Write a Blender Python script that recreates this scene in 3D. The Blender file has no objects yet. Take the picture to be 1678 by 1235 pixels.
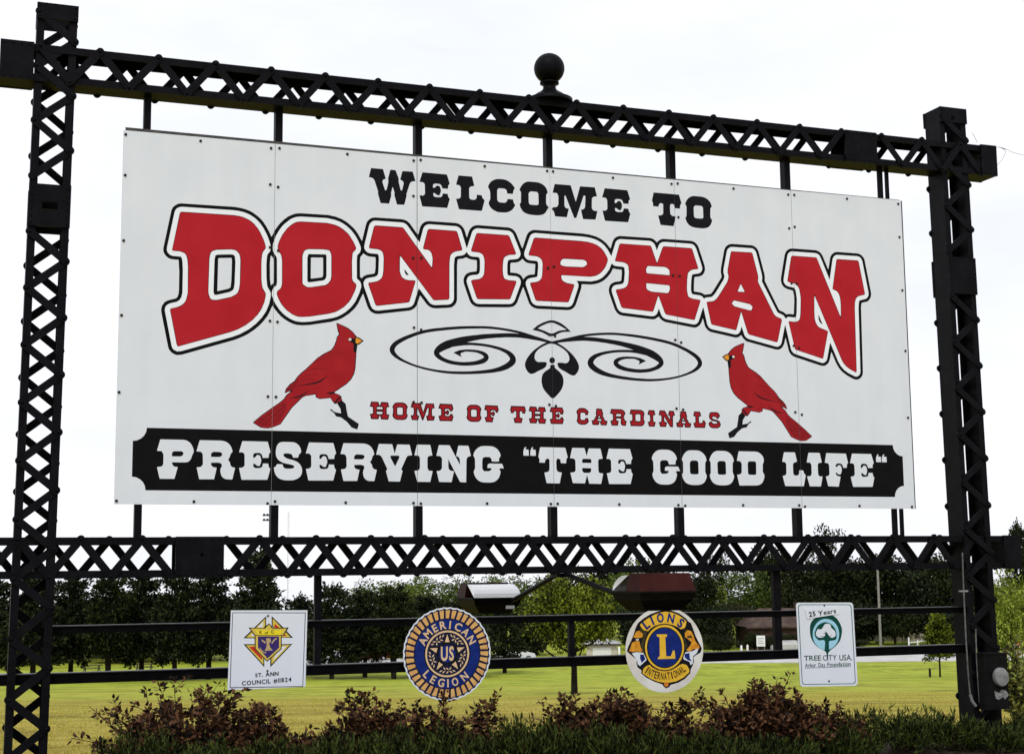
import bpy, bmesh, math, random
import numpy as np
from mathutils import Vector, Matrix
from mathutils.geometry import delaunay_2d_cdt
random.seed(7); rng = np.random.default_rng(11)
C = bpy.context.scene.collection
SC = bpy.context.scene
Z0 = 2.17                                   # height of the welcome board's lower edge above the ground at its foot

# ------------------------------------------------------------------ camera
FPX = 2393.7                                # focal length in pixels of the 1678 px wide photograph
CAM = np.array([-0.98145, -11.68604, -0.52363 + Z0])
ROT = np.array([[0.93977051, -0.03549485, -0.3399581], [-0.34167172, -0.12543657, -0.93141081], [-0.00958289, 0.99146648, -0.13000917]])
cd = bpy.data.cameras.new('camera'); cam = bpy.data.objects.new('camera', cd); C.objects.link(cam)
cd.sensor_fit = 'HORIZONTAL'; cd.sensor_width = 36.0; cd.lens = FPX / 1678 * 36
cd.clip_start = 0.1; cd.clip_end = 6000
M = Matrix.Identity(4)
for i in range(3):
    for j in range(3): M[i][j] = ROT[i, j]
    M[i][3] = CAM[i]
cam.matrix_world = M
SC.camera = cam

# ------------------------------------------------------------------ sky and light (bright overcast)
w = bpy.data.worlds.new('World'); SC.world = w; w.use_nodes = True
nt = w.node_tree; N = nt.nodes; N.clear(); LK = nt.links.new
SUN_EL, SUN_AZ = math.radians(52), math.radians(205)       # azimuth clockwise from +Y
sky = N.new('ShaderNodeTexSky'); sky.sky_type = 'NISHITA'; sky.sun_disc = False
sky.sun_elevation = SUN_EL; sky.sun_rotation = SUN_AZ
tc = N.new('ShaderNodeTexCoord'); mp = N.new('ShaderNodeMapping'); mp.inputs['Scale'].default_value = (2.2, 2.2, 7.0)
no = N.new('ShaderNodeTexNoise'); no.inputs['Scale'].default_value = 2.1; no.inputs['Detail'].default_value = 7
no.inputs['Roughness'].default_value = .55
LK(tc.outputs['Generated'], mp.inputs['Vector']); LK(mp.outputs['Vector'], no.inputs['Vector'])
rp = N.new('ShaderNodeValToRGB'); rp.color_ramp.elements[0].position = .36; rp.color_ramp.elements[1].position = .60
rp.color_ramp.elements[0].color = (9.7, 9.95, 10.7, 1); rp.color_ramp.elements[1].color = (10.7, 10.85, 11.4, 1)
LK(no.outputs['Fac'], rp.inputs['Fac'])
mx = N.new('ShaderNodeMix'); mx.data_type = 'RGBA'; mx.inputs['Factor'].default_value = .94
LK(sky.outputs['Color'], mx.inputs['A']); LK(rp.outputs['Color'], mx.inputs['B'])
bg = N.new('ShaderNodeBackground'); bg.inputs['Strength'].default_value = .1
LK(mx.outputs['Result'], bg.inputs['Color'])
wo = N.new('ShaderNodeOutputWorld'); LK(bg.outputs['Background'], wo.inputs['Surface'])

sl = bpy.data.lights.new('sun', 'SUN'); sl.energy = 1.5; sl.angle = math.radians(14); sl.color = (1, .98, .94)
so = bpy.data.objects.new('sun', sl); C.objects.link(so)
sd = Vector((math.sin(SUN_AZ) * math.cos(SUN_EL), math.cos(SUN_AZ) * math.cos(SUN_EL), math.sin(SUN_EL)))
so.rotation_euler = sd.to_track_quat('Z', 'Y').to_euler()

SC.view_settings.view_transform = 'Standard'; SC.view_settings.look = 'None'
SC.view_settings.exposure = 0.0; SC.view_settings.gamma = 1.0; SC.view_settings.use_curve_mapping = False
SC.cycles.max_bounces = 6; SC.cycles.transparent_max_bounces = 6

# ------------------------------------------------------------------ helpers
def srgb(r, g, b):
    f = lambda c: c / 12.92 if c <= .04045 else ((c + .055) / 1.055) ** 2.4
    return (f(r / 255), f(g / 255), f(b / 255))

MATS = {}
def mat(name, col, rough=.6, col2=None, scale=6.0, bump=0.0, bscale=60.0, metal=0.0, spec=.07, island=0.0, trans=0.0, lo=.35, hi=.65, streak=0.0):
    """procedural material: two colours through object-space noise, optional bump, optional shade per leaf"""
    if name in MATS: return MATS[name]
    m = bpy.data.materials.new(name); MATS[name] = m; m.use_nodes = True
    t = m.node_tree; n = t.nodes; L = t.links.new; b = n['Principled BSDF']
    b.inputs['Roughness'].default_value = rough; b.inputs['Metallic'].default_value = metal
    b.inputs['Specular IOR Level'].default_value = spec
    b.inputs['Base Color'].default_value = (*col, 1)
    co = n.new('ShaderNodeTexCoord')
    src = None
    if col2:
        ns = n.new('ShaderNodeTexNoise'); ns.inputs['Scale'].default_value = scale; ns.inputs['Detail'].default_value = 6
        L(co.outputs['Object'], ns.inputs['Vector'])
        r = n.new('ShaderNodeValToRGB'); r.color_ramp.elements[0].position = lo; r.color_ramp.elements[1].position = hi
        r.color_ramp.elements[0].color = (*col, 1); r.color_ramp.elements[1].color = (*col2, 1)
        L(ns.outputs['Fac'], r.inputs['Fac']); src = r.outputs['Color']
        if island:
            gi = n.new('ShaderNodeNewGeometry'); ma = n.new('ShaderNodeMath'); ma.operation = 'MULTIPLY_ADD'
            ma.inputs[1].default_value = island; L(gi.outputs['Random Per Island'], ma.inputs[0])
            ad = n.new('ShaderNodeMath'); ad.operation = 'ADD'; ad.inputs[1].default_value = -island / 2
            L(ns.outputs['Fac'], ma.inputs[2]); L(ma.outputs[0], ad.inputs[0]); L(ad.outputs[0], r.inputs['Fac'])
        L(src, b.inputs['Base Color'])
    if streak:                                             # faint rain runs down a painted sheet
        mp_ = n.new('ShaderNodeMapping'); mp_.inputs['Scale'].default_value = (4, 4, .5); L(co.outputs['Object'], mp_.inputs['Vector'])
        n2 = n.new('ShaderNodeTexNoise'); n2.inputs['Scale'].default_value = 1.6; n2.inputs['Detail'].default_value = 7; L(mp_.outputs['Vector'], n2.inputs['Vector'])
        r2 = n.new('ShaderNodeValToRGB'); r2.color_ramp.elements[0].position = .34; r2.color_ramp.elements[1].position = .6
        r2.color_ramp.elements[0].color = (1 - streak, 1 - streak * 1.1, 1 - streak * 1.3, 1); r2.color_ramp.elements[1].color = (1, 1, 1, 1); L(n2.outputs['Fac'], r2.inputs['Fac'])
        mm_ = n.new('ShaderNodeMix'); mm_.data_type = 'RGBA'; mm_.blend_type = 'MULTIPLY'; mm_.inputs['Factor'].default_value = 1
        L(src, mm_.inputs['A']); L(r2.outputs['Color'], mm_.inputs['B']); src = mm_.outputs['Result']; L(src, b.inputs['Base Color'])
    if bump:
        nb = n.new('ShaderNodeTexNoise'); nb.inputs['Scale'].default_value = bscale; nb.inputs['Detail'].default_value = 4
        L(co.outputs['Object'], nb.inputs['Vector'])
        bp = n.new('ShaderNodeBump'); bp.inputs['Strength'].default_value = bump; bp.inputs['Distance'].default_value = .01
        L(nb.outputs['Fac'], bp.inputs['Height']); L(bp.outputs['Normal'], b.inputs['Normal'])
    if trans:
        tr = n.new('ShaderNodeBsdfTranslucent'); ms = n.new('ShaderNodeMixShader'); ms.inputs['Fac'].default_value = trans
        if src: L(src, tr.inputs['Color'])
        else: tr.inputs['Color'].default_value = (*col, 1)
        o = n['Material Output']; L(b.outputs[0], ms.inputs[1]); L(tr.outputs[0], ms.inputs[2]); L(ms.outputs[0], o.inputs['Surface'])
    return m

def tag(o, label=None, cat=None, group=None, kind=None):
    if label: o['label'] = label
    if cat: o['category'] = cat
    if group: o['group'] = group
    if kind: o['kind'] = kind
    return o
def empty(name, loc=(0, 0, 0), rz=0.0):
    o = bpy.data.objects.new(name, None); C.objects.link(o); o.location = loc; o.rotation_euler = (0, 0, rz)
    o.empty_display_size = .2
    return o
def link(name, me, parent=None, loc=None):
    o = bpy.data.objects.new(name, me); C.objects.link(o)
    if parent: o.parent = parent
    if loc is not None: o.location = loc
    return o
def copy_tree(o, parent=None):
    c = o.copy(); C.objects.link(c)
    if parent: c.parent = parent
    for ch in list(o.children): copy_tree(ch, c)
    return c

class MB:
    """collects shapes into one mesh"""
    def __init__(s): s.v = []; s.f = []; s.m = []; s.sm = []
    def add(s, v, f, m=0, smooth=False):
        k = len(s.v); s.v += [tuple(map(float, p)) for p in v]; s.f += [tuple(i + k for i in q) for q in f]
        s.m += [m] * len(f); s.sm += [smooth] * len(f); return s
    def box(s, a, b, m=0):
        (x0, y0, z0), (x1, y1, z1) = a, b
        v = [(x0, y0, z0), (x1, y0, z0), (x1, y1, z0), (x0, y1, z0), (x0, y0, z1), (x1, y0, z1), (x1, y1, z1), (x0, y1, z1)]
        return s.add(v, [(0, 3, 2, 1), (4, 5, 6, 7), (0, 1, 5, 4), (1, 2, 6, 5), (2, 3, 7, 6), (3, 0, 4, 7)], m)
    def prism(s, poly, axis, a, b, m=0, smooth=False):
        """polygon (2-D) extruded along an axis from a to b"""
        n = len(poly)
        def P(p, t):
            return {'x': (t, p[0], p[1]), 'y': (p[0], t, p[1]), 'z': (p[0], p[1], t)}[axis]
        v = [P(p, a) for p in poly] + [P(p, b) for p in poly]
        f = [tuple(range(n))[::-1], tuple(range(n, 2 * n))] + [(i, (i + 1) % n, n + (i + 1) % n, n + i) for i in range(n)]
        return s.add(v, f, m, False)
    def tube(s, pts, rad, n=8, m=0, caps=True):
        pts = [Vector(p) for p in pts]; rr = rad if hasattr(rad, '__len__') else [rad] * len(pts)
        v = []; up = Vector((.13, .31, .94))
        for i, p in enumerate(pts):
            d = (pts[min(i + 1, len(pts) - 1)] - pts[max(i - 1, 0)]).normalized()
            a = d.cross(up)
            if a.length < .05: a = d.cross(Vector((1, 0, 0)))
            a.normalize(); b = d.cross(a)
            for k in range(n):
                t = 2 * math.pi * k / n
                v.append(p + (a * math.cos(t) + b * math.sin(t)) * rr[i])
        f = [(i * n + k, i * n + (k + 1) % n, (i + 1) * n + (k + 1) % n, (i + 1) * n + k) for i in range(len(pts) - 1) for k in range(n)]
        s.add(v, f, m, True)
        if caps: s.add(v[:n], [tuple(range(n))], m); s.add(v[-n:], [tuple(range(n))[::-1]], m)
        return s
    def lathe(s, prof, c=(0, 0, 0), n=28, m=0):
        v = [(c[0] + r * math.cos(2 * math.pi * k / n), c[1] + r * math.sin(2 * math.pi * k / n), c[2] + z) for r, z in prof for k in range(n)]
        f = [(i * n + k, i * n + (k + 1) % n, (i + 1) * n + (k + 1) % n, (i + 1) * n + k) for i in range(len(prof) - 1) for k in range(n)]
        s.add(v, f, m, True)
        s.add(v[:n], [tuple(range(n))[::-1]], m); s.add(v[-n:], [tuple(range(n))], m); return s
    def mesh(s, name, mats):
        me = bpy.data.meshes.new(name); me.from_pydata(s.v, [], s.f)
        for q in (mats if isinstance(mats, (list, tuple)) else [mats]): me.materials.append(q)
        me.polygons.foreach_set('material_index', s.m); me.polygons.foreach_set('use_smooth', s.sm); me.update(); return me
    def build(s, name, mats, parent=None, loc=None): return link(name, s.mesh(name, mats), parent, loc)

def ray(px, py):
    return ROT @ np.array([(px - 839) / FPX, -(py - 617.5) / FPX, -1.0])
def at(px, py, Y):
    """the point of the vertical plane y = Y seen at a given place of the photograph"""
    d = ray(px, py); return CAM + (Y - CAM[1]) / d[1] * d
FW = np.array([-ROT[0, 2], -ROT[1, 2]]); FW /= np.linalg.norm(FW); RT = np.array([FW[1], -FW[0]])
_zc = [-4000, 13, 15, 22, 34, 74, 130, 160, 190, 330, 6000]; _zz = [0, 0, -.05, -.48, -1.35, -4.55, -7.85, -8.6, -8.6, -8.8, -201]
_gx = np.arange(-40, 6000, .5); _gz = np.interp(_gx, _zc, _zz); _k = np.ones(13) / 13; _gz[6:-6] = np.convolve(_gz, _k, 'valid')
def ground_z(x, y):
    return np.interp((np.asarray(x) - CAM[0]) * FW[0] + (np.asarray(y) - CAM[1]) * FW[1], _gx, _gz)
def place(px, zc):
    """ground point seen in picture column px at depth zc"""
    d = ray(px, 932); q = d[:2] / (d[:2] @ FW) * zc + CAM[:2]
    return np.array([q[0], q[1], float(ground_z(*q))])
def zat(p, px, py):
    """height at the place p that shows at picture row py"""
    d = ray(px, py); t = ((p[:2] - CAM[:2]) @ FW) / (d[:2] @ FW); return CAM[2] + t * d[2]

# ------------------------------------------------------------------ flat print: one plane cut into coloured faces
PRINT = {
    'panel': mat('print_white', (.69, .735, .825), .5, (.72, .76, .845), 3.5, bump=.04, bscale=220, spec=.2, streak=.025),
    'halo': mat('print_bright_white', (.80, .845, .93), .5, (.83, .87, .95), 5, spec=.2),
    'black': mat('print_black', (.003, .003, .004), .5, (.0045, .0045, .006), 9), 'ink': mat('print_ink', (.006, .006, .010), .5, (.009, .009, .013), 9),
    'red': mat('print_red', (.405, .013, .022), .5, (.44, .017, .027), 4), 'maroon': mat('print_maroon', (.05, .004, .007), .45),
    'deepred': mat('print_deep_red', (.33, .011, .018), .5, (.36, .014, .022), 6),
    'bird': mat('print_bird_red', (.32, .012, .018), .5, (.37, .016, .022), 7), 'birddark': mat('print_bird_dark', (.20, .010, .015), .45, (.26, .012, .018), 20),
    'beak': mat('print_orange', (.75, .30, .03), .45), 'eye': mat('print_eye', (.7, .68, .66), .45),
    'gold': mat('print_gold', (.62, .46, .07), .45, (.70, .54, .10), 40), 'gold2': mat('print_old_gold', (.42, .30, .13), .5, (.55, .42, .2), 40), 'byellow': mat('print_yellow', (.80, .66, .03), .45),
    'bred': mat('print_signal_red', (.52, .035, .02), .45), 'purple': mat('print_purple', (.035, .022, .13), .45, (.05, .03, .17), 30),
    'navy': mat('print_navy', (.006, .018, .14), .45, (.009, .026, .19), 20), 'lgold': mat('print_amber', (.72, .42, .03), .45, (.80, .50, .05), 14),
    'orange': mat('print_lion_orange', (.55, .20, .02), .5, (.74, .36, .03), 24), 'orange2': mat('print_rust', (.62, .20, .03), .5),
    'mane': mat('print_mane', (.03, .03, .012), .5, (.06, .05, .02), 40),
    'tgreen': mat('print_grey_green', (.05, .13, .12), .5), 'dgreen': mat('print_dark_green', (.004, .05, .04), .45, (.006, .07, .055), 20), 'sky': mat('print_sky_blue', (.33, .62, .78), .45),
    'peach': mat('print_peach', (.60, .31, .11), .5, (.74, .45, .15), 16), 'cream': mat('print_cream', (.68, .47, .25), .5, (.72, .52, .32), 20),
    'stain': mat('print_stained_white', (.62, .58, .53), .5, (.76, .75, .72), 5),
}
def loops(s, k=.001): return [np.array([tuple(map(int, p.split(','))) for p in l.split(' ')], float) * k for l in s.split('|')]
def inside(pts, lps):
    """even-odd test of many points against loops"""
    r = np.zeros(len(pts), bool)
    allp = np.vstack(lps); lo, hi = allp.min(0), allp.max(0)
    c = np.where((pts[:, 0] >= lo[0]) & (pts[:, 0] <= hi[0]) & (pts[:, 1] >= lo[1]) & (pts[:, 1] <= hi[1]))[0]
    if not len(c): return r
    x = pts[c, 0][:, None]; y = pts[c, 1][:, None]; acc = np.zeros(len(c), int)
    for l in lps:
        a, b = l, np.roll(l, -1, 0)
        cr = (a[None, :, 1] > y) != (b[None, :, 1] > y)
        dy = np.where(b[:, 1] == a[:, 1], 1e-12, b[:, 1] - a[:, 1])
        xi = a[None, :, 0] + (y - a[None, :, 1]) * ((b[:, 0] - a[:, 0]) / dy)[None]
        acc += (cr & (x < xi)).sum(1)
    r[c] = acc % 2 == 1
    return r
def cut_plane(shapes, extra):
    """triangulate the plane along all outlines; returns points, triangles, colour index of each triangle"""
    vv = []; ee = []
    for lps in [l for c, l in shapes] + extra:
        for l in lps:
            k = len(vv); n = len(l); vv += [Vector((float(p[0]), float(p[1]))) for p in l]; ee += [(k + i, k + (i + 1) % n) for i in range(n)]
    ov, oe, of, *_ = delaunay_2d_cdt(vv, ee, [], 0, 1e-6)
    P = np.array([(p.x, p.y) for p in ov]); T = np.array([f for f in of if len(f) == 3])
    cen = P[T].mean(1); col = np.full(len(T), -1)
    for i, (c, l) in enumerate(shapes): col[inside(cen, l)] = i
    return P, T, col, cen
def plate_mesh(name, P, T, cols, outline, thick, back):
    """printed front (facing -y at y=0) plus rim and back of a plate"""
    used = sorted(set(cols)); mats = [PRINT[c] for c in used] + [back]
    me = bpy.data.meshes.new(name)
    ids, inv = np.unique(T.ravel(), return_inverse=True); T2 = inv.reshape(-1, 3); Q = P[ids]
    a, b, c = Q[T2[:, 0]], Q[T2[:, 1]], Q[T2[:, 2]]
    cr = (b[:, 0] - a[:, 0]) * (c[:, 1] - a[:, 1]) - (b[:, 1] - a[:, 1]) * (c[:, 0] - a[:, 0])
    T2[cr < 0] = T2[cr < 0][:, ::-1]                       # counter-clockwise in x,z  -> normal -y
    v = [(x, 0, z) for x, z in Q]; f = [tuple(map(int, t)) for t in T2]; mi = [used.index(c) for c in cols]
    o = outline; n = len(o); k = len(v)
    v += [(x, 0, z) for x, z in o] + [(x, thick, z) for x, z in o]
    f += [(k + i, k + (i + 1) % n, k + n + (i + 1) % n, k + n + i) for i in range(n)] + [tuple(range(k + n, k + 2 * n))]
    mi += [len(used)] * (n + 1)
    me.from_pydata(v, [], f)
    for m in mats: me.materials.append(m)
    me.polygons.foreach_set('material_index', mi); me.update()
    return me
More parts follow.
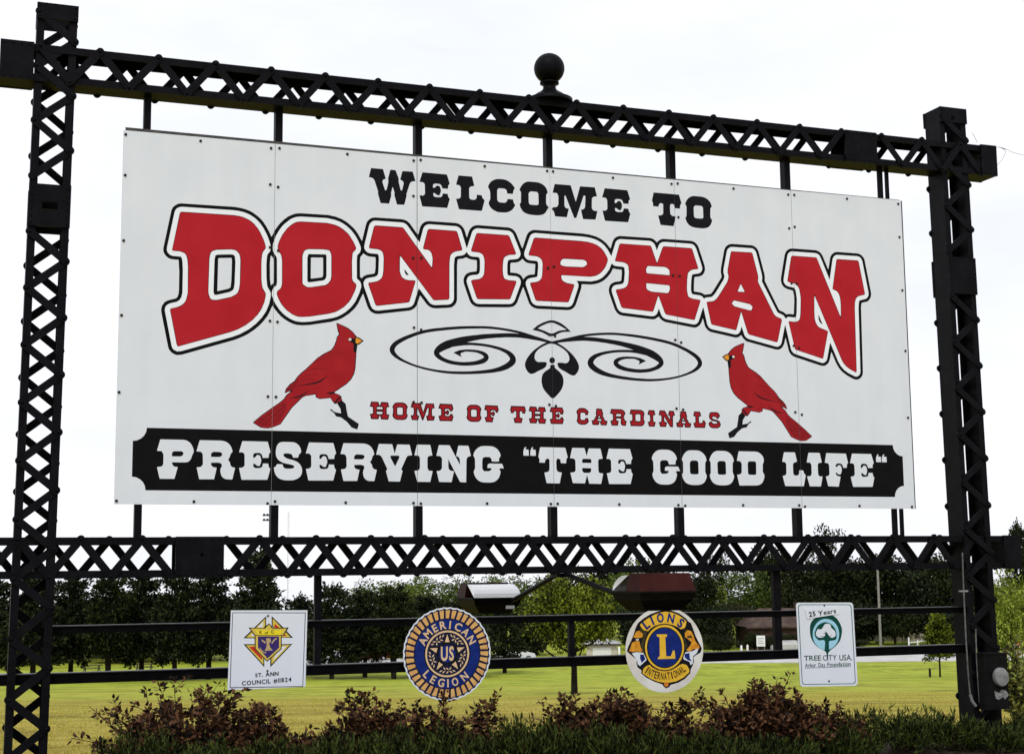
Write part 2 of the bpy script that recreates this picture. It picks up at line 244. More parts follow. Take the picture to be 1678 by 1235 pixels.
BOARD = [
('black','235,598 230,565 215,536 192,513 163,498 130,493 130,214 163,209 192,194 215,171 230,142 235,109 7100,109 7105,142 7120,171 7143,194 7172,209 7205,214 7205,493 7172,498 7143,513 7120,536 7105,565 7100,598'),
('black','452,1182 430,1189 410,1202 395,1219 386,1237 326,1519 324,1543 330,1573 350,1602 362,1611 380,1620 428,1634 440,1640 450,1651 457,1675 460,1705 459,1861 452,1951 404,1952 386,1955 368,1963 354,1975 340,1993 332,2011 330,2035 388,2353 398,2377 416,2395 440,2410 464,2415 890,2419 944,2414 986,2405 1016,2395 1046,2380 1076,2360 1106,2335 1124,2316 1149,2281 1177,2233 1196,2192 1202,2200 1222,2245 1249,2287 1268,2312 1302,2347 1332,2371 1364,2389 1394,2401 1430,2407 1664,2410 1730,2401 1778,2386 1814,2369 1839,2353 1883,2317 1910,2287 1926,2263 1958,2209 1992,2353 2002,2377 2012,2390 2031,2407 2048,2415 2072,2419 2300,2421 2330,2417 2354,2406 2374,2389 2444,2297 2449,2305 2465,2365 2479,2389 2492,2401 2509,2413 2540,2421 2780,2422 2810,2417 2836,2401 2852,2383 2864,2359 2882,2301 2901,2359 2912,2380 2930,2399 2956,2413 2984,2418 3266,2417 3296,2408 3314,2395 3325,2383 3336,2365 3386,2247 3392,2243 3430,2353 3442,2377 3453,2389 3470,2402 3488,2410 3506,2413 3956,2414 4028,2409 4095,2395 4136,2378 4166,2360 4191,2341 4232,2295 4252,2359 4265,2383 4277,2395 4294,2407 4310,2413 4328,2417 4622,2419 4640,2416 4658,2409 4676,2396 4688,2383 4718,2408 4736,2416 4754,2420 5036,2421 5060,2416 5078,2406 5096,2390 5108,2371 5165,2203 5170,2173 5168,2155 5162,2137 5150,2119 5138,2107 5108,2094 5066,2087 5059,2083 5053,2023 5051,1957 5054,1954 5060,1953 5120,1947 5138,1941 5156,1930 5216,1939 5225,1945 5246,1969 5332,2095 5337,2113 5331,2137 5329,2155 5333,2191 5372,2359 5380,2377 5393,2395 5420,2413 5450,2421 5660,2422 5684,2416 5700,2407 5719,2389 5729,2371 5785,2155 5788,2131 5785,2095 5918,1843 5930,1825 5972,1811 6002,1791 6032,1797 6080,1795 6090,1915 6090,1969 6080,2019 6020,2030 5990,2043 5978,2054 5965,2071 5960,2083 5956,2101 5957,2131 6005,2353 6018,2383 6038,2403 6062,2416 6092,2421 6338,2421 6368,2415 6392,2401 6412,2377 6470,2245 6475,2257 6495,2353 6501,2371 6518,2394 6542,2411 6554,2416 6578,2420 6800,2420 6824,2415 6848,2402 6866,2383 6877,2359 6933,2047 6933,2029 6930,2011 6922,1993 6908,1975 6896,1965 6878,1956 6824,1943 6820,1933 6815,1897 6806,1279 6800,1252 6786,1231 6764,1214 6740,1206 6716,1206 6692,1213 6632,1240 6580,1273 6548,1305 6536,1321 6512,1363 6470,1458 6448,1381 6437,1357 6427,1345 6410,1333 6398,1326 6380,1322 6344,1325 6074,1394 6056,1401 6041,1411 6029,1423 6014,1447 5984,1572 5968,1513 5951,1483 5938,1471 5918,1459 5900,1455 5876,1455 5588,1515 5570,1521 5552,1534 5537,1549 5522,1573 5492,1553 5474,1549 5456,1548 5210,1588 5180,1603 5158,1627 5148,1651 5138,1696 5132,1708 5117,1669 5100,1645 5072,1626 5054,1621 5036,1620 4754,1657 4724,1670 4706,1685 4694,1702 4688,1701 4658,1681 4640,1676 4622,1675 4340,1693 4310,1699 4298,1705 4280,1719 4261,1747 4209,1891 4206,1921 4213,1951 4224,1969 4238,1981 4268,1996 4316,2004 4329,2011 4336,2077 4336,2107 4334,2109 4280,2111 4256,2116 4251,2113 4226,2068 4190,2027 4166,2006 4142,1990 4106,1973 4070,1963 4034,1957 3950,1955 3945,1951 3945,1933 3941,1915 3889,1771 3878,1753 3868,1741 3852,1729 3836,1721 3806,1716 3524,1713 3488,1721 3464,1736 3446,1760 3398,1892 3392,1895 3338,1759 3320,1735 3296,1719 3260,1712 2990,1699 2960,1703 2942,1710 2924,1723 2913,1735 2903,1753 2852,1897 2849,1927 2852,1945 2857,1957 2868,1975 2882,1987 2912,2001 2967,2011 2971,2041 2971,2101 2969,2107 2966,2108 2918,2111 2900,2116 2876,2127 2846,2114 2804,2106 2798,2101 2793,2053 2791,1753 2785,1729 2774,1711 2756,1694 2738,1684 2714,1679 2600,1668 2564,1672 2540,1684 2522,1699 2468,1767 2462,1771 2439,1699 2431,1681 2417,1663 2391,1645 2366,1637 2108,1596 2078,1595 2060,1600 2042,1609 2030,1618 2018,1633 2008,1651 1970,1760 1964,1752 1928,1675 1904,1640 1880,1613 1850,1585 1796,1547 1754,1527 1694,1508 1514,1473 1454,1468 1412,1470 1382,1477 1346,1492 1310,1513 1279,1537 1256,1561 1226,1597 1214,1617 1208,1612 1187,1561 1171,1531 1150,1501 1124,1468 1097,1441 1064,1412 1016,1377 986,1359 932,1333 896,1319 494,1186 458,1181|764,1715 767,1981 770,1985 776,1986 872,1994 875,1987 877,1957 874,1801 869,1753 864,1747 848,1738 770,1716|1196,1785 1189,1831 1186,1963 1190,2017 1192,2029 1196,2034 1214,2012 1217,1981 1218,1813 1217,1807 1198,1789|1532,1863 1526,1867 1526,1873 1526,2038 1532,2040 1622,2045 1628,2043 1629,1903 1626,1885 1616,1878 1538,1864|1952,1895 1943,1903 1943,1909 1942,2029 1945,2071 1961,2089 1970,2103 1988,2091 2006,2083 2024,2079 2074,2077 2076,2065 2075,1987 2070,1945 2066,1940 2054,1935 2006,1925 1988,1918 1970,1906 1958,1891|3398,1967 3382,1993 3362,2009 3332,2018 3284,2019 3278,2021 3277,2029 3278,2083 3281,2101 3284,2105 3332,2111 3350,2116 3368,2126 3392,2146 3410,2127 3428,2116 3452,2111 3506,2109 3508,2107 3509,2101 3503,2023 3500,2017 3458,2011 3434,2002 3416,1990 3399,1969'),
('halo','452,1212 427,1225 418,1237 413,1249 353,1537 356,1561 363,1573 374,1584 392,1594 446,1610 468,1627 481,1651 488,1687 488,1867 483,1945 477,1969 473,1975 464,1979 410,1980 386,1986 366,2005 359,2023 360,2047 414,2341 421,2359 431,2371 446,2381 470,2387 884,2390 920,2388 968,2380 1004,2368 1028,2357 1058,2338 1082,2318 1105,2293 1123,2269 1151,2221 1165,2191 1179,2155 1191,2113 1192,2095 1189,2077 1183,2065 1166,2042 1163,2035 1159,1999 1157,1957 1159,1849 1164,1795 1169,1771 1191,1735 1196,1717 1196,1693 1184,1633 1160,1571 1127,1519 1080,1465 1022,1416 950,1373 890,1348 488,1215 458,1211|6716,1236 6650,1264 6608,1288 6567,1327 6538,1375 6464,1542 6458,1538 6420,1387 6410,1369 6386,1353 6374,1350 6356,1352 6086,1421 6066,1429 6047,1447 6038,1465 5990,1675 5984,1692 5941,1525 5936,1513 5929,1501 5912,1488 5900,1484 5882,1483 5600,1541 5582,1548 5565,1561 5556,1573 5528,1656 5515,1615 5504,1597 5486,1582 5468,1577 5450,1578 5228,1614 5210,1619 5198,1626 5186,1638 5176,1657 5144,1805 5138,1812 5090,1681 5076,1663 5060,1653 5048,1650 5030,1650 4766,1684 4748,1690 4733,1699 4722,1711 4715,1723 4694,1779 4679,1741 4670,1725 4652,1710 4634,1705 4616,1704 4340,1722 4322,1726 4299,1741 4287,1759 4238,1897 4235,1921 4237,1933 4244,1946 4253,1957 4262,1962 4280,1969 4328,1978 4346,1986 4353,1993 4358,2011 4362,2041 4366,2089 4363,2125 4362,2131 4346,2137 4280,2140 4268,2143 4256,2148 4244,2159 4238,2158 4216,2107 4190,2071 4154,2033 4124,2013 4088,1998 4034,1986 3908,1984 3898,1981 3908,1969 3914,1957 3916,1945 3914,1927 3862,1783 3851,1765 3836,1753 3824,1748 3806,1745 3524,1742 3506,1745 3482,1759 3469,1777 3423,1909 3418,1933 3423,1951 3430,1963 3440,1972 3464,1982 3512,1991 3524,1998 3529,2005 3537,2089 3535,2125 3530,2133 3518,2137 3458,2139 3440,2143 3428,2149 3417,2161 3410,2174 3407,2191 3410,2209 3464,2356 3476,2370 3488,2378 3512,2385 3962,2385 4022,2381 4064,2373 4094,2365 4118,2355 4148,2338 4172,2319 4201,2287 4238,2225 4281,2353 4288,2365 4298,2374 4310,2382 4322,2386 4340,2388 4610,2391 4634,2388 4652,2378 4665,2365 4671,2353 4688,2307 4706,2353 4717,2371 4732,2383 4748,2389 4766,2392 5024,2393 5042,2391 5054,2387 5068,2377 5084,2353 5138,2191 5141,2167 5135,2149 5120,2130 5096,2121 5054,2114 5042,2109 5033,2101 5025,2047 5021,1987 5021,1963 5025,1939 5030,1929 5042,1926 5108,1920 5126,1915 5138,1907 5150,1890 5162,1900 5174,1904 5228,1912 5246,1925 5270,1952 5355,2077 5365,2101 5367,2113 5359,2143 5358,2161 5361,2185 5399,2347 5406,2365 5414,2374 5432,2387 5456,2392 5660,2393 5674,2389 5690,2378 5696,2371 5705,2353 5757,2149 5759,2119 5754,2089 5757,2083 5903,1813 5918,1799 5954,1787 5972,1777 5983,1765 5990,1751 5996,1752 6013,1765 6026,1768 6080,1765 6098,1768 6104,1772 6106,1777 6113,1819 6120,1945 6115,1993 6108,2029 6100,2041 6092,2047 6032,2057 6009,2065 5992,2083 5985,2101 5986,2125 6034,2347 6041,2365 6056,2380 6072,2389 6092,2392 6338,2392 6362,2386 6380,2373 6392,2354 6482,2143 6523,2347 6531,2365 6548,2381 6560,2387 6578,2391 6794,2392 6812,2389 6824,2384 6839,2371 6850,2347 6904,2047 6904,2029 6899,2011 6884,1992 6866,1983 6806,1967 6796,1957 6793,1945 6786,1897 6778,1285 6774,1267 6763,1249 6744,1237 6722,1235|1412,1500 1388,1506 1357,1519 1322,1540 1296,1561 1268,1591 1238,1633 1222,1663 1206,1705 1205,1729 1211,1753 1222,1771 1242,1789 1247,1813 1244,2011 1239,2029 1221,2053 1212,2071 1208,2101 1211,2137 1234,2203 1264,2257 1286,2288 1304,2308 1352,2349 1376,2363 1400,2372 1436,2378 1658,2382 1724,2372 1766,2360 1796,2346 1826,2327 1862,2297 1880,2277 1904,2245 1922,2215 1946,2161 1949,2143 1946,2125 1940,2109 1917,2083 1914,2035 1915,1891 1917,1885 1944,1861 1953,1837 1952,1813 1935,1759 1904,1692 1884,1663 1864,1639 1826,1603 1808,1589 1772,1567 1748,1555 1712,1543 1532,1505 1478,1498 1448,1497 1418,1499|2072,1626 2050,1639 2036,1661 1977,1825 1973,1849 1975,1861 1981,1873 1988,1883 1998,1891 2018,1898 2066,1908 2089,1921 2097,1933 2101,1957 2105,2065 2101,2101 2090,2107 2030,2108 2006,2114 1987,2131 1981,2143 1978,2155 1979,2173 2020,2347 2030,2367 2048,2383 2060,2388 2078,2391 2300,2392 2324,2389 2342,2379 2354,2368 2456,2233 2462,2238 2492,2353 2504,2373 2522,2387 2546,2393 2780,2393 2792,2391 2804,2388 2816,2380 2825,2371 2832,2359 2876,2219 2882,2207 2930,2353 2942,2371 2966,2386 2984,2389 3260,2388 3278,2384 3290,2377 3298,2371 3308,2357 3368,2215 3372,2197 3373,2185 3369,2173 3363,2161 3350,2148 3332,2141 3272,2132 3258,2125 3253,2113 3249,2077 3249,2011 3254,1994 3260,1991 3326,1990 3350,1982 3359,1975 3367,1963 3372,1951 3373,1939 3370,1921 3315,1777 3303,1759 3290,1749 3278,1744 3260,1741 2984,1728 2960,1733 2941,1747 2927,1771 2881,1903 2878,1921 2879,1933 2891,1957 2906,1968 2924,1974 2972,1981 2991,1993 2996,2005 3000,2035 3000,2107 2996,2128 2990,2135 2978,2137 2930,2138 2912,2142 2894,2154 2882,2173 2876,2172 2864,2155 2855,2149 2840,2142 2792,2133 2778,2125 2770,2113 2764,2053 2763,1759 2755,1735 2738,1717 2726,1711 2708,1707 2594,1697 2570,1701 2558,1706 2545,1717 2456,1829 2450,1831 2411,1705 2400,1687 2384,1673 2360,1665 2102,1625 2078,1625|740,1684 734,1705 733,1723 737,1969 743,2005 752,2011 770,2015 866,2023 890,2021 899,2011 901,2005 906,1963 902,1783 897,1747 893,1735 881,1723 858,1711 764,1684 746,1682|6380,1717 6362,1728 6350,1747 6345,1771 6344,1810 6345,1801 6350,1798 6386,1716|1508,1830 1498,1837 1497,1843 1496,2035 1502,2063 1508,2067 1514,2068 1652,2074 1656,2065 1657,2053 1658,1903 1657,1885 1653,1873 1640,1857 1628,1852 1514,1830|2342,1945 2335,1951 2328,1969 2326,1981 2330,1988 2364,1945 2360,1940 2348,1942'),
('maroon','458,1252 450,1267 393,1543 398,1552 404,1555 446,1567 472,1579 489,1591 501,1603 512,1619 519,1639 528,1681 529,1705 527,1897 521,1957 513,1987 501,2005 482,2015 458,2020 410,2021 404,2022 399,2029 453,2329 458,2341 464,2345 476,2347 890,2350 932,2346 962,2340 1010,2321 1034,2306 1056,2287 1088,2249 1105,2221 1126,2179 1141,2143 1151,2107 1150,2089 1132,2065 1123,2041 1119,2005 1117,1957 1119,1831 1124,1789 1131,1759 1153,1723 1156,1711 1156,1699 1146,1645 1122,1585 1094,1540 1052,1493 998,1448 932,1409 872,1384 464,1250|6716,1278 6668,1299 6626,1325 6596,1356 6577,1387 6314,1977 6310,1975 6308,1963 6303,1825 6305,1765 6314,1729 6332,1701 6348,1687 6368,1679 6434,1658 6440,1653 6442,1645 6381,1399 6374,1391 6362,1391 6098,1459 6086,1464 6079,1471 6022,1717 6026,1726 6032,1728 6080,1725 6104,1727 6122,1735 6134,1744 6140,1753 6146,1771 6152,1813 6160,1945 6158,1975 6149,2029 6143,2047 6132,2065 6119,2077 6104,2085 6038,2096 6028,2101 6024,2107 6072,2335 6080,2348 6092,2352 6332,2352 6344,2350 6350,2346 6356,2335 6584,1801 6588,1813 6591,1909 6589,1957 6583,1993 6573,2017 6560,2035 6548,2043 6516,2053 6510,2059 6509,2065 6563,2341 6572,2349 6584,2351 6788,2352 6800,2350 6810,2341 6865,2035 6860,2024 6854,2021 6794,2006 6776,1995 6760,1975 6750,1939 6746,1897 6738,1291 6734,1276 6728,1274 6722,1275|5876,1525 5612,1580 5598,1585 5589,1597 5528,1790 5478,1633 5474,1623 5468,1618 5456,1617 5234,1654 5224,1657 5217,1663 5213,1675 5175,1855 5180,1863 5186,1866 5240,1874 5258,1883 5276,1898 5305,1933 5391,2059 5403,2089 5407,2107 5407,2119 5399,2149 5401,2179 5437,2335 5443,2347 5450,2351 5648,2354 5660,2351 5666,2344 5717,2143 5719,2119 5714,2089 5719,2071 5870,1790 5880,1777 5894,1766 5942,1749 5951,1741 5952,1729 5903,1537 5895,1525 5882,1523|1448,1537 1424,1538 1400,1544 1370,1558 1328,1587 1304,1611 1281,1639 1261,1675 1246,1711 1245,1723 1247,1735 1254,1747 1269,1759 1278,1771 1284,1789 1287,1813 1286,1981 1283,2017 1278,2041 1272,2053 1256,2072 1251,2083 1248,2101 1249,2125 1263,2167 1285,2215 1322,2269 1346,2293 1370,2313 1394,2327 1412,2334 1442,2338 1658,2342 1718,2333 1754,2322 1778,2310 1804,2293 1833,2269 1850,2251 1889,2191 1908,2149 1909,2143 1906,2131 1886,2109 1879,2095 1874,2035 1876,1885 1884,1861 1906,1843 1913,1831 1910,1810 1899,1777 1868,1711 1850,1683 1808,1639 1760,1606 1730,1591 1676,1575 1520,1544 1454,1537|722,1644 710,1651 707,1657 696,1687 693,1717 697,1969 700,1999 707,2023 715,2035 723,2041 752,2052 872,2063 904,2059 921,2047 935,2029 941,2011 945,1975 943,1783 937,1741 929,1717 921,1705 908,1693 872,1673 770,1645 746,1642 728,1643|2078,1668 2072,1679 2015,1837 2013,1849 2018,1856 2024,1859 2066,1867 2090,1875 2108,1885 2127,1903 2135,1921 2142,1963 2145,2065 2144,2089 2139,2113 2132,2128 2121,2137 2096,2146 2030,2148 2024,2150 2019,2155 2019,2167 2059,2335 2066,2346 2078,2351 2300,2352 2318,2347 2564,2023 2569,2029 2573,2089 2571,2113 2563,2143 2552,2158 2540,2167 2528,2170 2498,2171 2489,2179 2491,2191 2528,2335 2534,2346 2540,2351 2552,2353 2774,2353 2786,2352 2793,2347 2799,2335 2839,2203 2840,2191 2834,2183 2786,2173 2759,2161 2744,2148 2736,2137 2732,2125 2725,2071 2723,1765 2718,1753 2708,1748 2594,1737 2582,1739 2576,1743 2294,2098 2288,2095 2287,1975 2290,1957 2303,1927 2314,1915 2336,1904 2360,1899 2414,1900 2420,1899 2425,1891 2372,1717 2366,1709 2354,1705 2096,1664 2084,1665|5012,1693 4772,1724 4760,1729 4751,1741 4694,1890 4688,1883 4643,1759 4634,1747 4628,1744 4346,1762 4334,1764 4328,1769 4322,1781 4276,1909 4275,1921 4280,1927 4286,1929 4322,1935 4352,1944 4370,1954 4382,1964 4389,1975 4398,2005 4406,2095 4400,2149 4392,2161 4370,2172 4352,2177 4280,2181 4274,2185 4272,2191 4315,2329 4322,2342 4328,2347 4340,2348 4622,2349 4628,2346 4635,2335 4682,2204 4688,2197 4742,2335 4748,2345 4754,2349 4766,2352 5024,2353 5036,2351 5042,2347 5048,2335 5101,2173 5100,2167 5091,2161 5048,2154 5030,2148 5006,2131 4997,2119 4992,2101 4985,2047 4981,1981 4983,1945 4991,1909 5000,1898 5042,1885 5108,1879 5114,1873 5114,1867 5054,1699 5049,1693 5042,1690 5018,1692|2978,1769 2972,1773 2965,1783 2919,1915 2919,1927 2930,1934 2990,1945 3011,1957 3024,1969 3033,1987 3038,2017 3041,2095 3039,2119 3033,2143 3028,2155 3020,2163 3002,2173 2990,2176 2930,2179 2920,2185 2920,2197 2965,2335 2972,2344 2984,2348 3254,2349 3266,2345 3274,2335 3333,2191 3330,2185 3320,2179 3272,2173 3254,2168 3236,2158 3225,2149 3218,2137 3213,2113 3209,2077 3208,2029 3212,1993 3218,1972 3224,1963 3236,1957 3260,1951 3320,1950 3326,1949 3332,1945 3332,1933 3279,1795 3272,1785 3260,1781 2984,1768|3524,1782 3512,1786 3505,1795 3461,1921 3459,1933 3464,1940 3470,1943 3506,1948 3534,1957 3548,1966 3561,1981 3567,1993 3571,2011 3578,2107 3575,2131 3569,2149 3551,2167 3524,2177 3458,2180 3449,2185 3448,2197 3495,2329 3503,2341 3518,2345 3956,2345 4016,2341 4058,2333 4100,2319 4130,2301 4148,2287 4166,2267 4201,2209 4203,2191 4200,2173 4183,2131 4168,2107 4142,2077 4124,2061 4106,2049 4076,2036 4028,2026 3764,2025 3757,2023 3754,2011 3758,1994 3764,1981 3776,1971 3812,1958 3866,1952 3872,1950 3876,1945 3875,1933 3826,1801 3818,1789 3806,1785 3530,1782|1490,1794 1466,1808 1460,1816 1458,1825 1456,2035 1458,2059 1470,2089 1484,2101 1508,2108 1634,2114 1676,2110 1685,2101 1693,2083 1697,2059 1698,1897 1695,1873 1689,1855 1670,1830 1646,1815 1526,1791 1508,1790 1496,1792|5600,1812 5468,1837 5456,1843 5444,1853 5437,1861 5437,1867 5451,1885 5462,1891 5618,1866 5630,1859 5642,1849 5647,1843 5647,1837 5636,1815 5630,1809 5606,1811|4634,1927 4604,1934 4586,1944 4578,1951 4576,1963 4575,1993 4576,1999 4580,2001 4796,1994 4802,1992 4805,1987 4808,1969 4806,1957 4796,1933 4790,1925 4778,1923 4640,1927|5504,1977 5501,1981 5503,1987 5528,2040 5534,2047 5570,1981 5564,1978 5510,1977|4796,2089 4592,2093 4585,2095 4580,2101 4576,2125 4586,2149 4592,2156 4598,2159 4760,2160 4784,2152 4805,2137 4808,2125 4809,2095 4808,2091 4802,2089|3764,2112 3749,2119 3748,2131 3751,2149 3764,2165 3782,2173 3962,2175 3980,2171 3992,2163 3998,2155 4001,2143 3998,2134 3986,2124 3974,2116 3956,2110 3800,2107 3770,2110'),
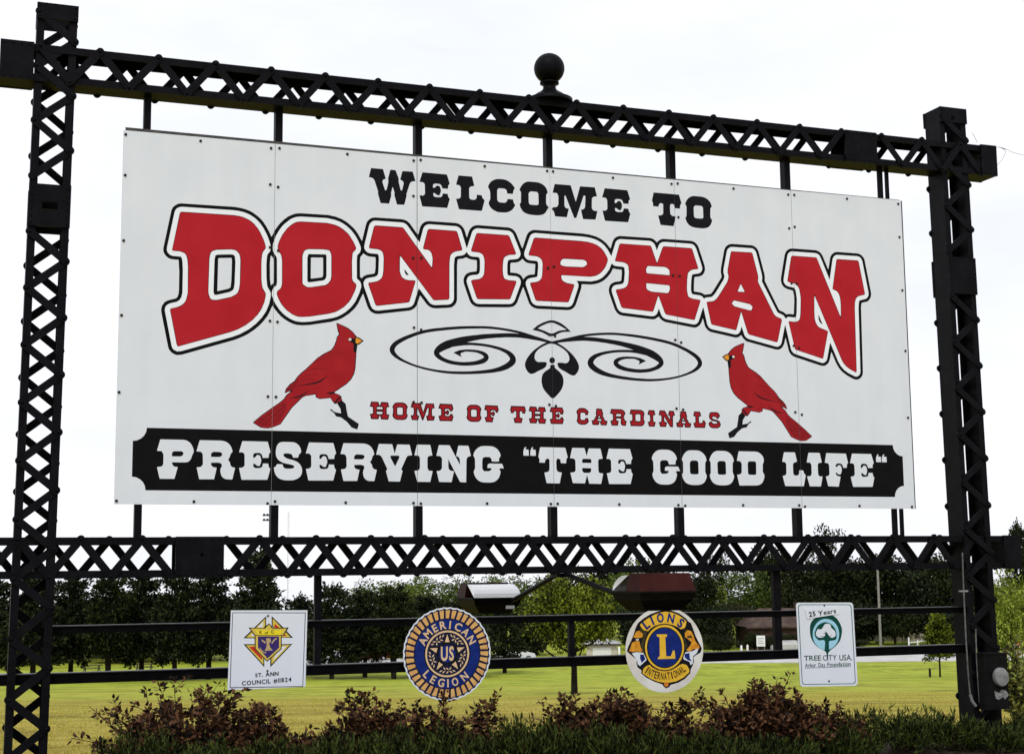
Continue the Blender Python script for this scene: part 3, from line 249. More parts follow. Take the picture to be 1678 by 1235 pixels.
('red','458,2330 460,2337 465,2341 472,2342 887,2345 911,2344 936,2341 960,2336 963,2335 986,2327 1009,2317 1029,2303 1032,2301 1051,2285 1068,2267 1083,2247 1086,2244 1099,2222 1112,2199 1123,2176 1131,2157 1136,2144 1141,2130 1145,2116 1147,2105 1148,2097 1146,2090 1142,2084 1135,2077 1127,2066 1122,2054 1119,2042 1117,2027 1114,2005 1113,1984 1113,1962 1114,1849 1115,1827 1117,1806 1120,1785 1122,1773 1126,1759 1131,1746 1140,1735 1141,1734 1148,1722 1152,1710 1152,1696 1150,1684 1146,1664 1141,1644 1134,1625 1130,1613 1119,1589 1106,1566 1091,1544 1087,1539 1068,1516 1048,1496 1027,1476 1018,1469 997,1453 975,1438 951,1424 949,1422 925,1410 900,1399 875,1390 469,1256 462,1255 458,1257 455,1264 398,1537 398,1544 401,1549 407,1552 447,1563 463,1569 479,1577 493,1588 494,1589 506,1602 515,1616 522,1633 524,1640 529,1660 532,1681 533,1702 533,1840 533,1868 531,1896 529,1924 527,1947 525,1962 521,1976 516,1990 515,1993 508,2004 498,2013 486,2019 484,2019 470,2023 456,2025 442,2025 413,2024 407,2026 403,2029 403,2036|726,2048 738,2053 750,2057 763,2059 864,2067 874,2068 884,2067 893,2066 895,2066 904,2064 913,2060 921,2054 926,2049 935,2039 941,2027 945,2014 946,2008 948,1992 950,1976 950,1960 948,1800 947,1780 944,1759 941,1738 940,1733 934,1716 924,1701 910,1689 908,1687 892,1677 875,1669 857,1663 770,1640 757,1638 743,1637 730,1638 719,1640 712,1643 707,1647 703,1654 697,1668 692,1684 689,1700 689,1717 692,1970 693,1985 696,2000 699,2015 701,2019 706,2031 714,2040 724,2047|1398,2324 1410,2329 1423,2332 1437,2333 1629,2338 1659,2337 1689,2334 1718,2328 1721,2327 1750,2318 1776,2306 1801,2289 1810,2282 1831,2264 1850,2244 1866,2221 1878,2201 1886,2188 1893,2174 1899,2160 1903,2148 1905,2141 1903,2135 1899,2129 1890,2121 1881,2110 1875,2098 1872,2084 1871,2073 1870,2053 1869,2033 1869,2013 1869,1903 1870,1892 1871,1882 1874,1872 1874,1870 1878,1861 1884,1853 1892,1847 1901,1841 1907,1836 1909,1830 1908,1823 1905,1809 1900,1793 1895,1778 1888,1762 1878,1740 1865,1713 1848,1689 1829,1666 1824,1661 1804,1642 1782,1625 1758,1610 1755,1608 1730,1596 1704,1587 1676,1580 1523,1549 1499,1545 1475,1542 1451,1541 1448,1541 1424,1543 1401,1548 1379,1558 1372,1562 1348,1576 1327,1593 1308,1613 1301,1621 1286,1640 1274,1660 1263,1681 1252,1706 1250,1713 1249,1720 1249,1727 1249,1728 1251,1735 1255,1741 1260,1746 1267,1752 1276,1760 1283,1770 1287,1781 1287,1783 1290,1795 1291,1808 1292,1821 1290,1984 1290,1999 1288,2013 1286,2027 1285,2032 1282,2044 1276,2054 1268,2064 1267,2065 1259,2074 1255,2085 1252,2097 1252,2099 1252,2112 1254,2125 1257,2137 1265,2160 1274,2185 1286,2208 1300,2231 1310,2246 1322,2263 1336,2278 1352,2293 1363,2302 1373,2310 1385,2317 1396,2323|1482,2105 1491,2109 1500,2112 1510,2113 1624,2118 1637,2119 1649,2118 1662,2118 1670,2117 1677,2115 1683,2111 1688,2105 1692,2096 1698,2084 1701,2071 1702,2057 1703,1895 1701,1875 1695,1857 1685,1840 1683,1838 1670,1823 1653,1813 1635,1807 1523,1786 1507,1785 1491,1788 1477,1796 1463,1804 1458,1809 1454,1816 1453,1823 1451,2033 1452,2048 1454,2062 1459,2075 1462,2083 1466,2092 1473,2099 1481,2104|2063,2334 2066,2341 2071,2345 2078,2346 2301,2348 2308,2347 2315,2344 2320,2338 2565,2014 2569,2010 2572,2011 2573,2016 2577,2076 2578,2092 2576,2108 2573,2124 2571,2133 2568,2144 2562,2154 2554,2162 2553,2163 2544,2170 2534,2174 2522,2175 2503,2175 2497,2176 2494,2180 2494,2186 2533,2336 2536,2343 2541,2347 2548,2348 2778,2349 2785,2347 2790,2344 2793,2337 2835,2198 2836,2192 2833,2187 2827,2185 2801,2181 2784,2177 2769,2171 2754,2163 2752,2162 2740,2151 2732,2138 2727,2123 2725,2114 2722,2093 2720,2072 2720,2051 2719,1765 2717,1758 2713,1754 2707,1752 2594,1741 2587,1742 2580,1745 2575,1750 2291,2109 2287,2113 2284,2112 2283,2106 2281,1988 2282,1972 2286,1955 2291,1939 2294,1934 2301,1922 2310,1912 2322,1905 2323,1904 2336,1898 2350,1895 2364,1895 2411,1896 2417,1895 2420,1891 2420,1885 2370,1723 2367,1716 2362,1712 2355,1710 2093,1668 2086,1668 2080,1672 2077,1678 2018,1841 2018,1848 2020,1852 2026,1855 2061,1861 2078,1865 2094,1872 2109,1880 2111,1881 2124,1892 2133,1905 2139,1920 2141,1926 2145,1945 2147,1965 2148,1984 2150,2064 2149,2079 2148,2093 2145,2108 2144,2113 2140,2124 2133,2134 2123,2141 2122,2142 2111,2147 2100,2150 2087,2152 2032,2152 2026,2154 2023,2157 2023,2164|2969,2333 2973,2339 2978,2343 2985,2344 3253,2344 3261,2343 3266,2339 3270,2333 3327,2197 3328,2190 3326,2186 3320,2184 3271,2178 3257,2175 3244,2169 3233,2162 3231,2161 3221,2151 3214,2140 3210,2127 3209,2116 3206,2096 3204,2077 3203,2057 3203,2029 3204,2013 3206,1998 3209,1983 3213,1971 3216,1964 3221,1959 3228,1955 3236,1952 3248,1948 3261,1946 3274,1945 3320,1946 3326,1944 3329,1941 3328,1934 3275,1797 3272,1791 3266,1787 3259,1785 2985,1773 2978,1774 2973,1777 2969,1784 2923,1917 2922,1923 2925,1928 2931,1930 2972,1936 2987,1939 3001,1945 3014,1953 3016,1954 3027,1965 3034,1977 3039,1991 3040,1997 3043,2014 3044,2032 3045,2049 3045,2094 3045,2109 3042,2124 3039,2139 3037,2145 3032,2156 3025,2165 3015,2172 3014,2173 3002,2177 2991,2180 2978,2182 2933,2183 2926,2184 2924,2188 2924,2194|3499,2329 3503,2335 3508,2339 3515,2340 3959,2340 3987,2339 4016,2336 4044,2332 4053,2330 4077,2324 4100,2314 4122,2301 4124,2300 4144,2284 4161,2266 4175,2245 4193,2215 4196,2208 4198,2200 4199,2193 4199,2192 4198,2184 4197,2176 4194,2168 4186,2149 4178,2130 4167,2113 4154,2097 4140,2082 4122,2065 4102,2052 4079,2042 4076,2041 4052,2034 4028,2030 4003,2029 3761,2029 3756,2028 3752,2025 3750,2019 3750,2016 3749,2008 3750,2001 3753,1993 3755,1987 3761,1977 3769,1970 3778,1964 3785,1962 3799,1957 3813,1953 3828,1951 3863,1948 3869,1947 3872,1942 3871,1936 3821,1801 3818,1795 3812,1791 3805,1789 3524,1787 3517,1788 3512,1792 3508,1798 3464,1926 3463,1932 3466,1936 3472,1938 3506,1943 3522,1947 3537,1953 3551,1963 3552,1964 3564,1976 3571,1990 3575,2005 3575,2012 3577,2032 3579,2052 3581,2072 3582,2087 3582,2103 3582,2118 3579,2133 3579,2136 3574,2149 3566,2160 3555,2170 3554,2171 3540,2177 3527,2181 3512,2183 3461,2183 3454,2185 3452,2189 3452,2195|3759,2167 3769,2174 3779,2177 3790,2179 3954,2180 3964,2179 3974,2177 3984,2174 3985,2173 3993,2168 3999,2161 4004,2153 4005,2149 4006,2141 4004,2135 3999,2130 3988,2120 3974,2111 3959,2106 3943,2104 3797,2102 3785,2103 3773,2105 3761,2108 3754,2110 3748,2113 3744,2118 3743,2126 3744,2137 3746,2148 3750,2158 3758,2166|4321,2332 4324,2339 4329,2342 4336,2344 4614,2346 4621,2345 4627,2341 4630,2335 4681,2191 4684,2185 4687,2185 4690,2190 4747,2336 4751,2342 4756,2346 4763,2347 5027,2348 5034,2347 5039,2343 5043,2337 5096,2177 5097,2171 5094,2166 5088,2164 5057,2160 5042,2157 5027,2152 5013,2144 5011,2143 5000,2132 4992,2120 4988,2105 4986,2094 4983,2072 4981,2050 4979,2028 4977,1984 4977,1965 4978,1946 4982,1927 4987,1908 4990,1901 4994,1895 5001,1892 5013,1888 5027,1884 5041,1881 5056,1879 5101,1876 5107,1875 5110,1871 5109,1864 5052,1704 5048,1697 5043,1694 5036,1694 4772,1728 4765,1731 4759,1735 4756,1741 4696,1897 4693,1902 4690,1902 4688,1897 4638,1759 4635,1752 4630,1749 4622,1748 4343,1766 4336,1768 4331,1772 4327,1778 4280,1912 4279,1918 4282,1923 4288,1925 4322,1930 4339,1934 4354,1940 4369,1949 4373,1951 4384,1961 4393,1973 4399,1987 4399,1989 4403,2004 4405,2020 4407,2036 4410,2073 4410,2092 4410,2111 4408,2129 4405,2148 4403,2155 4399,2161 4393,2166 4381,2172 4367,2178 4353,2182 4338,2183 4285,2184 4279,2186 4276,2189 4277,2196|4584,2154 4588,2160 4594,2163 4602,2164 4749,2165 4763,2164 4777,2160 4791,2153 4801,2147 4807,2142 4811,2136 4812,2129 4814,2096 4813,2089 4809,2085 4803,2084 4590,2089 4583,2090 4578,2094 4575,2101 4573,2108 4571,2120 4572,2131 4577,2142|4570,1995 4571,2001 4575,2005 4582,2006 4796,1998 4803,1997 4807,1993 4810,1986 4811,1979 4812,1967 4811,1956 4807,1945 4799,1929 4795,1923 4789,1919 4782,1918 4634,1922 4619,1924 4605,1928 4592,1934 4582,1941 4576,1946 4573,1952 4571,1959|5442,2336 5445,2343 5450,2346 5457,2348 5648,2349 5655,2348 5660,2344 5663,2338 5713,2141 5715,2129 5714,2117 5712,2105 5711,2103 5709,2091 5710,2080 5715,2069 5854,1807 5860,1796 5867,1786 5874,1777 5875,1775 5884,1767 5894,1760 5905,1756 5939,1745 5945,1742 5948,1737 5947,1730 5899,1537 5896,1531 5891,1527 5884,1528 5608,1585 5601,1588 5596,1592 5593,1599 5532,1796 5529,1801 5527,1801 5524,1796 5473,1631 5470,1625 5465,1622 5458,1621 5232,1658 5225,1661 5221,1665 5218,1672 5179,1849 5179,1856 5182,1860 5189,1862 5221,1865 5239,1869 5255,1876 5269,1886 5271,1887 5284,1900 5296,1913 5307,1927 5386,2042 5394,2056 5402,2071 5407,2087 5409,2094 5412,2107 5411,2120 5408,2133 5407,2135 5404,2148 5403,2161 5404,2174|5527,2049 5530,2054 5534,2054 5537,2049 5574,1985 5575,1979 5573,1975 5567,1974 5503,1972 5497,1973 5495,1977 5496,1983|5448,1888 5453,1893 5460,1895 5467,1895 5607,1873 5620,1870 5631,1864 5641,1856 5648,1849 5652,1844 5653,1837 5650,1831 5639,1812 5634,1807 5628,1804 5621,1804 5476,1830 5464,1834 5452,1839 5442,1847 5436,1854 5432,1860 5432,1866 5435,1872|6077,2336 6080,2342 6085,2346 6091,2348 6334,2348 6341,2346 6347,2343 6351,2337 6586,1784 6588,1779 6590,1780 6591,1785 6595,1884 6596,1909 6595,1934 6593,1959 6591,1975 6588,1991 6583,2006 6576,2021 6575,2023 6566,2036 6554,2045 6539,2051 6522,2055 6516,2058 6513,2062 6513,2069 6566,2334 6568,2341 6573,2345 6580,2346 6793,2347 6800,2346 6805,2342 6807,2335 6860,2039 6860,2032 6857,2027 6850,2024 6803,2014 6792,2011 6782,2005 6772,1998 6771,1997 6763,1989 6757,1979 6753,1968 6750,1956 6746,1938 6743,1920 6742,1902 6733,1287 6732,1281 6728,1278 6722,1280 6667,1305 6630,1327 6601,1356 6579,1393 6310,1996 6307,2001 6306,2000 6305,1995 6299,1850 6298,1825 6299,1800 6300,1776 6301,1765 6304,1746 6310,1728 6319,1711 6320,1709 6332,1694 6347,1682 6364,1675 6428,1656 6434,1653 6437,1648 6437,1641 6379,1404 6376,1398 6371,1395 6364,1395 6094,1465 6088,1468 6083,1472 6080,1479 6026,1713 6026,1720 6029,1723 6036,1724 6077,1720 6093,1721 6108,1724 6123,1730 6125,1731 6137,1741 6145,1753 6150,1768 6152,1776 6155,1796 6157,1816 6159,1836 6164,1916 6165,1946 6163,1975 6159,2005 6154,2029 6150,2044 6143,2058 6134,2070 6132,2072 6121,2082 6108,2089 6093,2093 6038,2101 6032,2103 6029,2108 6029,2114'),
('ink','2033,2839 2035,2842 2038,2843 2135,2843 2138,2842 2140,2839 2163,2763 2163,2760 2161,2758 2151,2756 2143,2752 2137,2745 2137,2744 2134,2735 2135,2726 2157,2662 2159,2659 2162,2660 2165,2662 2169,2667 2172,2673 2184,2728 2185,2740 2184,2751 2184,2752 2183,2764 2185,2775 2202,2839 2203,2842 2207,2843 2245,2843 2248,2842 2250,2839 2273,2783 2276,2772 2277,2760 2276,2759 2277,2748 2278,2736 2294,2673 2296,2671 2299,2670 2302,2671 2306,2673 2307,2676 2318,2723 2320,2732 2318,2741 2318,2742 2314,2750 2307,2755 2293,2762 2290,2764 2290,2767 2308,2836 2310,2839 2313,2840 2397,2843 2400,2842 2402,2839 2424,2764 2424,2761 2421,2760 2404,2758 2394,2756 2385,2750 2384,2749 2378,2741 2373,2731 2347,2648 2345,2641 2346,2634 2346,2634 2346,2627 2345,2620 2327,2551 2325,2548 2322,2547 2265,2544 2262,2545 2260,2548 2239,2621 2238,2628 2239,2635 2239,2635 2240,2642 2239,2650 2224,2693 2223,2694 2222,2692 2210,2642 2210,2635 2211,2628 2211,2628 2212,2621 2211,2614 2193,2550 2191,2547 2188,2546 2122,2546 2119,2546 2117,2549 2097,2617 2095,2626 2095,2635 2096,2636 2095,2645 2093,2654 2066,2734 2062,2743 2055,2751 2055,2752 2046,2757 2036,2760 2020,2762 2017,2763 2016,2766'),
('ink','2484,2840 2486,2842 2489,2843 2701,2842 2704,2841 2706,2838 2729,2765 2729,2761 2727,2758 2723,2754 2717,2747 2715,2738 2714,2720 2713,2717 2710,2716 2666,2716 2663,2717 2661,2720 2659,2728 2656,2737 2650,2745 2649,2746 2641,2751 2632,2753 2602,2753 2594,2751 2586,2747 2582,2743 2580,2740 2579,2737 2579,2718 2580,2715 2583,2715 2588,2715 2595,2718 2601,2723 2609,2734 2612,2736 2615,2737 2634,2735 2637,2734 2639,2731 2647,2715 2651,2696 2647,2677 2638,2655 2636,2653 2633,2652 2623,2652 2613,2655 2605,2661 2602,2663 2596,2667 2589,2669 2584,2669 2581,2668 2581,2665 2583,2648 2584,2644 2587,2642 2592,2639 2600,2636 2609,2635 2634,2636 2644,2637 2652,2641 2653,2642 2660,2648 2663,2656 2664,2668 2666,2670 2669,2672 2708,2672 2711,2671 2712,2668 2714,2656 2717,2646 2722,2638 2727,2633 2729,2630 2729,2626 2707,2550 2705,2548 2702,2547 2486,2544 2483,2545 2481,2548 2460,2631 2461,2634 2463,2636 2483,2637 2492,2640 2500,2646 2501,2646 2506,2654 2507,2663 2506,2732 2504,2741 2499,2748 2498,2749 2491,2754 2482,2756 2461,2756 2459,2757 2459,2760'),
('ink','2808,2840 2810,2842 2813,2843 2929,2843 2932,2842 2934,2839 2952,2764 2952,2761 2949,2760 2930,2756 2921,2753 2913,2747 2913,2747 2907,2739 2905,2730 2906,2659 2908,2650 2913,2644 2914,2644 2921,2639 2929,2638 2946,2638 2955,2640 2963,2644 2964,2645 2970,2651 2972,2660 2975,2682 2976,2685 2979,2686 3016,2684 3019,2683 3021,2680 3023,2671 3027,2660 3035,2652 3043,2646 3045,2643 3046,2639 3021,2548 3019,2546 3016,2545 2815,2544 2812,2545 2810,2548 2787,2630 2787,2633 2789,2635 2806,2637 2815,2640 2822,2645 2823,2646 2828,2653 2829,2662 2830,2733 2828,2742 2823,2750 2823,2750 2815,2755 2806,2757 2790,2758 2787,2759 2787,2762'),
('ink','3121,2824 3150,2838 3181,2843 3216,2843 3243,2840 3268,2830 3272,2828 3293,2813 3310,2795 3325,2776 3326,2772 3325,2769 3320,2761 3315,2751 3312,2740 3308,2722 3306,2719 3303,2718 3257,2718 3254,2719 3253,2722 3252,2735 3249,2745 3243,2752 3242,2753 3233,2758 3222,2760 3188,2760 3178,2758 3170,2753 3170,2752 3164,2745 3162,2735 3162,2664 3163,2653 3169,2644 3169,2643 3178,2636 3188,2634 3220,2634 3232,2635 3242,2640 3243,2642 3251,2649 3255,2659 3257,2667 3259,2670 3262,2671 3305,2670 3308,2669 3309,2666 3312,2651 3315,2641 3321,2631 3326,2624 3327,2621 3327,2617 3315,2596 3300,2576 3279,2562 3276,2560 3251,2550 3224,2546 3187,2545 3161,2547 3137,2556 3128,2560 3112,2570 3099,2584 3093,2592 3087,2602 3083,2613 3083,2614 3083,2626 3087,2636 3090,2640 3096,2653 3098,2668 3097,2716 3094,2732 3087,2747 3079,2758 3078,2762 3078,2765 3085,2783 3095,2801 3109,2816'),
('ink','3435,2837 3451,2842 3468,2843 3528,2843 3552,2841 3574,2834 3579,2832 3597,2822 3612,2808 3616,2803 3625,2790 3631,2774 3635,2761 3635,2757 3633,2754 3628,2748 3622,2739 3620,2729 3618,2667 3620,2653 3626,2641 3633,2632 3635,2629 3635,2625 3629,2607 3622,2590 3611,2574 3610,2573 3595,2560 3578,2553 3573,2551 3550,2546 3526,2544 3479,2545 3454,2547 3429,2553 3422,2556 3405,2565 3391,2579 3389,2582 3379,2597 3373,2614 3369,2629 3369,2632 3371,2636 3375,2640 3380,2647 3381,2655 3383,2733 3381,2743 3376,2751 3371,2757 3369,2760 3370,2764 3378,2781 3388,2799 3401,2815 3405,2819 3418,2829 3433,2837|3462,2746 3470,2753 3480,2755 3523,2755 3532,2754 3539,2749 3539,2749 3544,2742 3546,2733 3547,2649 3546,2645 3543,2643 3539,2640 3532,2637 3524,2636 3478,2636 3469,2637 3462,2641 3462,2642 3457,2648 3455,2656 3454,2727 3456,2737 3461,2746'),
('ink','3702,2838 3704,2841 3707,2842 3853,2843 3856,2842 3858,2840 3902,2699 3903,2697 3904,2699 3945,2837 3947,2840 3950,2841 4085,2843 4089,2842 4090,2839 4108,2765 4107,2762 4105,2760 4084,2758 4074,2754 4066,2747 4065,2746 4060,2737 4059,2726 4057,2655 4059,2645 4065,2636 4066,2635 4074,2630 4084,2628 4107,2628 4110,2627 4110,2625 4092,2552 4091,2549 4087,2548 3974,2544 3970,2545 3969,2548 3952,2624 3952,2627 3955,2629 3968,2632 3977,2636 3985,2644 3985,2645 3990,2654 3992,2665 3996,2753 3995,2756 3992,2758 3984,2759 3981,2759 3979,2757 3907,2553 3905,2550 3902,2549 3889,2548 3886,2549 3884,2551 3806,2742 3804,2745 3801,2744 3799,2743 3796,2740 3795,2737 3794,2657 3795,2648 3800,2640 3800,2640 3807,2634 3815,2631 3832,2629 3835,2628 3835,2625 3816,2553 3814,2550 3811,2549 3708,2549 3704,2550 3703,2552 3683,2625 3683,2629 3686,2630 3709,2633 3719,2636 3727,2643 3728,2644 3734,2654 3736,2665 3737,2729 3735,2740 3730,2750 3724,2758 3721,2760 3718,2761 3686,2761 3683,2762 3683,2764'),
('ink','4184,2840 4186,2842 4189,2843 4404,2842 4407,2841 4409,2838 4432,2765 4433,2761 4431,2758 4426,2754 4420,2747 4418,2738 4417,2720 4416,2717 4413,2716 4369,2716 4366,2717 4364,2720 4362,2728 4358,2737 4352,2745 4352,2746 4344,2751 4334,2753 4304,2753 4296,2751 4288,2747 4284,2743 4281,2740 4281,2737 4281,2718 4282,2715 4285,2715 4290,2715 4297,2718 4302,2723 4311,2734 4313,2736 4317,2737 4336,2735 4339,2734 4341,2731 4349,2715 4353,2696 4349,2677 4341,2655 4338,2653 4335,2652 4325,2652 4315,2655 4307,2661 4304,2663 4298,2667 4290,2669 4286,2669 4283,2668 4282,2665 4284,2648 4286,2644 4288,2642 4294,2639 4302,2636 4311,2635 4336,2636 4346,2637 4355,2641 4355,2642 4362,2648 4365,2657 4367,2668 4368,2670 4371,2672 4411,2672 4414,2671 4415,2668 4417,2656 4420,2646 4425,2638 4431,2633 4432,2630 4432,2626 4410,2550 4408,2548 4405,2547 4186,2544 4183,2545 4181,2548 4160,2631 4161,2634 4163,2636 4184,2637 4193,2640 4201,2646 4201,2646 4206,2654 4208,2663 4207,2732 4205,2741 4200,2748 4199,2749 4191,2754 4182,2756 4161,2756 4159,2757 4159,2760'),
('ink','4667,2839 4669,2842 4672,2843 4920,2843 4923,2842 4925,2839 4947,2766 4947,2762 4945,2759 4940,2755 4935,2747 4933,2738 4930,2716 4929,2713 4926,2712 4880,2713 4876,2715 4875,2718 4873,2738 4872,2742 4869,2744 4863,2747 4855,2750 4847,2750 4842,2749 4839,2747 4836,2745 4834,2740 4831,2732 4830,2723 4831,2667 4833,2657 4839,2648 4840,2647 4849,2641 4859,2638 4882,2635 4884,2634 4885,2631 4862,2548 4860,2545 4857,2544 4734,2546 4731,2547 4729,2550 4709,2629 4710,2632 4712,2633 4735,2636 4744,2639 4752,2645 4753,2645 4758,2653 4760,2662 4761,2736 4761,2740 4758,2743 4754,2745 4746,2748 4739,2748 4737,2748 4730,2746 4724,2741 4724,2741 4719,2734 4717,2727 4716,2718 4715,2715 4711,2714 4663,2715 4660,2716 4659,2719 4660,2733 4659,2743 4655,2753 4654,2753 4650,2763 4651,2773'),
('ink','5050,2837 5067,2842 5085,2843 5147,2843 5171,2841 5194,2834 5199,2832 5217,2822 5233,2808 5237,2803 5246,2790 5252,2774 5256,2761 5256,2757 5254,2754 5249,2748 5243,2739 5241,2729 5239,2667 5241,2653 5247,2641 5255,2632 5256,2629 5256,2625 5250,2607 5243,2590 5231,2574 5230,2573 5216,2560 5198,2553 5192,2551 5169,2546 5145,2544 5095,2545 5070,2547 5045,2553 5037,2556 5020,2565 5005,2579 5003,2582 4993,2597 4987,2614 4983,2629 4983,2632 4985,2636 4989,2640 4994,2647 4995,2655 4997,2733 4995,2743 4990,2751 4985,2757 4983,2760 4984,2764 4992,2781 5002,2799 5016,2815 5019,2819 5033,2829 5049,2837|5078,2746 5086,2753 5096,2755 5141,2755 5150,2754 5157,2749 5158,2749 5163,2742 5165,2733 5166,2649 5165,2645 5162,2643 5158,2640 5150,2637 5142,2636 5094,2636 5086,2637 5079,2641 5078,2642 5073,2648 5071,2656 5070,2727 5072,2737 5077,2746'),
('maroon','2040,859 2103,858 2114,825 2126,858 2186,857 2197,816 2178,814 2174,807 2174,762 2179,755 2198,754 2187,711 2126,711 2115,747 2103,712 2041,712 2029,756 2049,757 2056,763 2055,808 2048,814 2028,816|2095,814 2134,814 2138,809 2138,797 2090,797 2090,808|2090,775 2137,775 2137,762 2129,756 2097,756 2090,762'),
('deepred','2051,723 2042,746 2056,749 2065,758 2067,766 2064,813 2053,823 2042,826 2048,847 2096,848 2103,826 2091,824 2081,813 2080,796 2087,786 2081,781 2079,776 2080,761 2082,756 2091,748 2102,743 2096,723 2053,723|2133,723 2127,743 2136,747 2146,758 2147,778 2144,783 2138,786 2148,793 2149,808 2146,816 2141,822 2125,826 2132,846 2178,846 2184,826 2171,821 2164,811 2163,763 2164,758 2172,748 2185,743 2180,723 2178,721 2136,721'),
('maroon','2263,858 2314,859 2338,849 2352,833 2357,816 2349,807 2347,764 2357,753 2350,732 2337,717 2313,711 2264,711 2239,720 2226,736 2221,754 2227,761 2228,809 2221,817 2230,837 2245,853|2272,815 2304,815 2311,809 2311,760 2304,756 2272,756 2265,761 2264,806'),
('deepred','2263,722 2246,728 2236,741 2233,751 2238,761 2239,811 2234,821 2238,831 2251,843 2266,848 2311,848 2331,840 2342,828 2344,821 2338,808 2337,763 2345,751 2341,738 2331,727 2313,721 2266,721|2271,745 2259,753 2255,758 2255,811 2268,824 2308,825 2321,811 2321,756 2306,746 2273,745'),
('maroon','2390,858 2466,859 2489,785 2511,857 2582,858 2591,818 2573,815 2567,806 2566,760 2574,752 2593,752 2583,713 2522,711 2513,752 2527,755 2533,765 2535,816 2528,818 2490,713 2480,712 2440,811 2436,808 2435,762 2441,754 2456,752 2445,713 2390,713 2379,753 2398,755 2406,764 2407,808 2399,818 2379,818'),
('deepred','2532,721 2526,743 2534,748 2544,763 2546,816 2542,824 2527,828 2521,826 2518,821 2484,731 2449,816 2444,820 2439,821 2429,816 2425,808 2425,761 2434,746 2442,743 2438,726 2434,723 2399,723 2393,743 2404,746 2416,761 2417,808 2406,826 2394,829 2399,848 2457,848 2480,781 2489,775 2498,781 2519,847 2572,848 2578,828 2567,824 2557,810 2555,761 2557,754 2567,744 2578,741 2574,723 2534,721'),
('maroon','2634,859 2744,858 2756,818 2749,811 2748,796 2722,795 2720,806 2712,814 2688,814 2681,808 2681,795 2689,796 2697,806 2710,805 2719,786 2710,764 2698,764 2690,772 2681,772 2683,760 2691,756 2713,756 2722,761 2724,774 2747,774 2749,761 2756,753 2744,712 2633,711 2621,756 2638,757 2645,765 2645,808 2637,815 2620,816'),
('deepred','2643,721 2640,723 2635,746 2645,749 2653,758 2656,766 2655,811 2645,822 2635,828 2643,848 2735,847 2744,823 2738,807 2733,806 2720,821 2713,825 2685,824 2674,816 2670,808 2671,793 2675,786 2680,784 2690,785 2703,795 2707,786 2703,775 2693,782 2675,781 2671,773 2675,753 2690,745 2715,746 2728,753 2733,762 2738,763 2740,756 2744,751 2736,723 2645,721'),
('maroon','2911,858 2963,859 2986,849 3001,833 3005,816 2998,807 2996,764 3006,753 2999,732 2986,717 2962,711 2912,711 2887,720 2873,736 2869,754 2875,761 2876,809 2869,817 2878,837 2893,853|2920,815 2952,815 2960,809 2960,760 2952,756 2920,756 2913,761 2912,806'),
('deepred','2911,722 2894,729 2883,741 2880,751 2886,761 2886,811 2882,821 2886,831 2899,843 2914,848 2961,848 2979,841 2991,828 2993,821 2987,808 2986,763 2994,751 2990,738 2979,726 2961,721 2914,721|2919,746 2903,758 2903,811 2914,823 2919,825 2956,825 2967,816 2970,811 2969,756 2954,745 2921,745'),
('maroon','3038,859 3151,857 3162,816 3155,810 3153,795 3133,795 3129,808 3119,814 3099,814 3090,808 3089,797 3098,798 3105,806 3119,805 3127,785 3117,765 3101,765 3097,773 3088,773 3090,763 3099,757 3116,755 3103,711 3043,712 3031,755 3046,757 3053,764 3052,807 3045,814 3028,816'),
('deepred','3053,722 3050,724 3044,746 3053,749 3063,761 3063,808 3053,821 3042,826 3046,846 3048,848 3143,847 3150,821 3143,805 3135,816 3120,824 3095,823 3083,816 3080,811 3079,796 3083,789 3088,786 3100,788 3110,795 3115,786 3110,776 3108,775 3100,783 3090,783 3083,781 3078,776 3083,756 3093,748 3102,746 3095,723 3055,722'),
('maroon','3272,859 3398,858 3410,818 3403,811 3401,794 3374,794 3373,808 3364,813 3356,812 3352,803 3352,766 3361,757 3379,755 3367,711 3303,711 3292,754 3310,757 3317,764 3318,808 3311,812 3302,811 3297,805 3295,795 3268,795 3269,809 3262,819'),
('deepred','3312,722 3306,746 3316,748 3327,761 3328,811 3322,817 3310,823 3297,820 3285,806 3280,805 3279,813 3274,821 3280,846 3282,848 3390,848 3397,823 3391,806 3385,805 3380,816 3365,824 3350,820 3341,806 3342,763 3355,749 3366,746 3360,723 3357,721 3315,722'),
('maroon','3444,859 3505,858 3515,825 3526,858 3584,857 3595,816 3576,814 3572,807 3572,762 3578,755 3596,754 3585,711 3526,711 3515,747 3505,712 3444,712 3433,756 3453,757 3459,763 3459,808 3452,814 3432,816|3497,814 3534,814 3538,809 3538,797 3492,797 3492,808|3492,775 3537,775 3537,762 3530,756 3499,756 3492,762'),
('deepred','3455,723 3452,724 3447,746 3458,748 3470,761 3469,808 3467,814 3457,823 3446,826 3452,848 3495,848 3497,846 3504,826 3491,823 3482,811 3482,793 3489,786 3481,778 3482,761 3492,747 3503,743 3496,723 3457,723|3535,721 3528,743 3537,748 3546,758 3547,778 3544,783 3538,786 3548,793 3548,811 3540,822 3526,826 3535,847 3575,847 3581,826 3570,822 3562,811 3562,763 3563,758 3570,748 3582,743 3578,723 3575,721 3537,721'),
('maroon','3639,859 3748,858 3761,818 3753,811 3753,796 3727,795 3724,806 3717,814 3693,814 3685,808 3686,795 3694,796 3701,806 3715,805 3723,786 3714,764 3702,764 3694,772 3686,772 3688,760 3696,756 3718,756 3726,761 3728,774 3751,774 3753,761 3760,753 3748,712 3637,711 3626,756 3643,757 3650,765 3649,808 3642,815 3625,816'),
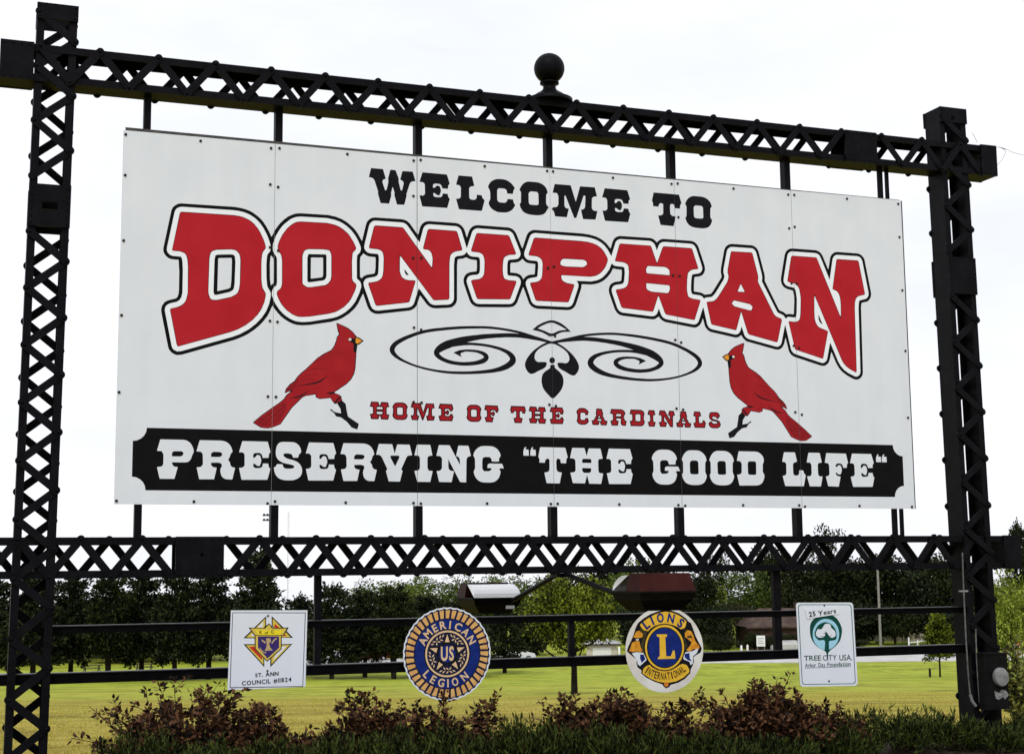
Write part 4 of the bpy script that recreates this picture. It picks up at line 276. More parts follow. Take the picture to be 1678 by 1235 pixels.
('deepred','3645,723 3639,746 3650,750 3658,758 3660,766 3659,811 3649,823 3640,828 3647,848 3740,847 3748,821 3740,806 3735,807 3725,821 3718,825 3688,823 3678,815 3675,808 3675,793 3680,786 3685,784 3695,785 3708,794 3712,786 3708,775 3695,783 3683,782 3678,778 3676,771 3680,753 3695,745 3720,746 3733,753 3737,763 3741,763 3748,751 3741,723 3648,721'),
('maroon','3909,859 3955,859 3980,845 3995,824 3989,813 3986,797 3960,796 3959,810 3950,817 3924,817 3916,810 3916,764 3923,755 3950,755 3959,762 3962,773 3986,773 3989,758 3996,748 3983,725 3959,712 3915,711 3891,722 3879,739 3877,751 3885,764 3885,804 3875,818 3883,839'),
('deepred','3915,722 3899,731 3889,743 3889,751 3896,763 3895,803 3887,821 3893,833 3913,848 3953,848 3973,836 3983,823 3977,808 3970,807 3966,818 3953,827 3918,826 3906,813 3906,761 3915,748 3920,745 3950,744 3965,753 3970,761 3975,762 3982,746 3975,732 3958,723 3918,721'),
('maroon','4067,859 4119,857 4133,808 4127,797 4149,756 4173,750 4161,711 4107,711 4096,744 4087,712 4028,712 4018,752 4041,757 4064,800 4059,810|4092,795 4100,777 4083,778|4079,765 4112,764 4110,750 4079,752'),
('deepred','4038,723 4031,743 4050,751 4074,796 4075,801 4070,813 4076,846 4078,848 4110,847 4121,811 4117,801 4118,793 4140,749 4159,741 4154,723 4150,721 4114,723 4109,738 4119,746 4122,768 4118,773 4111,776 4100,801 4090,805 4083,801 4073,782 4068,766 4070,746 4075,742 4084,741 4079,723 4040,723'),
('maroon','4208,859 4305,858 4326,851 4341,834 4346,817 4336,808 4334,795 4326,786 4335,778 4337,765 4344,758 4357,756 4346,711 4317,712 4303,719 4296,734 4296,751 4302,762 4300,771 4288,775 4256,774 4257,764 4265,757 4280,755 4270,711 4209,711 4197,756 4215,757 4223,765 4222,806 4214,815 4195,816|4264,815 4294,815 4302,810 4301,800 4292,796 4255,796 4256,810'),
('deepred','4218,721 4211,746 4221,748 4233,762 4233,806 4230,813 4221,823 4210,827 4215,846 4218,848 4303,848 4320,842 4330,830 4334,821 4327,813 4325,801 4317,791 4316,786 4324,773 4329,758 4344,746 4338,722 4320,722 4311,728 4307,736 4306,748 4312,758 4312,766 4308,778 4295,786 4310,796 4313,808 4311,816 4298,825 4265,826 4260,825 4247,816 4245,796 4248,789 4254,786 4246,776 4247,761 4259,748 4266,746 4262,723 4220,721'),
('maroon','4395,859 4494,859 4517,849 4529,832 4530,816 4524,805 4522,769 4532,757 4527,735 4514,718 4492,711 4394,711 4383,757 4400,759 4409,766 4409,807 4402,816 4383,817|4448,816 4482,817 4488,810 4487,761 4480,757 4448,758 4442,763 4442,808'),
('deepred','4403,721 4397,746 4406,751 4418,761 4420,806 4418,813 4410,823 4397,828 4403,848 4491,848 4511,840 4519,828 4519,821 4513,808 4512,768 4521,753 4518,741 4508,728 4491,722 4406,721|4446,747 4436,754 4432,761 4433,813 4446,826 4486,826 4496,817 4498,811 4497,758 4493,753 4481,747 4448,747'),
('maroon','4569,858 4627,859 4637,816 4621,814 4615,807 4615,764 4621,755 4638,754 4627,711 4570,711 4558,754 4576,756 4582,764 4582,806 4576,815 4558,815'),
('deepred','4578,722 4572,743 4583,748 4592,761 4593,806 4592,811 4583,823 4573,826 4577,846 4578,848 4618,848 4624,826 4615,823 4605,811 4604,766 4613,748 4624,743 4619,723 4616,721 4581,721'),
('maroon','4678,859 4729,859 4778,780 4777,805 4770,814 4759,815 4770,858 4819,858 4830,816 4818,815 4809,806 4807,711 4779,711 4722,802 4723,766 4730,757 4750,755 4738,711 4679,711 4667,754 4686,756 4693,765 4693,806 4684,815 4666,815'),
('deepred','4689,721 4681,743 4692,748 4703,763 4703,806 4701,813 4691,822 4681,826 4686,848 4724,847 4769,775 4774,771 4779,770 4786,773 4789,781 4787,808 4773,826 4778,846 4781,847 4809,847 4811,846 4816,826 4809,821 4798,808 4796,723 4784,722 4731,808 4721,813 4714,809 4712,803 4713,766 4724,748 4735,746 4730,723 4726,721 4691,721'),
('maroon','4885,859 4938,857 4951,808 4945,797 4967,756 4991,750 4979,711 4925,711 4914,744 4905,712 4846,712 4836,752 4859,757 4882,800 4877,810|4910,795 4918,777 4901,778|4897,765 4930,764 4928,750 4897,752'),
('deepred','4856,723 4849,743 4868,751 4892,796 4893,801 4888,813 4894,846 4896,848 4929,847 4939,811 4935,801 4936,793 4959,749 4977,741 4972,723 4969,721 4932,723 4927,738 4937,746 4940,768 4936,773 4929,776 4919,801 4909,805 4901,801 4891,782 4887,766 4888,746 4894,742 4902,741 4897,723 4859,723'),
('maroon','5020,859 5081,858 5091,818 5075,814 5067,807 5068,763 5075,757 5092,757 5100,763 5101,781 5124,780 5126,767 5137,760 5124,711 5021,711 5008,755 5023,757 5030,764 5030,809 5023,816 5009,816'),
('deepred','5031,721 5022,746 5031,750 5040,761 5041,808 5038,816 5023,828 5027,846 5028,848 5071,848 5077,826 5068,823 5057,811 5058,758 5071,747 5093,747 5107,756 5111,768 5113,770 5118,761 5124,756 5116,723 5113,721 5033,721'),
('maroon','5189,858 5248,859 5268,849 5279,831 5279,818 5269,811 5266,799 5244,798 5239,811 5229,814 5209,815 5201,810 5204,801 5219,794 5249,788 5272,778 5284,758 5285,738 5275,723 5250,711 5200,711 5178,719 5165,735 5160,759 5170,763 5174,772 5199,772 5202,759 5212,755 5239,755 5249,760 5248,767 5234,772 5199,777 5177,790 5168,805 5168,827 5174,847'),
('deepred','5200,722 5185,728 5175,740 5173,753 5180,761 5190,761 5195,752 5210,745 5240,745 5258,753 5260,772 5265,769 5274,756 5274,741 5268,731 5250,722 5203,721|5198,790 5185,797 5178,808 5178,826 5185,843 5193,848 5245,848 5261,841 5268,826 5260,817 5258,810 5253,809 5245,819 5230,824 5208,825 5194,818 5190,808 5195,796 5202,791 5200,789'),
('panel','339,506 341,508 344,509 514,509 533,507 550,501 551,500 567,490 579,476 584,468 593,451 599,433 600,425 600,413 595,401 595,401 589,389 585,377 585,376 581,363 574,352 570,346 561,338 550,333 549,333 537,332 524,331 437,331 434,330 433,327 434,321 437,312 442,305 443,303 451,298 461,295 475,295 478,294 478,291 456,205 454,202 451,201 345,200 342,201 340,204 320,288 320,291 323,292 341,294 351,296 359,302 360,303 365,311 367,321 367,382 365,394 360,405 355,413 353,416 349,417 320,418 318,419 317,422|438,412 445,417 453,418 500,419 508,418 515,413 519,409 521,406 521,402 520,397 517,389 511,383 509,382 501,378 491,377 436,377 433,378 432,381 431,396 433,404 437,411|645,506 647,508 650,509 809,509 829,507 849,501 851,501 868,491 882,477 886,472 895,457 901,441 905,426 905,422 903,419 897,412 890,403 887,391 886,388 883,377 877,368 872,361 871,358 872,355 878,349 884,340 887,329 888,323 891,314 897,306 897,306 904,300 913,297 924,295 927,293 927,290 908,205 906,202 903,201 867,202 853,204 839,210 838,211 827,220 820,232 819,234 814,250 812,266 812,273 813,285 818,296 820,300 823,308 822,316 821,322 819,325 816,327 808,330 797,333 786,334 740,332 737,331 737,328 737,321 740,312 746,304 747,303 755,298 765,295 778,294 781,293 782,290 764,205 762,202 759,201 651,200 648,201 646,204 626,290 627,293 629,294 647,296 657,298 666,305 666,306 672,315 674,326 672,388 670,399 665,409 664,410 655,417 644,419 625,419 623,420 622,423|745,413 753,418 762,419 800,418 809,417 817,413 821,409 823,406 824,403 823,396 820,388 814,383 813,382 805,379 797,378 739,378 736,379 736,382 736,398 738,406 744,413|982,506 983,508 987,509 1182,508 1186,507 1187,504 1209,428 1209,424 1207,421 1203,417 1198,409 1196,401 1195,382 1194,379 1191,378 1151,377 1148,378 1146,381 1144,390 1141,399 1136,408 1135,408 1127,414 1118,416 1092,416 1084,414 1077,410 1076,409 1071,403 1070,395 1070,380 1071,377 1074,376 1078,377 1085,379 1090,384 1097,396 1100,398 1104,399 1120,397 1123,396 1126,393 1132,376 1136,357 1133,338 1125,315 1123,312 1119,311 1111,312 1102,314 1094,320 1091,323 1085,327 1079,329 1075,329 1072,327 1071,325 1073,307 1075,303 1077,301 1082,298 1090,295 1098,294 1120,295 1129,296 1138,300 1138,301 1144,307 1147,315 1149,328 1150,331 1153,332 1189,332 1192,331 1193,328 1195,315 1197,305 1203,297 1207,292 1209,288 1209,285 1188,206 1186,203 1183,202 984,200 981,201 979,204 960,290 960,293 963,294 980,296 989,299 997,305 997,305 1002,313 1003,323 1002,394 1001,403 996,411 995,411 988,417 979,419 961,419 958,420 958,423|1277,498 1291,506 1307,509 1381,509 1401,507 1419,500 1421,498 1436,487 1448,471 1451,464 1456,452 1458,439 1458,428 1457,425 1455,422 1448,417 1441,409 1437,399 1436,388 1434,385 1431,384 1397,383 1394,384 1392,387 1387,400 1382,408 1375,412 1374,413 1365,415 1355,416 1337,417 1328,416 1321,413 1316,410 1314,407 1314,404 1316,398 1320,390 1327,385 1334,381 1347,374 1362,370 1381,366 1402,360 1423,351 1424,351 1442,338 1456,321 1458,317 1466,299 1468,280 1468,276 1466,258 1460,242 1459,241 1449,227 1435,217 1426,212 1403,203 1379,200 1334,200 1312,203 1292,209 1288,211 1272,220 1259,234 1258,235 1249,251 1243,269 1238,297 1238,300 1241,303 1247,306 1254,311 1259,319 1261,325 1263,328 1267,329 1305,328 1308,327 1310,324 1313,311 1317,303 1324,298 1325,297 1334,294 1344,293 1375,294 1384,295 1394,298 1400,301 1402,304 1403,307 1402,315 1400,318 1397,320 1388,323 1375,327 1362,330 1334,335 1311,341 1290,352 1283,356 1270,367 1261,381 1260,382 1254,398 1252,415 1252,423 1253,443 1257,464 1258,469 1265,484 1276,497|1522,506 1523,508 1527,509 1720,508 1724,507 1725,504 1747,428 1747,424 1745,421 1741,417 1736,409 1734,401 1733,382 1732,379 1729,378 1689,377 1686,378 1685,381 1683,390 1680,399 1674,408 1674,408 1666,414 1657,416 1631,416 1623,414 1616,410 1615,409 1610,403 1609,395 1609,380 1610,377 1613,376 1617,377 1624,379 1628,384 1636,396 1639,398 1642,399 1659,397 1662,396 1664,393 1671,376 1675,357 1672,338 1663,315 1661,312 1658,311 1650,312 1640,314 1633,320 1630,323 1624,327 1618,329 1614,329 1611,327 1610,325 1612,307 1614,303 1616,301 1621,298 1628,295 1637,294 1659,295 1668,296 1676,300 1677,301 1683,307 1686,315 1687,328 1689,331 1692,332 1727,332 1730,331 1731,328 1733,315 1735,305 1741,297 1745,292 1747,288 1747,285 1726,206 1725,203 1721,202 1524,200 1521,201 1519,204 1500,290 1500,293 1503,294 1520,296 1529,299 1536,305 1537,305 1542,313 1543,323 1542,394 1540,403 1535,411 1535,411 1528,417 1519,419 1501,419 1498,420 1498,423|1808,506 1810,508 1813,509 1972,509 1992,507 2012,501 2013,501 2031,491 2045,477 2049,472 2058,457 2064,441 2068,426 2068,422 2066,419 2060,412 2053,403 2050,391 2049,388 2046,377 2040,368 2034,361 2033,358 2034,355 2040,349 2046,340 2050,329 2051,323 2054,314 2059,306 2060,306 2067,300 2076,297 2087,295 2090,293 2090,290 2070,205 2069,202 2065,201 2030,202 2015,204 2002,210 2001,211 1990,220 1982,232 1981,234 1976,250 1974,266 1974,273 1976,285 1980,296 1983,300 1985,308 1985,316 1983,322 1982,325 1978,327 1971,330 1960,333 1949,334 1903,332 1900,331 1899,328 1900,321 1903,312 1908,304 1909,303 1918,298 1928,295 1941,294 1944,293 1944,290 1926,205 1925,202 1922,201 1814,200 1811,201 1809,204 1789,290 1790,293 1792,294 1810,296 1820,298 1829,305 1829,306 1835,315 1836,326 1835,388 1833,399 1827,409 1827,410 1818,417 1807,419 1788,419 1786,420 1785,423|1908,413 1916,418 1924,419 1963,418 1971,417 1979,413 1984,409 1986,406 1986,403 1985,396 1982,388 1976,383 1976,382 1968,379 1959,378 1902,378 1899,379 1898,382 1899,398 1901,406 1907,413|2107,506 2109,508 2112,509 2216,508 2220,507 2222,504 2242,435 2243,433 2244,435 2263,503 2265,506 2268,507 2367,507 2370,506 2372,503 2392,423 2392,420 2389,419 2369,417 2361,416 2354,412 2353,412 2347,406 2343,399 2300,306 2299,302 2301,299 2308,291 2310,288 2309,284 2289,204 2287,201 2284,200 2196,200 2193,201 2191,204 2169,282 2169,286 2170,289 2178,297 2179,301 2179,304 2136,393 2130,403 2123,411 2123,411 2114,417 2104,419 2088,419 2085,419 2085,422|2209,411 2211,413 2215,414 2269,415 2275,414 2280,411 2282,409 2284,406 2284,402 2248,327 2247,325 2245,327 2206,398 2205,402 2206,405|2433,505 2435,508 2438,509 2546,509 2549,508 2551,505 2568,424 2567,421 2564,420 2546,418 2538,415 2531,410 2531,409 2526,401 2525,392 2525,323 2526,313 2531,304 2535,297 2537,294 2541,293 2567,292 2570,290 2570,287 2550,204 2548,201 2545,200 2441,200 2437,201 2436,204 2413,287 2414,290 2416,291 2439,293 2447,296 2454,303 2455,303 2459,312 2460,322 2460,391 2459,400 2455,409 2451,414 2448,417 2445,418 2417,419 2414,420 2413,423|2624,505 2626,508 2629,509 2715,509 2719,508 2721,506 2809,349 2811,348 2811,350 2809,388 2807,398 2802,406 2801,407 2795,414 2786,417 2780,418 2777,419 2777,423 2796,504 2798,507 2801,508 2883,508 2886,507 2888,504 2907,425 2907,422 2904,421 2896,420 2886,417 2878,410 2876,409 2870,398 2868,387 2864,204 2863,201 2860,200 2816,201 2813,202 2810,204 2709,388 2708,390 2707,388 2708,326 2710,316 2715,307 2715,306 2723,299 2732,295 2754,293 2757,292 2757,289 2737,204 2735,201 2732,200 2631,201 2628,202 2626,204 2606,286 2606,290 2609,291 2629,294 2638,297 2646,305 2646,306 2651,315 2652,326 2653,389 2651,400 2645,408 2645,409 2636,415 2626,418 2607,418 2605,419 2604,422|2970,492 2996,505 3025,509 3076,509 3100,507 3123,498 3129,495 3145,484 3157,470 3162,462 3168,452 3172,441 3174,432 3174,428 3172,425 3167,418 3161,408 3159,397 3159,384 3158,381 3155,379 3099,379 3096,380 3094,382 3092,395 3089,404 3083,410 3082,411 3074,415 3066,417 3034,416 3025,414 3017,409 3016,408 3011,400 3009,391 3008,326 3010,315 3016,305 3021,299 3024,296 3027,295 3063,296 3073,298 3082,303 3087,307 3090,311 3091,317 3091,319 3090,322 3087,323 3058,323 3055,324 3054,327 3056,344 3058,351 3062,356 3063,356 3070,360 3077,361 3182,361 3186,360 3188,357 3200,326 3200,323 3197,322 3168,322 3164,321 3163,318 3163,314 3164,307 3167,301 3169,300 3172,292 3171,285 3165,262 3158,245 3147,230 3146,229 3133,217 3117,208 3113,207 3093,202 3073,200 3020,201 2998,205 2978,214 2973,217 2959,229 2948,243 2946,246 2939,261 2934,277 2933,283 2933,294 2937,303 2938,304 2943,314 2945,325 2944,392 2942,404 2936,415 2931,424 2929,427 2930,431 2936,451 2947,470 2963,486|3385,434 3382,435 3381,438 3380,457 3381,473 3386,488 3390,498 3394,504 3400,507 3404,508 3406,508 3406,506 3401,491 3401,488 3404,487 3425,485 3428,484 3429,481 3430,438 3430,435 3427,434|3449,434 3445,435 3444,438 3444,457 3445,473 3450,488 3454,498 3458,504 3464,507 3468,508 3470,508 3470,506 3465,491 3465,488 3468,487 3489,485 3492,484 3493,481 3494,438 3494,435 3491,434|3534,505 3536,508 3539,509 3764,509 3767,508 3769,505 3789,429 3789,426 3787,422 3783,418 3778,410 3776,401 3774,378 3772,375 3769,374 3728,375 3725,376 3724,379 3722,401 3720,404 3718,407 3712,410 3705,413 3698,413 3694,412 3690,410 3688,407 3686,402 3683,394 3682,385 3683,327 3685,316 3691,307 3691,306 3700,300 3710,297 3729,294 3732,293 3732,290 3712,204 3710,201 3707,200 3595,201 3592,202 3590,205 3572,287 3573,290 3576,292 3595,295 3604,298 3611,304 3612,304 3617,312 3619,321 3620,399 3619,402 3617,405 3613,408 3606,411 3599,411 3598,411 3591,408 3586,403 3585,403 3581,397 3579,390 3578,380 3577,377 3574,376 3530,377 3527,378 3526,381 3528,395 3527,406 3523,416 3522,416 3518,426 3519,436|3832,506 3834,508 3837,509 3943,509 3947,508 3949,505 3966,444 3968,442 3969,444 3987,504 3989,506 3992,507 4095,507 4098,506 4100,503 4118,424 4117,420 4115,419 4087,416 4084,414 4081,412 4079,408 4076,402 4075,395 4076,317 4077,309 4081,301 4081,301 4087,295 4095,293 4117,291 4119,290 4120,287 4101,204 4100,201 4096,200 3992,201 3989,202 3987,205 3969,273 3968,275 3967,273 3949,207 3947,204 3943,203 3838,204 3835,205 3833,208 3813,291 3813,294 3816,295 3840,297 3848,299 3855,303 3856,304 3860,311 3862,319 3861,395 3859,403 3854,410 3854,410 3847,415 3839,417 3815,419 3812,420 3812,423|3931,413 3933,416 3937,416 3996,416 4002,415 4007,411 4007,411 4010,406 4011,400 4011,384 4009,381 4006,380 3928,380 3925,381 3924,384 3924,397 3925,404 3928,410|3923,332 3924,335 3927,336 4005,335 4008,334 4008,331 4008,316 4007,308 4002,301 4001,300 3994,296 3986,294 3945,294 3937,296 3930,301 3930,302 3925,309 3923,317|4178,506 4180,508 4183,509 4376,508 4380,507 4382,504 4403,428 4403,424 4401,421 4397,417 4392,409 4390,401 4389,382 4388,379 4385,378 4346,377 4342,378 4341,381 4339,390 4336,399 4330,408 4330,408 4322,414 4313,416 4287,416 4279,414 4272,410 4272,409 4267,403 4265,395 4266,380 4267,377 4270,376 4273,377 4280,379 4285,384 4293,396 4295,398 4299,399 4315,397 4318,396 4320,393 4327,376 4331,357 4328,338 4320,315 4318,312 4314,311 4306,312 4297,314 4289,320 4286,323 4281,327 4274,329 4270,329 4267,327 4267,325 4269,307 4270,303 4273,301 4277,298 4285,295 4293,294 4315,295 4324,296 4332,300 4333,301 4339,307 4342,315 4343,328 4345,331 4348,332 4383,332 4386,331 4388,328 4389,315 4391,305 4397,297 4401,292 4403,288 4403,285 4382,206 4381,203 4377,202 4180,200 4177,201 4175,204 4156,290 4157,293 4159,294 4177,296 4186,299 4193,305 4193,305 4198,313 4199,323 4198,394 4197,403 4192,411 4191,411 4184,417 4175,419 4158,419 4155,420 4155,423|4631,492 4657,505 4686,509 4738,509 4763,507 4785,498 4792,495 4807,484 4820,470 4825,462 4830,452 4834,441 4836,432 4836,428 4835,425 4829,418 4824,408 4822,397 4822,384 4821,381 4817,379 4761,379 4758,380 4756,382 4754,395 4751,404 4745,410 4744,411 4736,415 4727,417 4696,416 4687,414 4678,409 4678,408 4672,400 4670,391 4670,326 4672,315 4677,305 4682,299 4685,296 4689,295 4725,296 4735,298 4744,303 4749,307 4752,311 4753,317 4753,319 4752,322 4749,323 4720,323 4717,324 4716,327 4718,348 4719,351 4721,354 4725,356 4732,360 4739,361 4845,361 4848,360 4850,357 4863,326 4863,323 4860,322 4830,322 4827,321 4826,318 4826,314 4827,307 4830,301 4831,300 4834,292 4834,285 4827,262 4821,245 4810,230 4809,229 4795,217 4779,208 4775,207 4755,202 4735,200 4682,201 4660,205 4639,214 4634,217 4620,229 4609,243 4607,246 4600,261 4595,277 4594,283 4594,294 4598,303 4599,304 4604,314 4606,325 4605,392 4603,404 4597,415 4592,424 4590,427 4591,431 4597,451 4608,470 4624,486|4945,503 4961,508 4977,509 5032,509 5054,507 5075,500 5078,498 5095,487 5110,473 5113,468 5122,454 5127,438 5131,424 5131,420 5129,417 5124,411 5119,402 5117,392 5115,326 5117,312 5123,300 5124,299 5129,287 5128,274 5126,264 5119,247 5109,231 5108,229 5094,217 5078,208 5073,207 5052,202 5030,200 4986,200 4963,203 4940,209 4935,212 4918,221 4905,236 4903,238 4894,254 4888,272 4885,288 4885,291 4886,294 4890,299 4894,306 4896,314 4897,395 4896,405 4891,414 4886,420 4885,423 4885,427 4893,446 4902,464 4914,480 4918,484 4930,495 4944,503|4971,409 4978,415 4988,418 5027,418 5035,417 5042,412 5043,411 5047,404 5049,396 5049,308 5049,304 5046,302 5042,299 5035,296 5028,295 4986,295 4978,296 4971,300 4970,301 4966,307 4964,315 4963,389 4965,399 4970,408|5221,503 5236,508 5252,509 5307,509 5329,507 5350,500 5354,498 5371,487 5385,473 5389,468 5397,454 5403,438 5406,424 5406,420 5405,417 5400,411 5395,402 5393,392 5391,326 5393,312 5399,300 5399,299 5405,287 5404,274 5401,264 5394,247 5384,231 5383,229 5370,217 5353,208 5349,207 5327,202 5306,200 5262,200 5238,203 5216,209 5210,212 5193,221 5180,236 5178,238 5169,254 5163,272 5160,288 5160,291 5161,294 5165,299 5170,306 5171,314 5172,395 5171,405 5166,414 5161,420 5160,423 5160,427 5168,446 5177,464 5189,480 5193,484 5205,495 5219,503|5246,409 5254,415 5263,418 5302,418 5311,417 5317,412 5318,411 5323,404 5324,396 5325,308 5324,304 5322,302 5318,299 5311,296 5303,295 5261,295 5253,296 5246,300 5246,301 5241,307 5240,315 5239,389 5240,399 5245,408|5458,506 5460,508 5463,509 5623,509 5645,507 5667,500 5671,497 5687,487 5700,472 5703,468 5710,454 5713,438 5714,431 5713,420 5708,409 5708,408 5703,398 5701,386 5699,336 5701,322 5708,309 5709,309 5715,296 5715,282 5713,272 5706,252 5696,234 5695,233 5681,219 5664,209 5662,209 5643,203 5622,202 5461,200 5458,201 5456,204 5437,293 5438,296 5440,297 5458,299 5467,302 5476,307 5477,308 5482,316 5484,325 5486,391 5484,401 5479,411 5479,411 5471,418 5461,421 5441,422 5438,423 5438,426|5557,417 5560,420 5563,420 5614,421 5622,420 5628,415 5629,414 5633,407 5634,399 5632,310 5631,307 5629,304 5625,301 5618,298 5610,297 5566,298 5559,300 5553,303 5553,304 5549,309 5547,316 5547,392 5548,402 5553,411|5925,505 5927,508 5930,509 6037,509 6040,508 6042,505 6059,427 6059,424 6056,423 6039,419 6030,415 6023,410 6022,409 6017,402 6015,393 6016,318 6018,310 6023,303 6023,303 6030,298 6038,297 6053,297 6062,299 6069,303 6070,304 6075,310 6078,319 6080,342 6081,345 6084,346 6118,345 6121,344 6123,341 6125,331 6129,320 6136,311 6143,305 6146,302 6146,299 6123,204 6121,201 6118,200 5932,200 5929,201 5927,204 5905,289 5905,292 5908,293 5923,296 5931,299 5938,304 5939,305 5943,313 5945,321 5946,396 5944,405 5939,412 5939,413 5931,418 5923,420 5908,421 5906,422 5905,425|6182,505 6184,508 6187,509 6298,509 6302,508 6303,505 6321,424 6320,421 6317,420 6298,418 6290,415 6283,410 6283,409 6278,401 6277,392 6277,323 6278,313 6282,304 6287,297 6289,294 6293,293 6320,292 6323,290 6323,287 6303,204 6301,201 6298,200 6189,200 6186,201 6184,204 6161,287 6162,290 6164,291 6188,293 6197,296 6204,303 6204,303 6208,312 6210,322 6210,390 6209,400 6204,409 6200,414 6197,417 6194,418 6165,419 6162,420 6162,423|6372,505 6373,508 6377,509 6579,507 6582,506 6584,503 6602,425 6602,421 6600,418 6596,415 6591,408 6589,400 6587,380 6586,377 6583,376 6553,375 6550,376 6548,379 6544,394 6540,403 6532,410 6532,410 6522,414 6512,416 6495,415 6486,414 6477,409 6477,409 6471,402 6468,393 6468,384 6469,381 6472,381 6476,381 6483,384 6488,389 6493,396 6496,398 6500,399 6518,397 6521,396 6523,393 6530,375 6533,355 6528,335 6520,318 6518,315 6514,314 6494,314 6491,314 6488,317 6483,326 6481,329 6477,330 6470,330 6467,329 6466,326 6468,318 6471,310 6477,303 6477,303 6485,298 6494,296 6513,294 6516,293 6516,290 6494,204 6492,201 6489,200 6385,203 6382,204 6380,207 6360,289 6360,292 6363,294 6378,296 6386,299 6393,305 6393,305 6398,313 6399,322 6399,392 6397,401 6392,409 6392,409 6385,415 6376,417 6357,419 6354,421 6354,424|6649,506 6651,508 6654,509 6854,508 6858,507 6859,504 6882,428 6882,424 6880,421 6876,417 6870,409 6868,401 6868,382 6866,379 6863,378 6822,377 6819,378 6817,381 6815,390 6812,399 6806,408 6806,408 6798,414 6789,416 6762,416 6753,414 6746,410 6746,409 6741,403 6739,395 6739,380 6740,377 6743,376 6748,377 6754,379 6759,384 6767,396 6770,398 6774,399 6791,397 6794,396 6796,393 6803,376 6807,357 6804,338 6795,315 6793,312 6790,311 6781,312 6772,314 6764,320 6761,323 6755,327 6748,329 6744,329 6741,327 6741,325 6743,307 6744,303 6747,301 6751,298 6759,295 6768,294 6791,295 6800,296 6809,300 6809,301 6816,307 6818,315 6820,328 6821,331 6825,332 6861,332 6864,331 6866,328 6867,315 6870,305 6875,297 6880,292 6882,288 6881,285 6860,206 6859,203 6855,202 6651,200 6648,201 6646,204 6626,290 6627,293 6629,294 6648,296 6657,299 6664,305 6665,305 6669,313 6671,323 6670,394 6668,403 6663,411 6663,411 6655,417 6646,419 6628,419 6625,420 6625,423|6914,434 6911,435 6910,438 6909,457 6910,473 6916,488 6920,498 6925,503 6931,507 6935,508 6938,508 6938,506 6932,491 6932,488 6935,487 6959,485 6962,484 6963,481 6964,438 6963,435 6960,434|6977,434 6974,435 6973,438 6972,457 6974,473 6979,488 6983,498 6988,503 6994,507 6998,508 7001,508 7001,506 6995,491 6995,488 6998,487 7021,485 7024,484 7025,481 7026,438 7025,435 7022,434'),
('ink','3665,1430 3643,1436 3613,1444 3577,1453 3540,1463 3505,1471 3473,1480 3442,1488 3409,1497 3374,1505 3335,1512 3292,1519 3246,1525 3197,1530 3149,1534 3101,1537 3054,1538 3007,1537 2961,1535 2915,1533 2870,1530 2824,1527 2778,1522 2733,1517 2690,1512 2650,1506 2614,1501 2580,1496 2548,1490 2517,1483 2487,1476 2457,1467 2428,1458 2401,1447 2375,1437 2350,1427 2327,1417 2304,1406 2283,1395 2264,1384 2247,1373 2233,1362 2221,1350 2211,1337 2203,1324 2199,1310 2198,1295 2201,1281 2208,1269 2216,1259 2226,1249 2237,1240 2249,1231 2264,1223 2280,1214 2298,1206 2318,1198 2341,1189 2365,1180 2390,1172 2415,1164 2441,1157 2466,1151 2493,1144 2520,1139 2550,1134 2581,1129 2615,1124 2650,1120 2685,1117 2722,1115 2759,1114 2797,1114 2836,1115 2875,1116 2914,1118 2952,1121 2991,1124 3029,1128 3066,1132 3099,1136 3129,1141 3157,1147 3182,1152 3205,1159 3227,1167 3248,1176 3267,1187 3285,1199 3300,1211 3312,1226 3320,1243 3321,1260 3318,1276 3312,1289 3304,1300 3294,1310 3282,1319 3268,1328 3253,1336 3236,1343 3217,1349 3197,1356 3175,1361 3152,1367 3130,1371 3107,1375 3083,1379 3059,1382 3034,1385 3008,1387 2981,1388 2954,1390 2926,1390 2897,1390 2869,1389 2838,1386 2806,1382 2775,1377 2746,1371 2720,1365 2699,1357 2681,1348 2666,1339 2655,1332 2647,1326 2655,1311 2664,1316 2676,1321 2691,1328 2707,1334 2727,1340 2750,1345 2779,1351 2809,1356 2840,1361 2869,1364 2897,1366 2925,1367 2952,1366 2979,1365 3005,1364 3030,1362 3054,1359 3078,1356 3101,1352 3123,1347 3144,1342 3166,1336 3186,1329 3204,1321 3220,1314 3233,1306 3244,1297 3252,1289 3259,1280 3263,1273 3265,1266 3266,1261 3266,1257 3265,1256 3263,1253 3258,1247 3250,1239 3238,1229 3223,1219 3207,1210 3189,1201 3170,1192 3147,1184 3122,1176 3094,1169 3062,1163 3027,1157 2989,1152 2951,1148 2913,1144 2875,1141 2836,1139 2798,1138 2760,1137 2723,1137 2688,1139 2653,1141 2618,1144 2585,1148 2554,1152 2525,1157 2497,1162 2471,1168 2446,1174 2421,1181 2396,1189 2372,1198 2349,1207 2327,1217 2309,1226 2293,1236 2279,1245 2268,1255 2259,1264 2252,1273 2246,1281 2243,1289 2241,1295 2241,1299 2242,1303 2244,1309 2247,1316 2252,1325 2260,1334 2271,1344 2284,1354 2301,1365 2320,1376 2340,1388 2362,1399 2386,1409 2411,1420 2437,1431 2465,1440 2493,1449 2522,1457 2552,1463 2583,1469 2617,1475 2653,1480 2693,1486 2735,1492 2780,1497 2825,1502 2870,1506 2915,1509 2961,1512 3007,1515 3053,1516 3099,1515 3146,1513 3194,1509 3242,1504 3287,1498 3330,1491 3367,1483 3401,1475 3433,1465 3465,1456 3497,1447 3533,1439 3570,1431 3606,1424 3637,1417 3659,1413'),
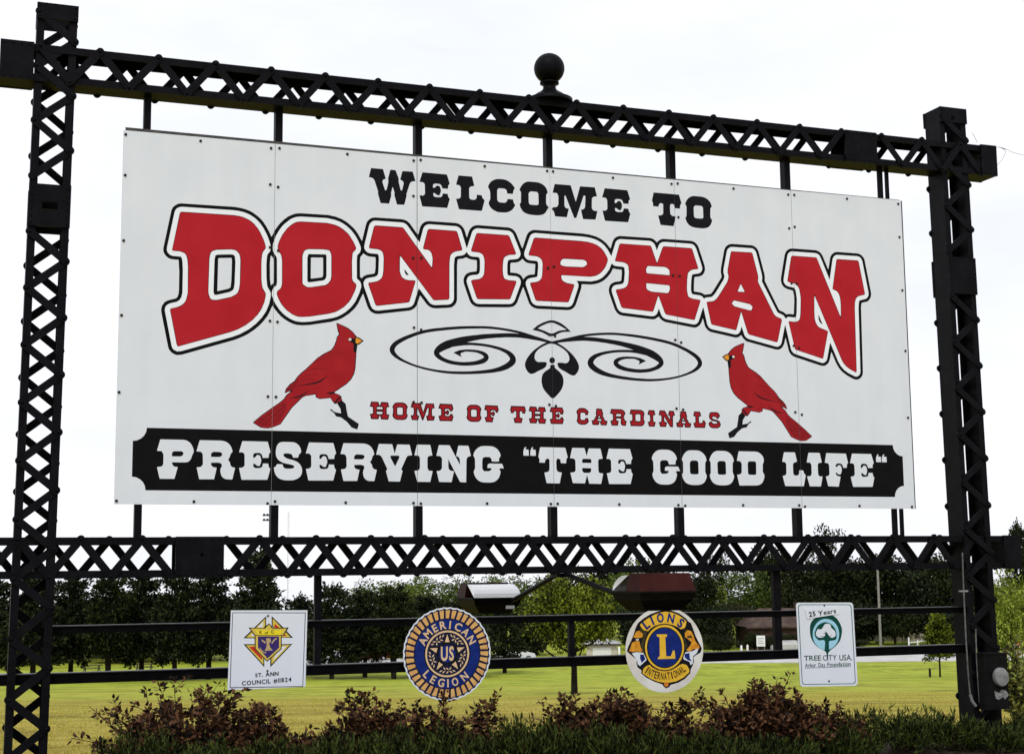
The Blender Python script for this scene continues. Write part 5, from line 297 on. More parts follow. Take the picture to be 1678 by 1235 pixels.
('ink','3647,1430 3669,1436 3699,1444 3735,1453 3772,1463 3807,1471 3839,1480 3870,1488 3903,1497 3938,1505 3977,1512 4020,1519 4066,1525 4115,1530 4163,1534 4211,1537 4258,1538 4305,1537 4351,1535 4397,1533 4442,1530 4488,1527 4534,1522 4579,1517 4622,1512 4662,1506 4698,1501 4732,1496 4764,1490 4795,1483 4825,1476 4855,1467 4884,1458 4911,1447 4937,1437 4962,1427 4985,1417 5008,1406 5029,1395 5048,1384 5065,1373 5079,1362 5091,1350 5101,1337 5109,1324 5113,1310 5114,1295 5111,1281 5104,1269 5096,1259 5086,1249 5075,1240 5063,1231 5048,1223 5032,1214 5014,1206 4994,1198 4971,1189 4947,1180 4922,1172 4897,1164 4871,1157 4846,1151 4819,1144 4792,1139 4762,1134 4730,1129 4697,1124 4662,1120 4627,1117 4590,1115 4553,1114 4515,1114 4476,1115 4437,1116 4398,1118 4360,1121 4321,1124 4282,1128 4246,1132 4213,1136 4183,1141 4155,1147 4130,1152 4107,1159 4085,1167 4064,1176 4044,1187 4027,1199 4012,1211 4000,1226 3992,1243 3990,1260 3994,1276 4000,1289 4008,1300 4018,1310 4030,1319 4044,1328 4059,1336 4076,1343 4095,1349 4115,1356 4137,1361 4160,1367 4182,1371 4205,1375 4229,1379 4253,1382 4278,1385 4304,1387 4331,1388 4358,1390 4386,1390 4415,1390 4443,1389 4474,1386 4506,1382 4537,1377 4566,1371 4592,1365 4613,1357 4631,1348 4646,1339 4657,1332 4665,1326 4657,1311 4648,1316 4636,1321 4621,1328 4604,1334 4585,1340 4562,1345 4533,1351 4503,1356 4472,1361 4443,1364 4415,1366 4387,1367 4360,1366 4333,1365 4307,1364 4282,1362 4258,1359 4234,1356 4211,1352 4189,1347 4168,1342 4146,1336 4126,1329 4108,1321 4092,1314 4079,1306 4068,1297 4060,1289 4053,1280 4049,1273 4046,1266 4046,1261 4046,1257 4047,1256 4049,1253 4054,1247 4062,1239 4074,1229 4089,1219 4105,1210 4123,1201 4142,1192 4165,1184 4190,1176 4218,1169 4250,1163 4285,1157 4323,1152 4361,1148 4399,1144 4437,1141 4475,1139 4514,1138 4552,1137 4588,1137 4624,1139 4659,1141 4694,1144 4727,1148 4758,1152 4787,1157 4815,1162 4841,1168 4866,1174 4891,1181 4915,1189 4940,1198 4963,1207 4985,1217 5003,1226 5019,1236 5032,1245 5044,1255 5053,1264 5060,1273 5065,1281 5069,1289 5071,1295 5071,1299 5070,1303 5068,1309 5065,1316 5060,1325 5052,1334 5041,1344 5028,1354 5011,1365 4992,1376 4972,1388 4950,1399 4926,1409 4901,1420 4875,1431 4847,1440 4819,1449 4790,1457 4760,1463 4729,1469 4695,1475 4659,1480 4619,1486 4577,1492 4532,1497 4487,1502 4442,1506 4397,1509 4351,1512 4305,1515 4259,1516 4213,1515 4166,1513 4118,1509 4070,1504 4024,1498 3982,1491 3945,1483 3911,1475 3879,1465 3847,1456 3815,1447 3779,1439 3742,1431 3706,1424 3675,1417 3653,1413'),
('ink','3664,1431 3643,1435 3612,1442 3577,1449 3539,1457 3504,1464 3471,1469 3438,1475 3404,1481 3369,1485 3334,1487 3297,1488 3259,1487 3221,1485 3182,1482 3145,1479 3107,1476 3069,1472 3031,1468 2994,1463 2958,1457 2922,1452 2886,1446 2852,1440 2819,1433 2788,1425 2759,1417 2731,1409 2705,1400 2680,1390 2658,1378 2638,1366 2621,1352 2605,1337 2593,1321 2584,1302 2583,1282 2590,1265 2601,1253 2613,1243 2626,1234 2641,1226 2659,1219 2678,1212 2698,1205 2718,1200 2740,1196 2762,1193 2785,1191 2808,1189 2831,1188 2854,1188 2877,1189 2900,1191 2923,1193 2944,1196 2964,1199 2983,1203 3002,1208 3019,1213 3034,1219 3046,1227 3057,1236 3066,1246 3072,1258 3074,1271 3070,1284 3063,1295 3054,1302 3044,1308 3033,1314 3021,1318 3008,1321 2993,1324 2978,1327 2962,1328 2944,1330 2925,1330 2904,1330 2885,1330 2868,1329 2853,1327 2840,1325 2828,1322 2818,1319 2812,1318 2816,1297 2823,1299 2833,1302 2843,1305 2856,1308 2869,1310 2885,1310 2903,1310 2923,1309 2942,1308 2958,1306 2972,1303 2986,1299 2997,1295 3008,1290 3016,1285 3022,1280 3027,1275 3030,1270 3030,1268 3029,1268 3029,1269 3028,1268 3026,1265 3021,1261 3014,1256 3004,1251 2990,1245 2974,1240 2957,1234 2939,1230 2919,1227 2898,1224 2876,1222 2854,1220 2833,1220 2811,1220 2789,1222 2767,1224 2747,1227 2727,1231 2709,1236 2691,1242 2674,1249 2660,1257 2649,1265 2640,1273 2633,1280 2630,1287 2630,1289 2632,1288 2635,1290 2644,1296 2657,1303 2672,1311 2689,1319 2708,1327 2729,1336 2752,1346 2777,1355 2805,1365 2833,1375 2864,1385 2897,1395 2930,1404 2964,1412 2999,1420 3035,1426 3072,1432 3109,1436 3146,1441 3184,1444 3221,1448 3258,1450 3295,1451 3330,1452 3365,1451 3398,1448 3432,1445 3465,1441 3498,1437 3533,1433 3571,1427 3607,1421 3638,1416 3660,1413'),
('ink','3648,1431 3669,1435 3700,1442 3735,1449 3773,1457 3808,1464 3841,1469 3874,1475 3908,1481 3942,1485 3978,1487 4015,1488 4053,1487 4091,1485 4130,1482 4167,1479 4205,1476 4243,1472 4281,1468 4318,1463 4354,1457 4390,1452 4425,1446 4460,1440 4493,1433 4524,1425 4553,1417 4581,1409 4607,1400 4632,1390 4654,1378 4673,1366 4691,1352 4707,1337 4719,1321 4728,1302 4729,1282 4722,1265 4711,1253 4699,1243 4686,1234 4671,1226 4653,1219 4634,1212 4614,1205 4593,1200 4572,1196 4550,1193 4527,1191 4504,1189 4481,1188 4458,1188 4435,1189 4412,1191 4389,1193 4368,1196 4348,1199 4329,1203 4310,1208 4293,1213 4278,1219 4266,1227 4255,1236 4246,1246 4240,1258 4238,1271 4242,1284 4249,1295 4258,1302 4268,1308 4279,1314 4291,1318 4304,1321 4319,1324 4334,1327 4350,1328 4368,1330 4387,1330 4407,1330 4427,1330 4444,1329 4459,1327 4472,1325 4484,1322 4494,1319 4500,1318 4495,1297 4489,1299 4479,1302 4468,1305 4456,1308 4443,1310 4427,1310 4409,1310 4389,1309 4370,1308 4354,1306 4340,1303 4326,1299 4315,1295 4304,1290 4296,1285 4290,1280 4285,1275 4282,1270 4282,1268 4282,1268 4283,1269 4284,1268 4286,1265 4291,1261 4298,1256 4308,1251 4322,1245 4338,1240 4355,1234 4373,1230 4393,1227 4414,1224 4436,1222 4458,1220 4479,1220 4501,1220 4523,1222 4545,1224 4565,1227 4585,1231 4603,1236 4621,1242 4638,1249 4652,1257 4663,1265 4672,1273 4679,1280 4682,1287 4682,1289 4680,1288 4677,1290 4668,1296 4655,1303 4639,1311 4623,1319 4604,1327 4583,1336 4560,1346 4534,1355 4507,1365 4479,1375 4448,1385 4415,1395 4382,1404 4348,1412 4313,1420 4277,1426 4240,1432 4203,1436 4166,1441 4128,1444 4091,1448 4054,1450 4017,1451 3982,1452 3947,1451 3914,1448 3880,1445 3847,1441 3814,1437 3779,1433 3741,1427 3705,1421 3674,1416 3652,1413'),
('ink','2755,1297 2810,1321 2869,1328 2869,1311 2825,1296 2820,1285 2829,1261'),
('ink','4557,1297 4502,1321 4443,1328 4443,1311 4487,1296 4492,1285 4483,1261'),
('ink','3616,1425 3598,1419 3579,1410 3559,1399 3539,1387 3520,1373 3500,1358 3480,1342 3463,1325 3447,1307 3432,1288 3420,1269 3411,1251 3405,1235 3403,1220 3404,1205 3408,1190 3416,1175 3427,1159 3440,1146 3455,1140 3473,1141 3493,1149 3513,1160 3531,1170 3548,1178 3565,1185 3580,1194 3591,1202 3599,1213 3604,1225 3606,1236 3605,1244 3598,1248 3588,1249 3576,1249 3565,1249 3554,1249 3542,1247 3531,1246 3521,1248 3513,1252 3505,1258 3499,1266 3495,1275 3493,1285 3494,1297 3496,1309 3501,1321 3507,1332 3516,1343 3526,1353 3539,1363 3556,1375 3576,1386 3597,1396 3615,1405 3633,1410 3651,1413 3665,1415 3670,1417 3665,1421 3651,1424 3633,1426'),
('ink','3696,1425 3714,1419 3733,1410 3753,1399 3773,1387 3792,1373 3812,1358 3831,1342 3849,1325 3865,1307 3880,1288 3892,1269 3901,1251 3907,1235 3909,1220 3908,1205 3904,1190 3896,1175 3885,1159 3872,1146 3856,1140 3839,1141 3819,1149 3799,1160 3781,1170 3764,1178 3747,1185 3732,1194 3721,1202 3713,1213 3708,1225 3706,1236 3707,1244 3714,1248 3724,1249 3736,1249 3747,1249 3758,1249 3770,1247 3781,1246 3791,1248 3799,1252 3807,1258 3813,1266 3817,1275 3819,1285 3818,1297 3816,1309 3811,1321 3805,1332 3796,1343 3786,1353 3773,1363 3756,1375 3736,1386 3715,1396 3696,1405 3679,1410 3661,1413 3647,1415 3642,1417 3647,1421 3661,1424 3679,1426'),
('ink','3476,1526 3487,1536 3502,1550 3520,1565 3542,1578 3567,1591 3597,1604 3627,1615 3657,1620 3684,1618 3710,1611 3736,1601 3760,1589 3783,1574 3806,1555 3825,1538 3839,1526 3823,1525 3799,1523 3773,1521 3748,1516 3725,1507 3701,1494 3678,1482 3655,1476 3631,1479 3608,1488 3585,1499 3563,1508 3539,1514 3514,1519 3492,1523|3525,1542 3536,1548 3551,1557 3568,1567 3585,1575 3602,1583 3620,1590 3638,1595 3656,1597 3674,1596 3692,1591 3709,1584 3727,1577 3746,1569 3767,1558 3785,1549 3798,1542 3785,1541 3766,1538 3746,1535 3726,1531 3708,1523 3690,1514 3673,1506 3655,1502 3637,1504 3619,1510 3601,1518 3585,1524 3567,1529 3550,1534 3536,1539'),
('ink','3684,1267 3681,1255 3674,1245 3663,1240 3651,1239 3640,1244 3632,1253 3630,1265 3633,1277 3640,1287 3651,1293 3663,1293 3674,1289 3682,1279'),
('ink','3640,1225 3652,1228 3667,1229 3678,1226 3681,1220 3680,1211 3683,1201 3694,1192 3708,1182 3721,1172 3733,1160 3744,1146 3753,1132 3758,1116 3761,1099 3761,1081 3759,1063 3754,1043 3746,1025 3735,1006 3722,989 3707,973 3691,956 3674,941 3658,933 3643,938 3629,950 3615,965 3600,979 3585,996 3572,1014 3564,1033 3558,1054 3555,1074 3555,1095 3558,1117 3563,1135 3572,1150 3584,1162 3596,1172 3610,1181 3624,1189 3634,1197 3637,1207 3637,1217'),
('ink','1733,829 1714,850 1697,877 1609,865 1577,877 1574,882 1572,910 1577,914 1677,921 1737,919 1777,905 1781,901 1796,866 1795,858 1763,834 1737,829'),
('ink','1152,616 1128,619 1068,655 1066,660 1068,664 1136,724 1216,784 1280,830 1312,859 1332,891 1367,920 1360,922 1324,905 1320,908 1319,912 1330,944 1360,980 1397,1008 1420,1043 1448,1073 1496,1115 1585,1204 1632,1238 1701,1276 1725,1312 1740,1352 1748,1388 1765,1408 1754,1440 1743,1496 1744,1501 1752,1502 1796,1486 1844,1465 1884,1435 1914,1400 1912,1364 1923,1328 1915,1268 1908,1136 1897,1084 1872,1036 1832,995 1736,929 1720,907 1572,902 1488,886 1464,872 1380,786 1288,650 1236,628 1188,614 1156,616'),
('bird','1577,909 1579,882 1608,871 1661,877 1699,884 1719,853 1734,834 1761,839 1791,863 1776,900 1737,914 1676,916'),
('bird','1749,1497 1795,1480 1842,1459 1881,1430 1908,1397 1905,1366 1916,1330 1909,1270 1905,1209 1902,1140 1890,1086 1867,1040 1829,1000 1775,964 1730,932 1718,913 1661,911 1574,909 1524,898 1487,892 1457,875 1419,836 1375,790 1338,737 1298,673 1283,654 1235,634 1187,620 1132,624 1072,660 1138,717 1219,778 1285,825 1318,856 1337,886 1392,933 1359,928 1325,912 1336,942 1366,977 1403,1004 1425,1039 1455,1070 1500,1110 1545,1157 1590,1200 1636,1232 1704,1269 1731,1308 1746,1351 1754,1386 1773,1406 1761,1440'),
('ink','1761,847 1791,863 1826,833 1834,781 1846,728 1938,670 1925,623 1877,638 1838,683 1788,719 1746,727 1727,755 1692,780 1704,786 1734,763 1788,753 1780,794 1757,828'),
('ink','1739,831 1743,836 1748,843 1754,850 1760,858 1766,864 1772,870 1778,875 1784,881 1790,886 1794,889 1788,896 1784,894 1778,890 1770,886 1762,880 1755,874 1749,867 1743,859 1737,850 1732,843 1729,838'),
('ink','1668,915 1674,914 1681,912 1690,910 1699,908 1707,908 1715,910 1722,913 1727,917 1732,920 1735,922 1732,929 1728,928 1723,927 1717,926 1711,926 1706,925 1699,924 1691,923 1682,922 1674,921 1669,921'),
('birddark','1325,912 1336,942 1366,977 1403,1004 1440,1025 1411,978 1392,944 1359,928'),
('birddark','1087,662 1219,767 1285,810 1322,826 1338,782 1286,684 1228,645 1183,633 1132,635'),
('bird','1125,648 1136,657 1152,670 1170,684 1189,700 1207,715 1226,731 1246,749 1266,767 1283,782 1295,793 1291,798 1278,787 1261,772 1241,755 1220,738 1202,722 1184,706 1165,690 1148,674 1133,661 1123,652'),
('bird','1177,638 1188,648 1202,662 1219,678 1236,694 1252,710 1266,725 1281,741 1296,757 1308,770 1317,780 1314,783 1305,773 1292,761 1277,746 1261,730 1246,715 1231,699 1214,682 1198,666 1184,652 1174,642'),
('ink','1396,965 1408,967 1426,969 1447,971 1468,974 1486,976 1503,978 1519,981 1534,983 1549,986 1563,989 1575,992 1586,996 1597,1000 1607,1004 1618,1010 1629,1019 1641,1029 1652,1040 1662,1049 1668,1056 1667,1058 1659,1052 1648,1045 1636,1036 1623,1027 1611,1021 1601,1016 1592,1012 1582,1008 1572,1004 1560,1001 1547,997 1533,993 1518,990 1502,986 1485,983 1467,979 1446,976 1426,973 1408,970 1395,968'),
('ink','1359,863 1369,864 1383,866 1399,867 1415,869 1428,872 1439,875 1448,879 1457,883 1466,888 1474,893 1484,901 1494,910 1503,919 1512,927 1517,932 1516,934 1509,929 1500,923 1489,915 1479,908 1469,902 1460,898 1452,894 1444,890 1435,887 1425,883 1412,880 1397,875 1382,871 1368,868 1359,866'),
('birddark','1426,1012 1438,1018 1457,1027 1477,1037 1498,1047 1517,1054 1533,1058 1551,1061 1567,1064 1581,1065 1591,1066 1591,1069 1581,1068 1567,1068 1550,1067 1532,1065 1514,1061 1496,1053 1475,1042 1454,1031 1437,1021 1425,1014'),
('birddark','1486,1070 1496,1076 1509,1084 1526,1094 1544,1102 1561,1108 1582,1111 1606,1113 1631,1114 1652,1114 1667,1115 1667,1117 1652,1117 1631,1119 1606,1119 1581,1119 1560,1115 1541,1109 1523,1099 1507,1088 1494,1079 1485,1072'),
('birddark','1553,1156 1560,1160 1570,1165 1581,1172 1594,1179 1607,1185 1624,1192 1645,1200 1666,1207 1684,1214 1697,1218 1697,1221 1683,1217 1664,1212 1643,1206 1621,1200 1604,1193 1590,1186 1577,1178 1567,1170 1558,1163 1552,1158'),
('birddark','1411,985 1424,990 1442,997 1462,1006 1483,1014 1502,1019 1518,1023 1536,1025 1552,1026 1566,1027 1576,1028 1576,1030 1566,1031 1552,1031 1535,1031 1517,1030 1500,1027 1481,1020 1460,1011 1440,1002 1422,993 1410,987'),
('ink','1842,1378 1873,1384 1897,1377 1903,1347 1916,1326 1909,1266 1893,1262 1888,1300 1889,1338 1862,1349 1844,1363'),
('eye','1873,1371 1870,1364 1864,1359 1855,1359 1849,1363 1846,1369 1849,1376 1855,1381 1864,1381 1870,1377'),
('ink','1903,1400 1939,1388 1977,1364 1940,1331 1912,1322 1895,1354'),
('beak','1911,1388 1936,1379 1961,1363 1936,1342 1917,1335 1905,1354'),
('ink','5560,829 5580,850 5596,877 5684,865 5716,877 5720,882 5721,910 5716,914 5616,921 5556,919 5516,905 5512,901 5498,866 5499,858 5530,834 5556,829'),
('ink','6141,616 6165,619 6225,655 6228,660 6226,664 6157,724 6078,784 6013,830 5981,859 5961,891 5926,920 5933,922 5969,905 5974,908 5975,912 5964,944 5934,980 5897,1008 5873,1043 5845,1073 5797,1115 5708,1204 5661,1238 5592,1276 5568,1312 5554,1352 5546,1388 5529,1408 5539,1440 5551,1496 5549,1501 5541,1502 5497,1486 5449,1465 5409,1435 5380,1400 5382,1364 5371,1328 5378,1268 5386,1136 5397,1084 5421,1036 5461,995 5557,929 5573,907 5721,902 5805,886 5829,872 5913,786 6005,650 6057,628 6105,614 6137,616'),
('bird','5716,909 5715,882 5686,871 5632,877 5594,884 5575,853 5560,834 5533,839 5502,863 5518,900 5556,914 5617,916'),
('bird','5545,1497 5498,1480 5452,1459 5413,1430 5385,1397 5389,1366 5377,1330 5385,1270 5388,1209 5392,1140 5403,1086 5426,1040 5465,1000 5518,964 5564,932 5575,913 5633,911 5720,909 5769,898 5807,892 5837,875 5874,836 5919,790 5956,737 5996,673 6011,654 6059,634 6107,620 6162,624 6221,660 6156,717 6075,778 6009,825 5975,856 5957,886 5901,933 5935,928 5969,912 5958,942 5928,977 5891,1004 5869,1039 5839,1070 5794,1110 5749,1157 5703,1200 5658,1232 5589,1269 5563,1308 5547,1351 5540,1386 5521,1406 5533,1440'),
('ink','5533,847 5502,863 5468,833 5460,781 5448,728 5355,670 5369,623 5417,638 5455,683 5505,719 5547,727 5567,755 5601,780 5590,786 5559,763 5506,753 5513,794 5537,828'),
('ink','5555,831 5551,836 5546,843 5539,850 5533,858 5528,864 5522,870 5516,875 5509,881 5504,886 5500,889 5505,896 5510,894 5516,890 5524,886 5531,880 5538,874 5545,867 5551,859 5557,850 5561,843 5565,838'),
('ink','5625,915 5620,914 5612,912 5604,910 5595,908 5586,908 5579,910 5572,913 5566,917 5562,920 5559,922 5561,929 5565,928 5570,927 5576,926 5582,926 5588,925 5594,924 5603,923 5612,922 5619,921 5625,921'),
('birddark','5969,912 5958,942 5928,977 5891,1004 5853,1025 5883,978 5901,944 5935,928'),
('birddark','6207,662 6075,767 6009,810 5971,826 5956,782 6007,684 6066,645 6110,633 6162,635'),
('bird','6168,648 6157,657 6142,670 6123,684 6104,700 6086,715 6068,731 6048,749 6028,767 6011,782 5999,793 6003,798 6015,787 6033,772 6053,755 6073,738 6092,722 6110,706 6128,690 6146,674 6160,661 6171,652'),
('bird','6116,638 6106,648 6092,662 6075,678 6057,694 6042,710 6027,725 6012,741 5998,757 5985,770 5977,780 5980,783 5989,773 6002,761 6017,746 6032,730 6047,715 6062,699 6079,682 6095,666 6109,652 6119,642'),
('ink','5898,965 5885,967 5867,969 5847,971 5826,974 5807,976 5791,978 5775,981 5759,983 5744,986 5731,989 5718,992 5707,996 5697,1000 5687,1004 5676,1010 5665,1019 5653,1029 5642,1040 5632,1049 5625,1056 5627,1058 5634,1052 5645,1045 5658,1036 5671,1027 5682,1021 5692,1016 5702,1012 5711,1008 5722,1004 5734,1001 5747,997 5761,993 5776,990 5792,986 5808,983 5827,979 5847,976 5868,973 5886,970 5898,968'),
('ink','5934,863 5925,864 5911,866 5895,867 5879,869 5865,872 5855,875 5845,879 5836,883 5828,888 5819,893 5810,901 5800,910 5790,919 5782,927 5776,932 5778,934 5784,929 5793,923 5804,915 5815,908 5825,902 5833,898 5842,894 5850,890 5859,887 5869,883 5881,880 5896,875 5912,871 5925,868 5935,866'),
('birddark','5868,1012 5855,1018 5837,1027 5816,1037 5795,1047 5777,1054 5760,1058 5743,1061 5726,1064 5712,1065 5702,1066 5702,1069 5712,1068 5727,1068 5743,1067 5761,1065 5779,1061 5798,1053 5819,1042 5839,1031 5857,1021 5869,1014'),
('birddark','5808,1070 5798,1076 5784,1084 5768,1094 5750,1102 5732,1108 5712,1111 5688,1113 5663,1114 5642,1114 5626,1115 5626,1117 5641,1117 5663,1119 5688,1119 5712,1119 5734,1115 5753,1109 5771,1099 5786,1088 5800,1079 5809,1072'),
('birddark','5740,1156 5734,1160 5724,1165 5713,1172 5700,1179 5686,1185 5669,1192 5649,1200 5628,1207 5609,1214 5596,1218 5597,1221 5610,1217 5629,1212 5651,1206 5672,1200 5690,1193 5704,1186 5716,1178 5727,1170 5735,1163 5742,1158'),
('birddark','5883,985 5870,990 5852,997 5831,1006 5810,1014 5792,1019 5775,1023 5758,1025 5741,1026 5727,1027 5717,1028 5717,1030 5727,1031 5741,1031 5758,1031 5776,1030 5794,1027 5813,1020 5833,1011 5854,1002 5871,993 5884,987'),
('ink','5451,1378 5420,1384 5397,1377 5391,1347 5377,1326 5385,1266 5400,1262 5406,1300 5404,1338 5432,1349 5450,1363'),
('eye','5421,1371 5423,1364 5430,1359 5438,1359 5445,1363 5447,1369 5445,1376 5438,1381 5430,1381 5423,1377'),
('ink','5391,1400 5354,1388 5317,1364 5354,1331 5381,1322 5398,1354'),
('beak','5383,1388 5358,1379 5333,1363 5358,1342 5377,1335 5389,1354')]
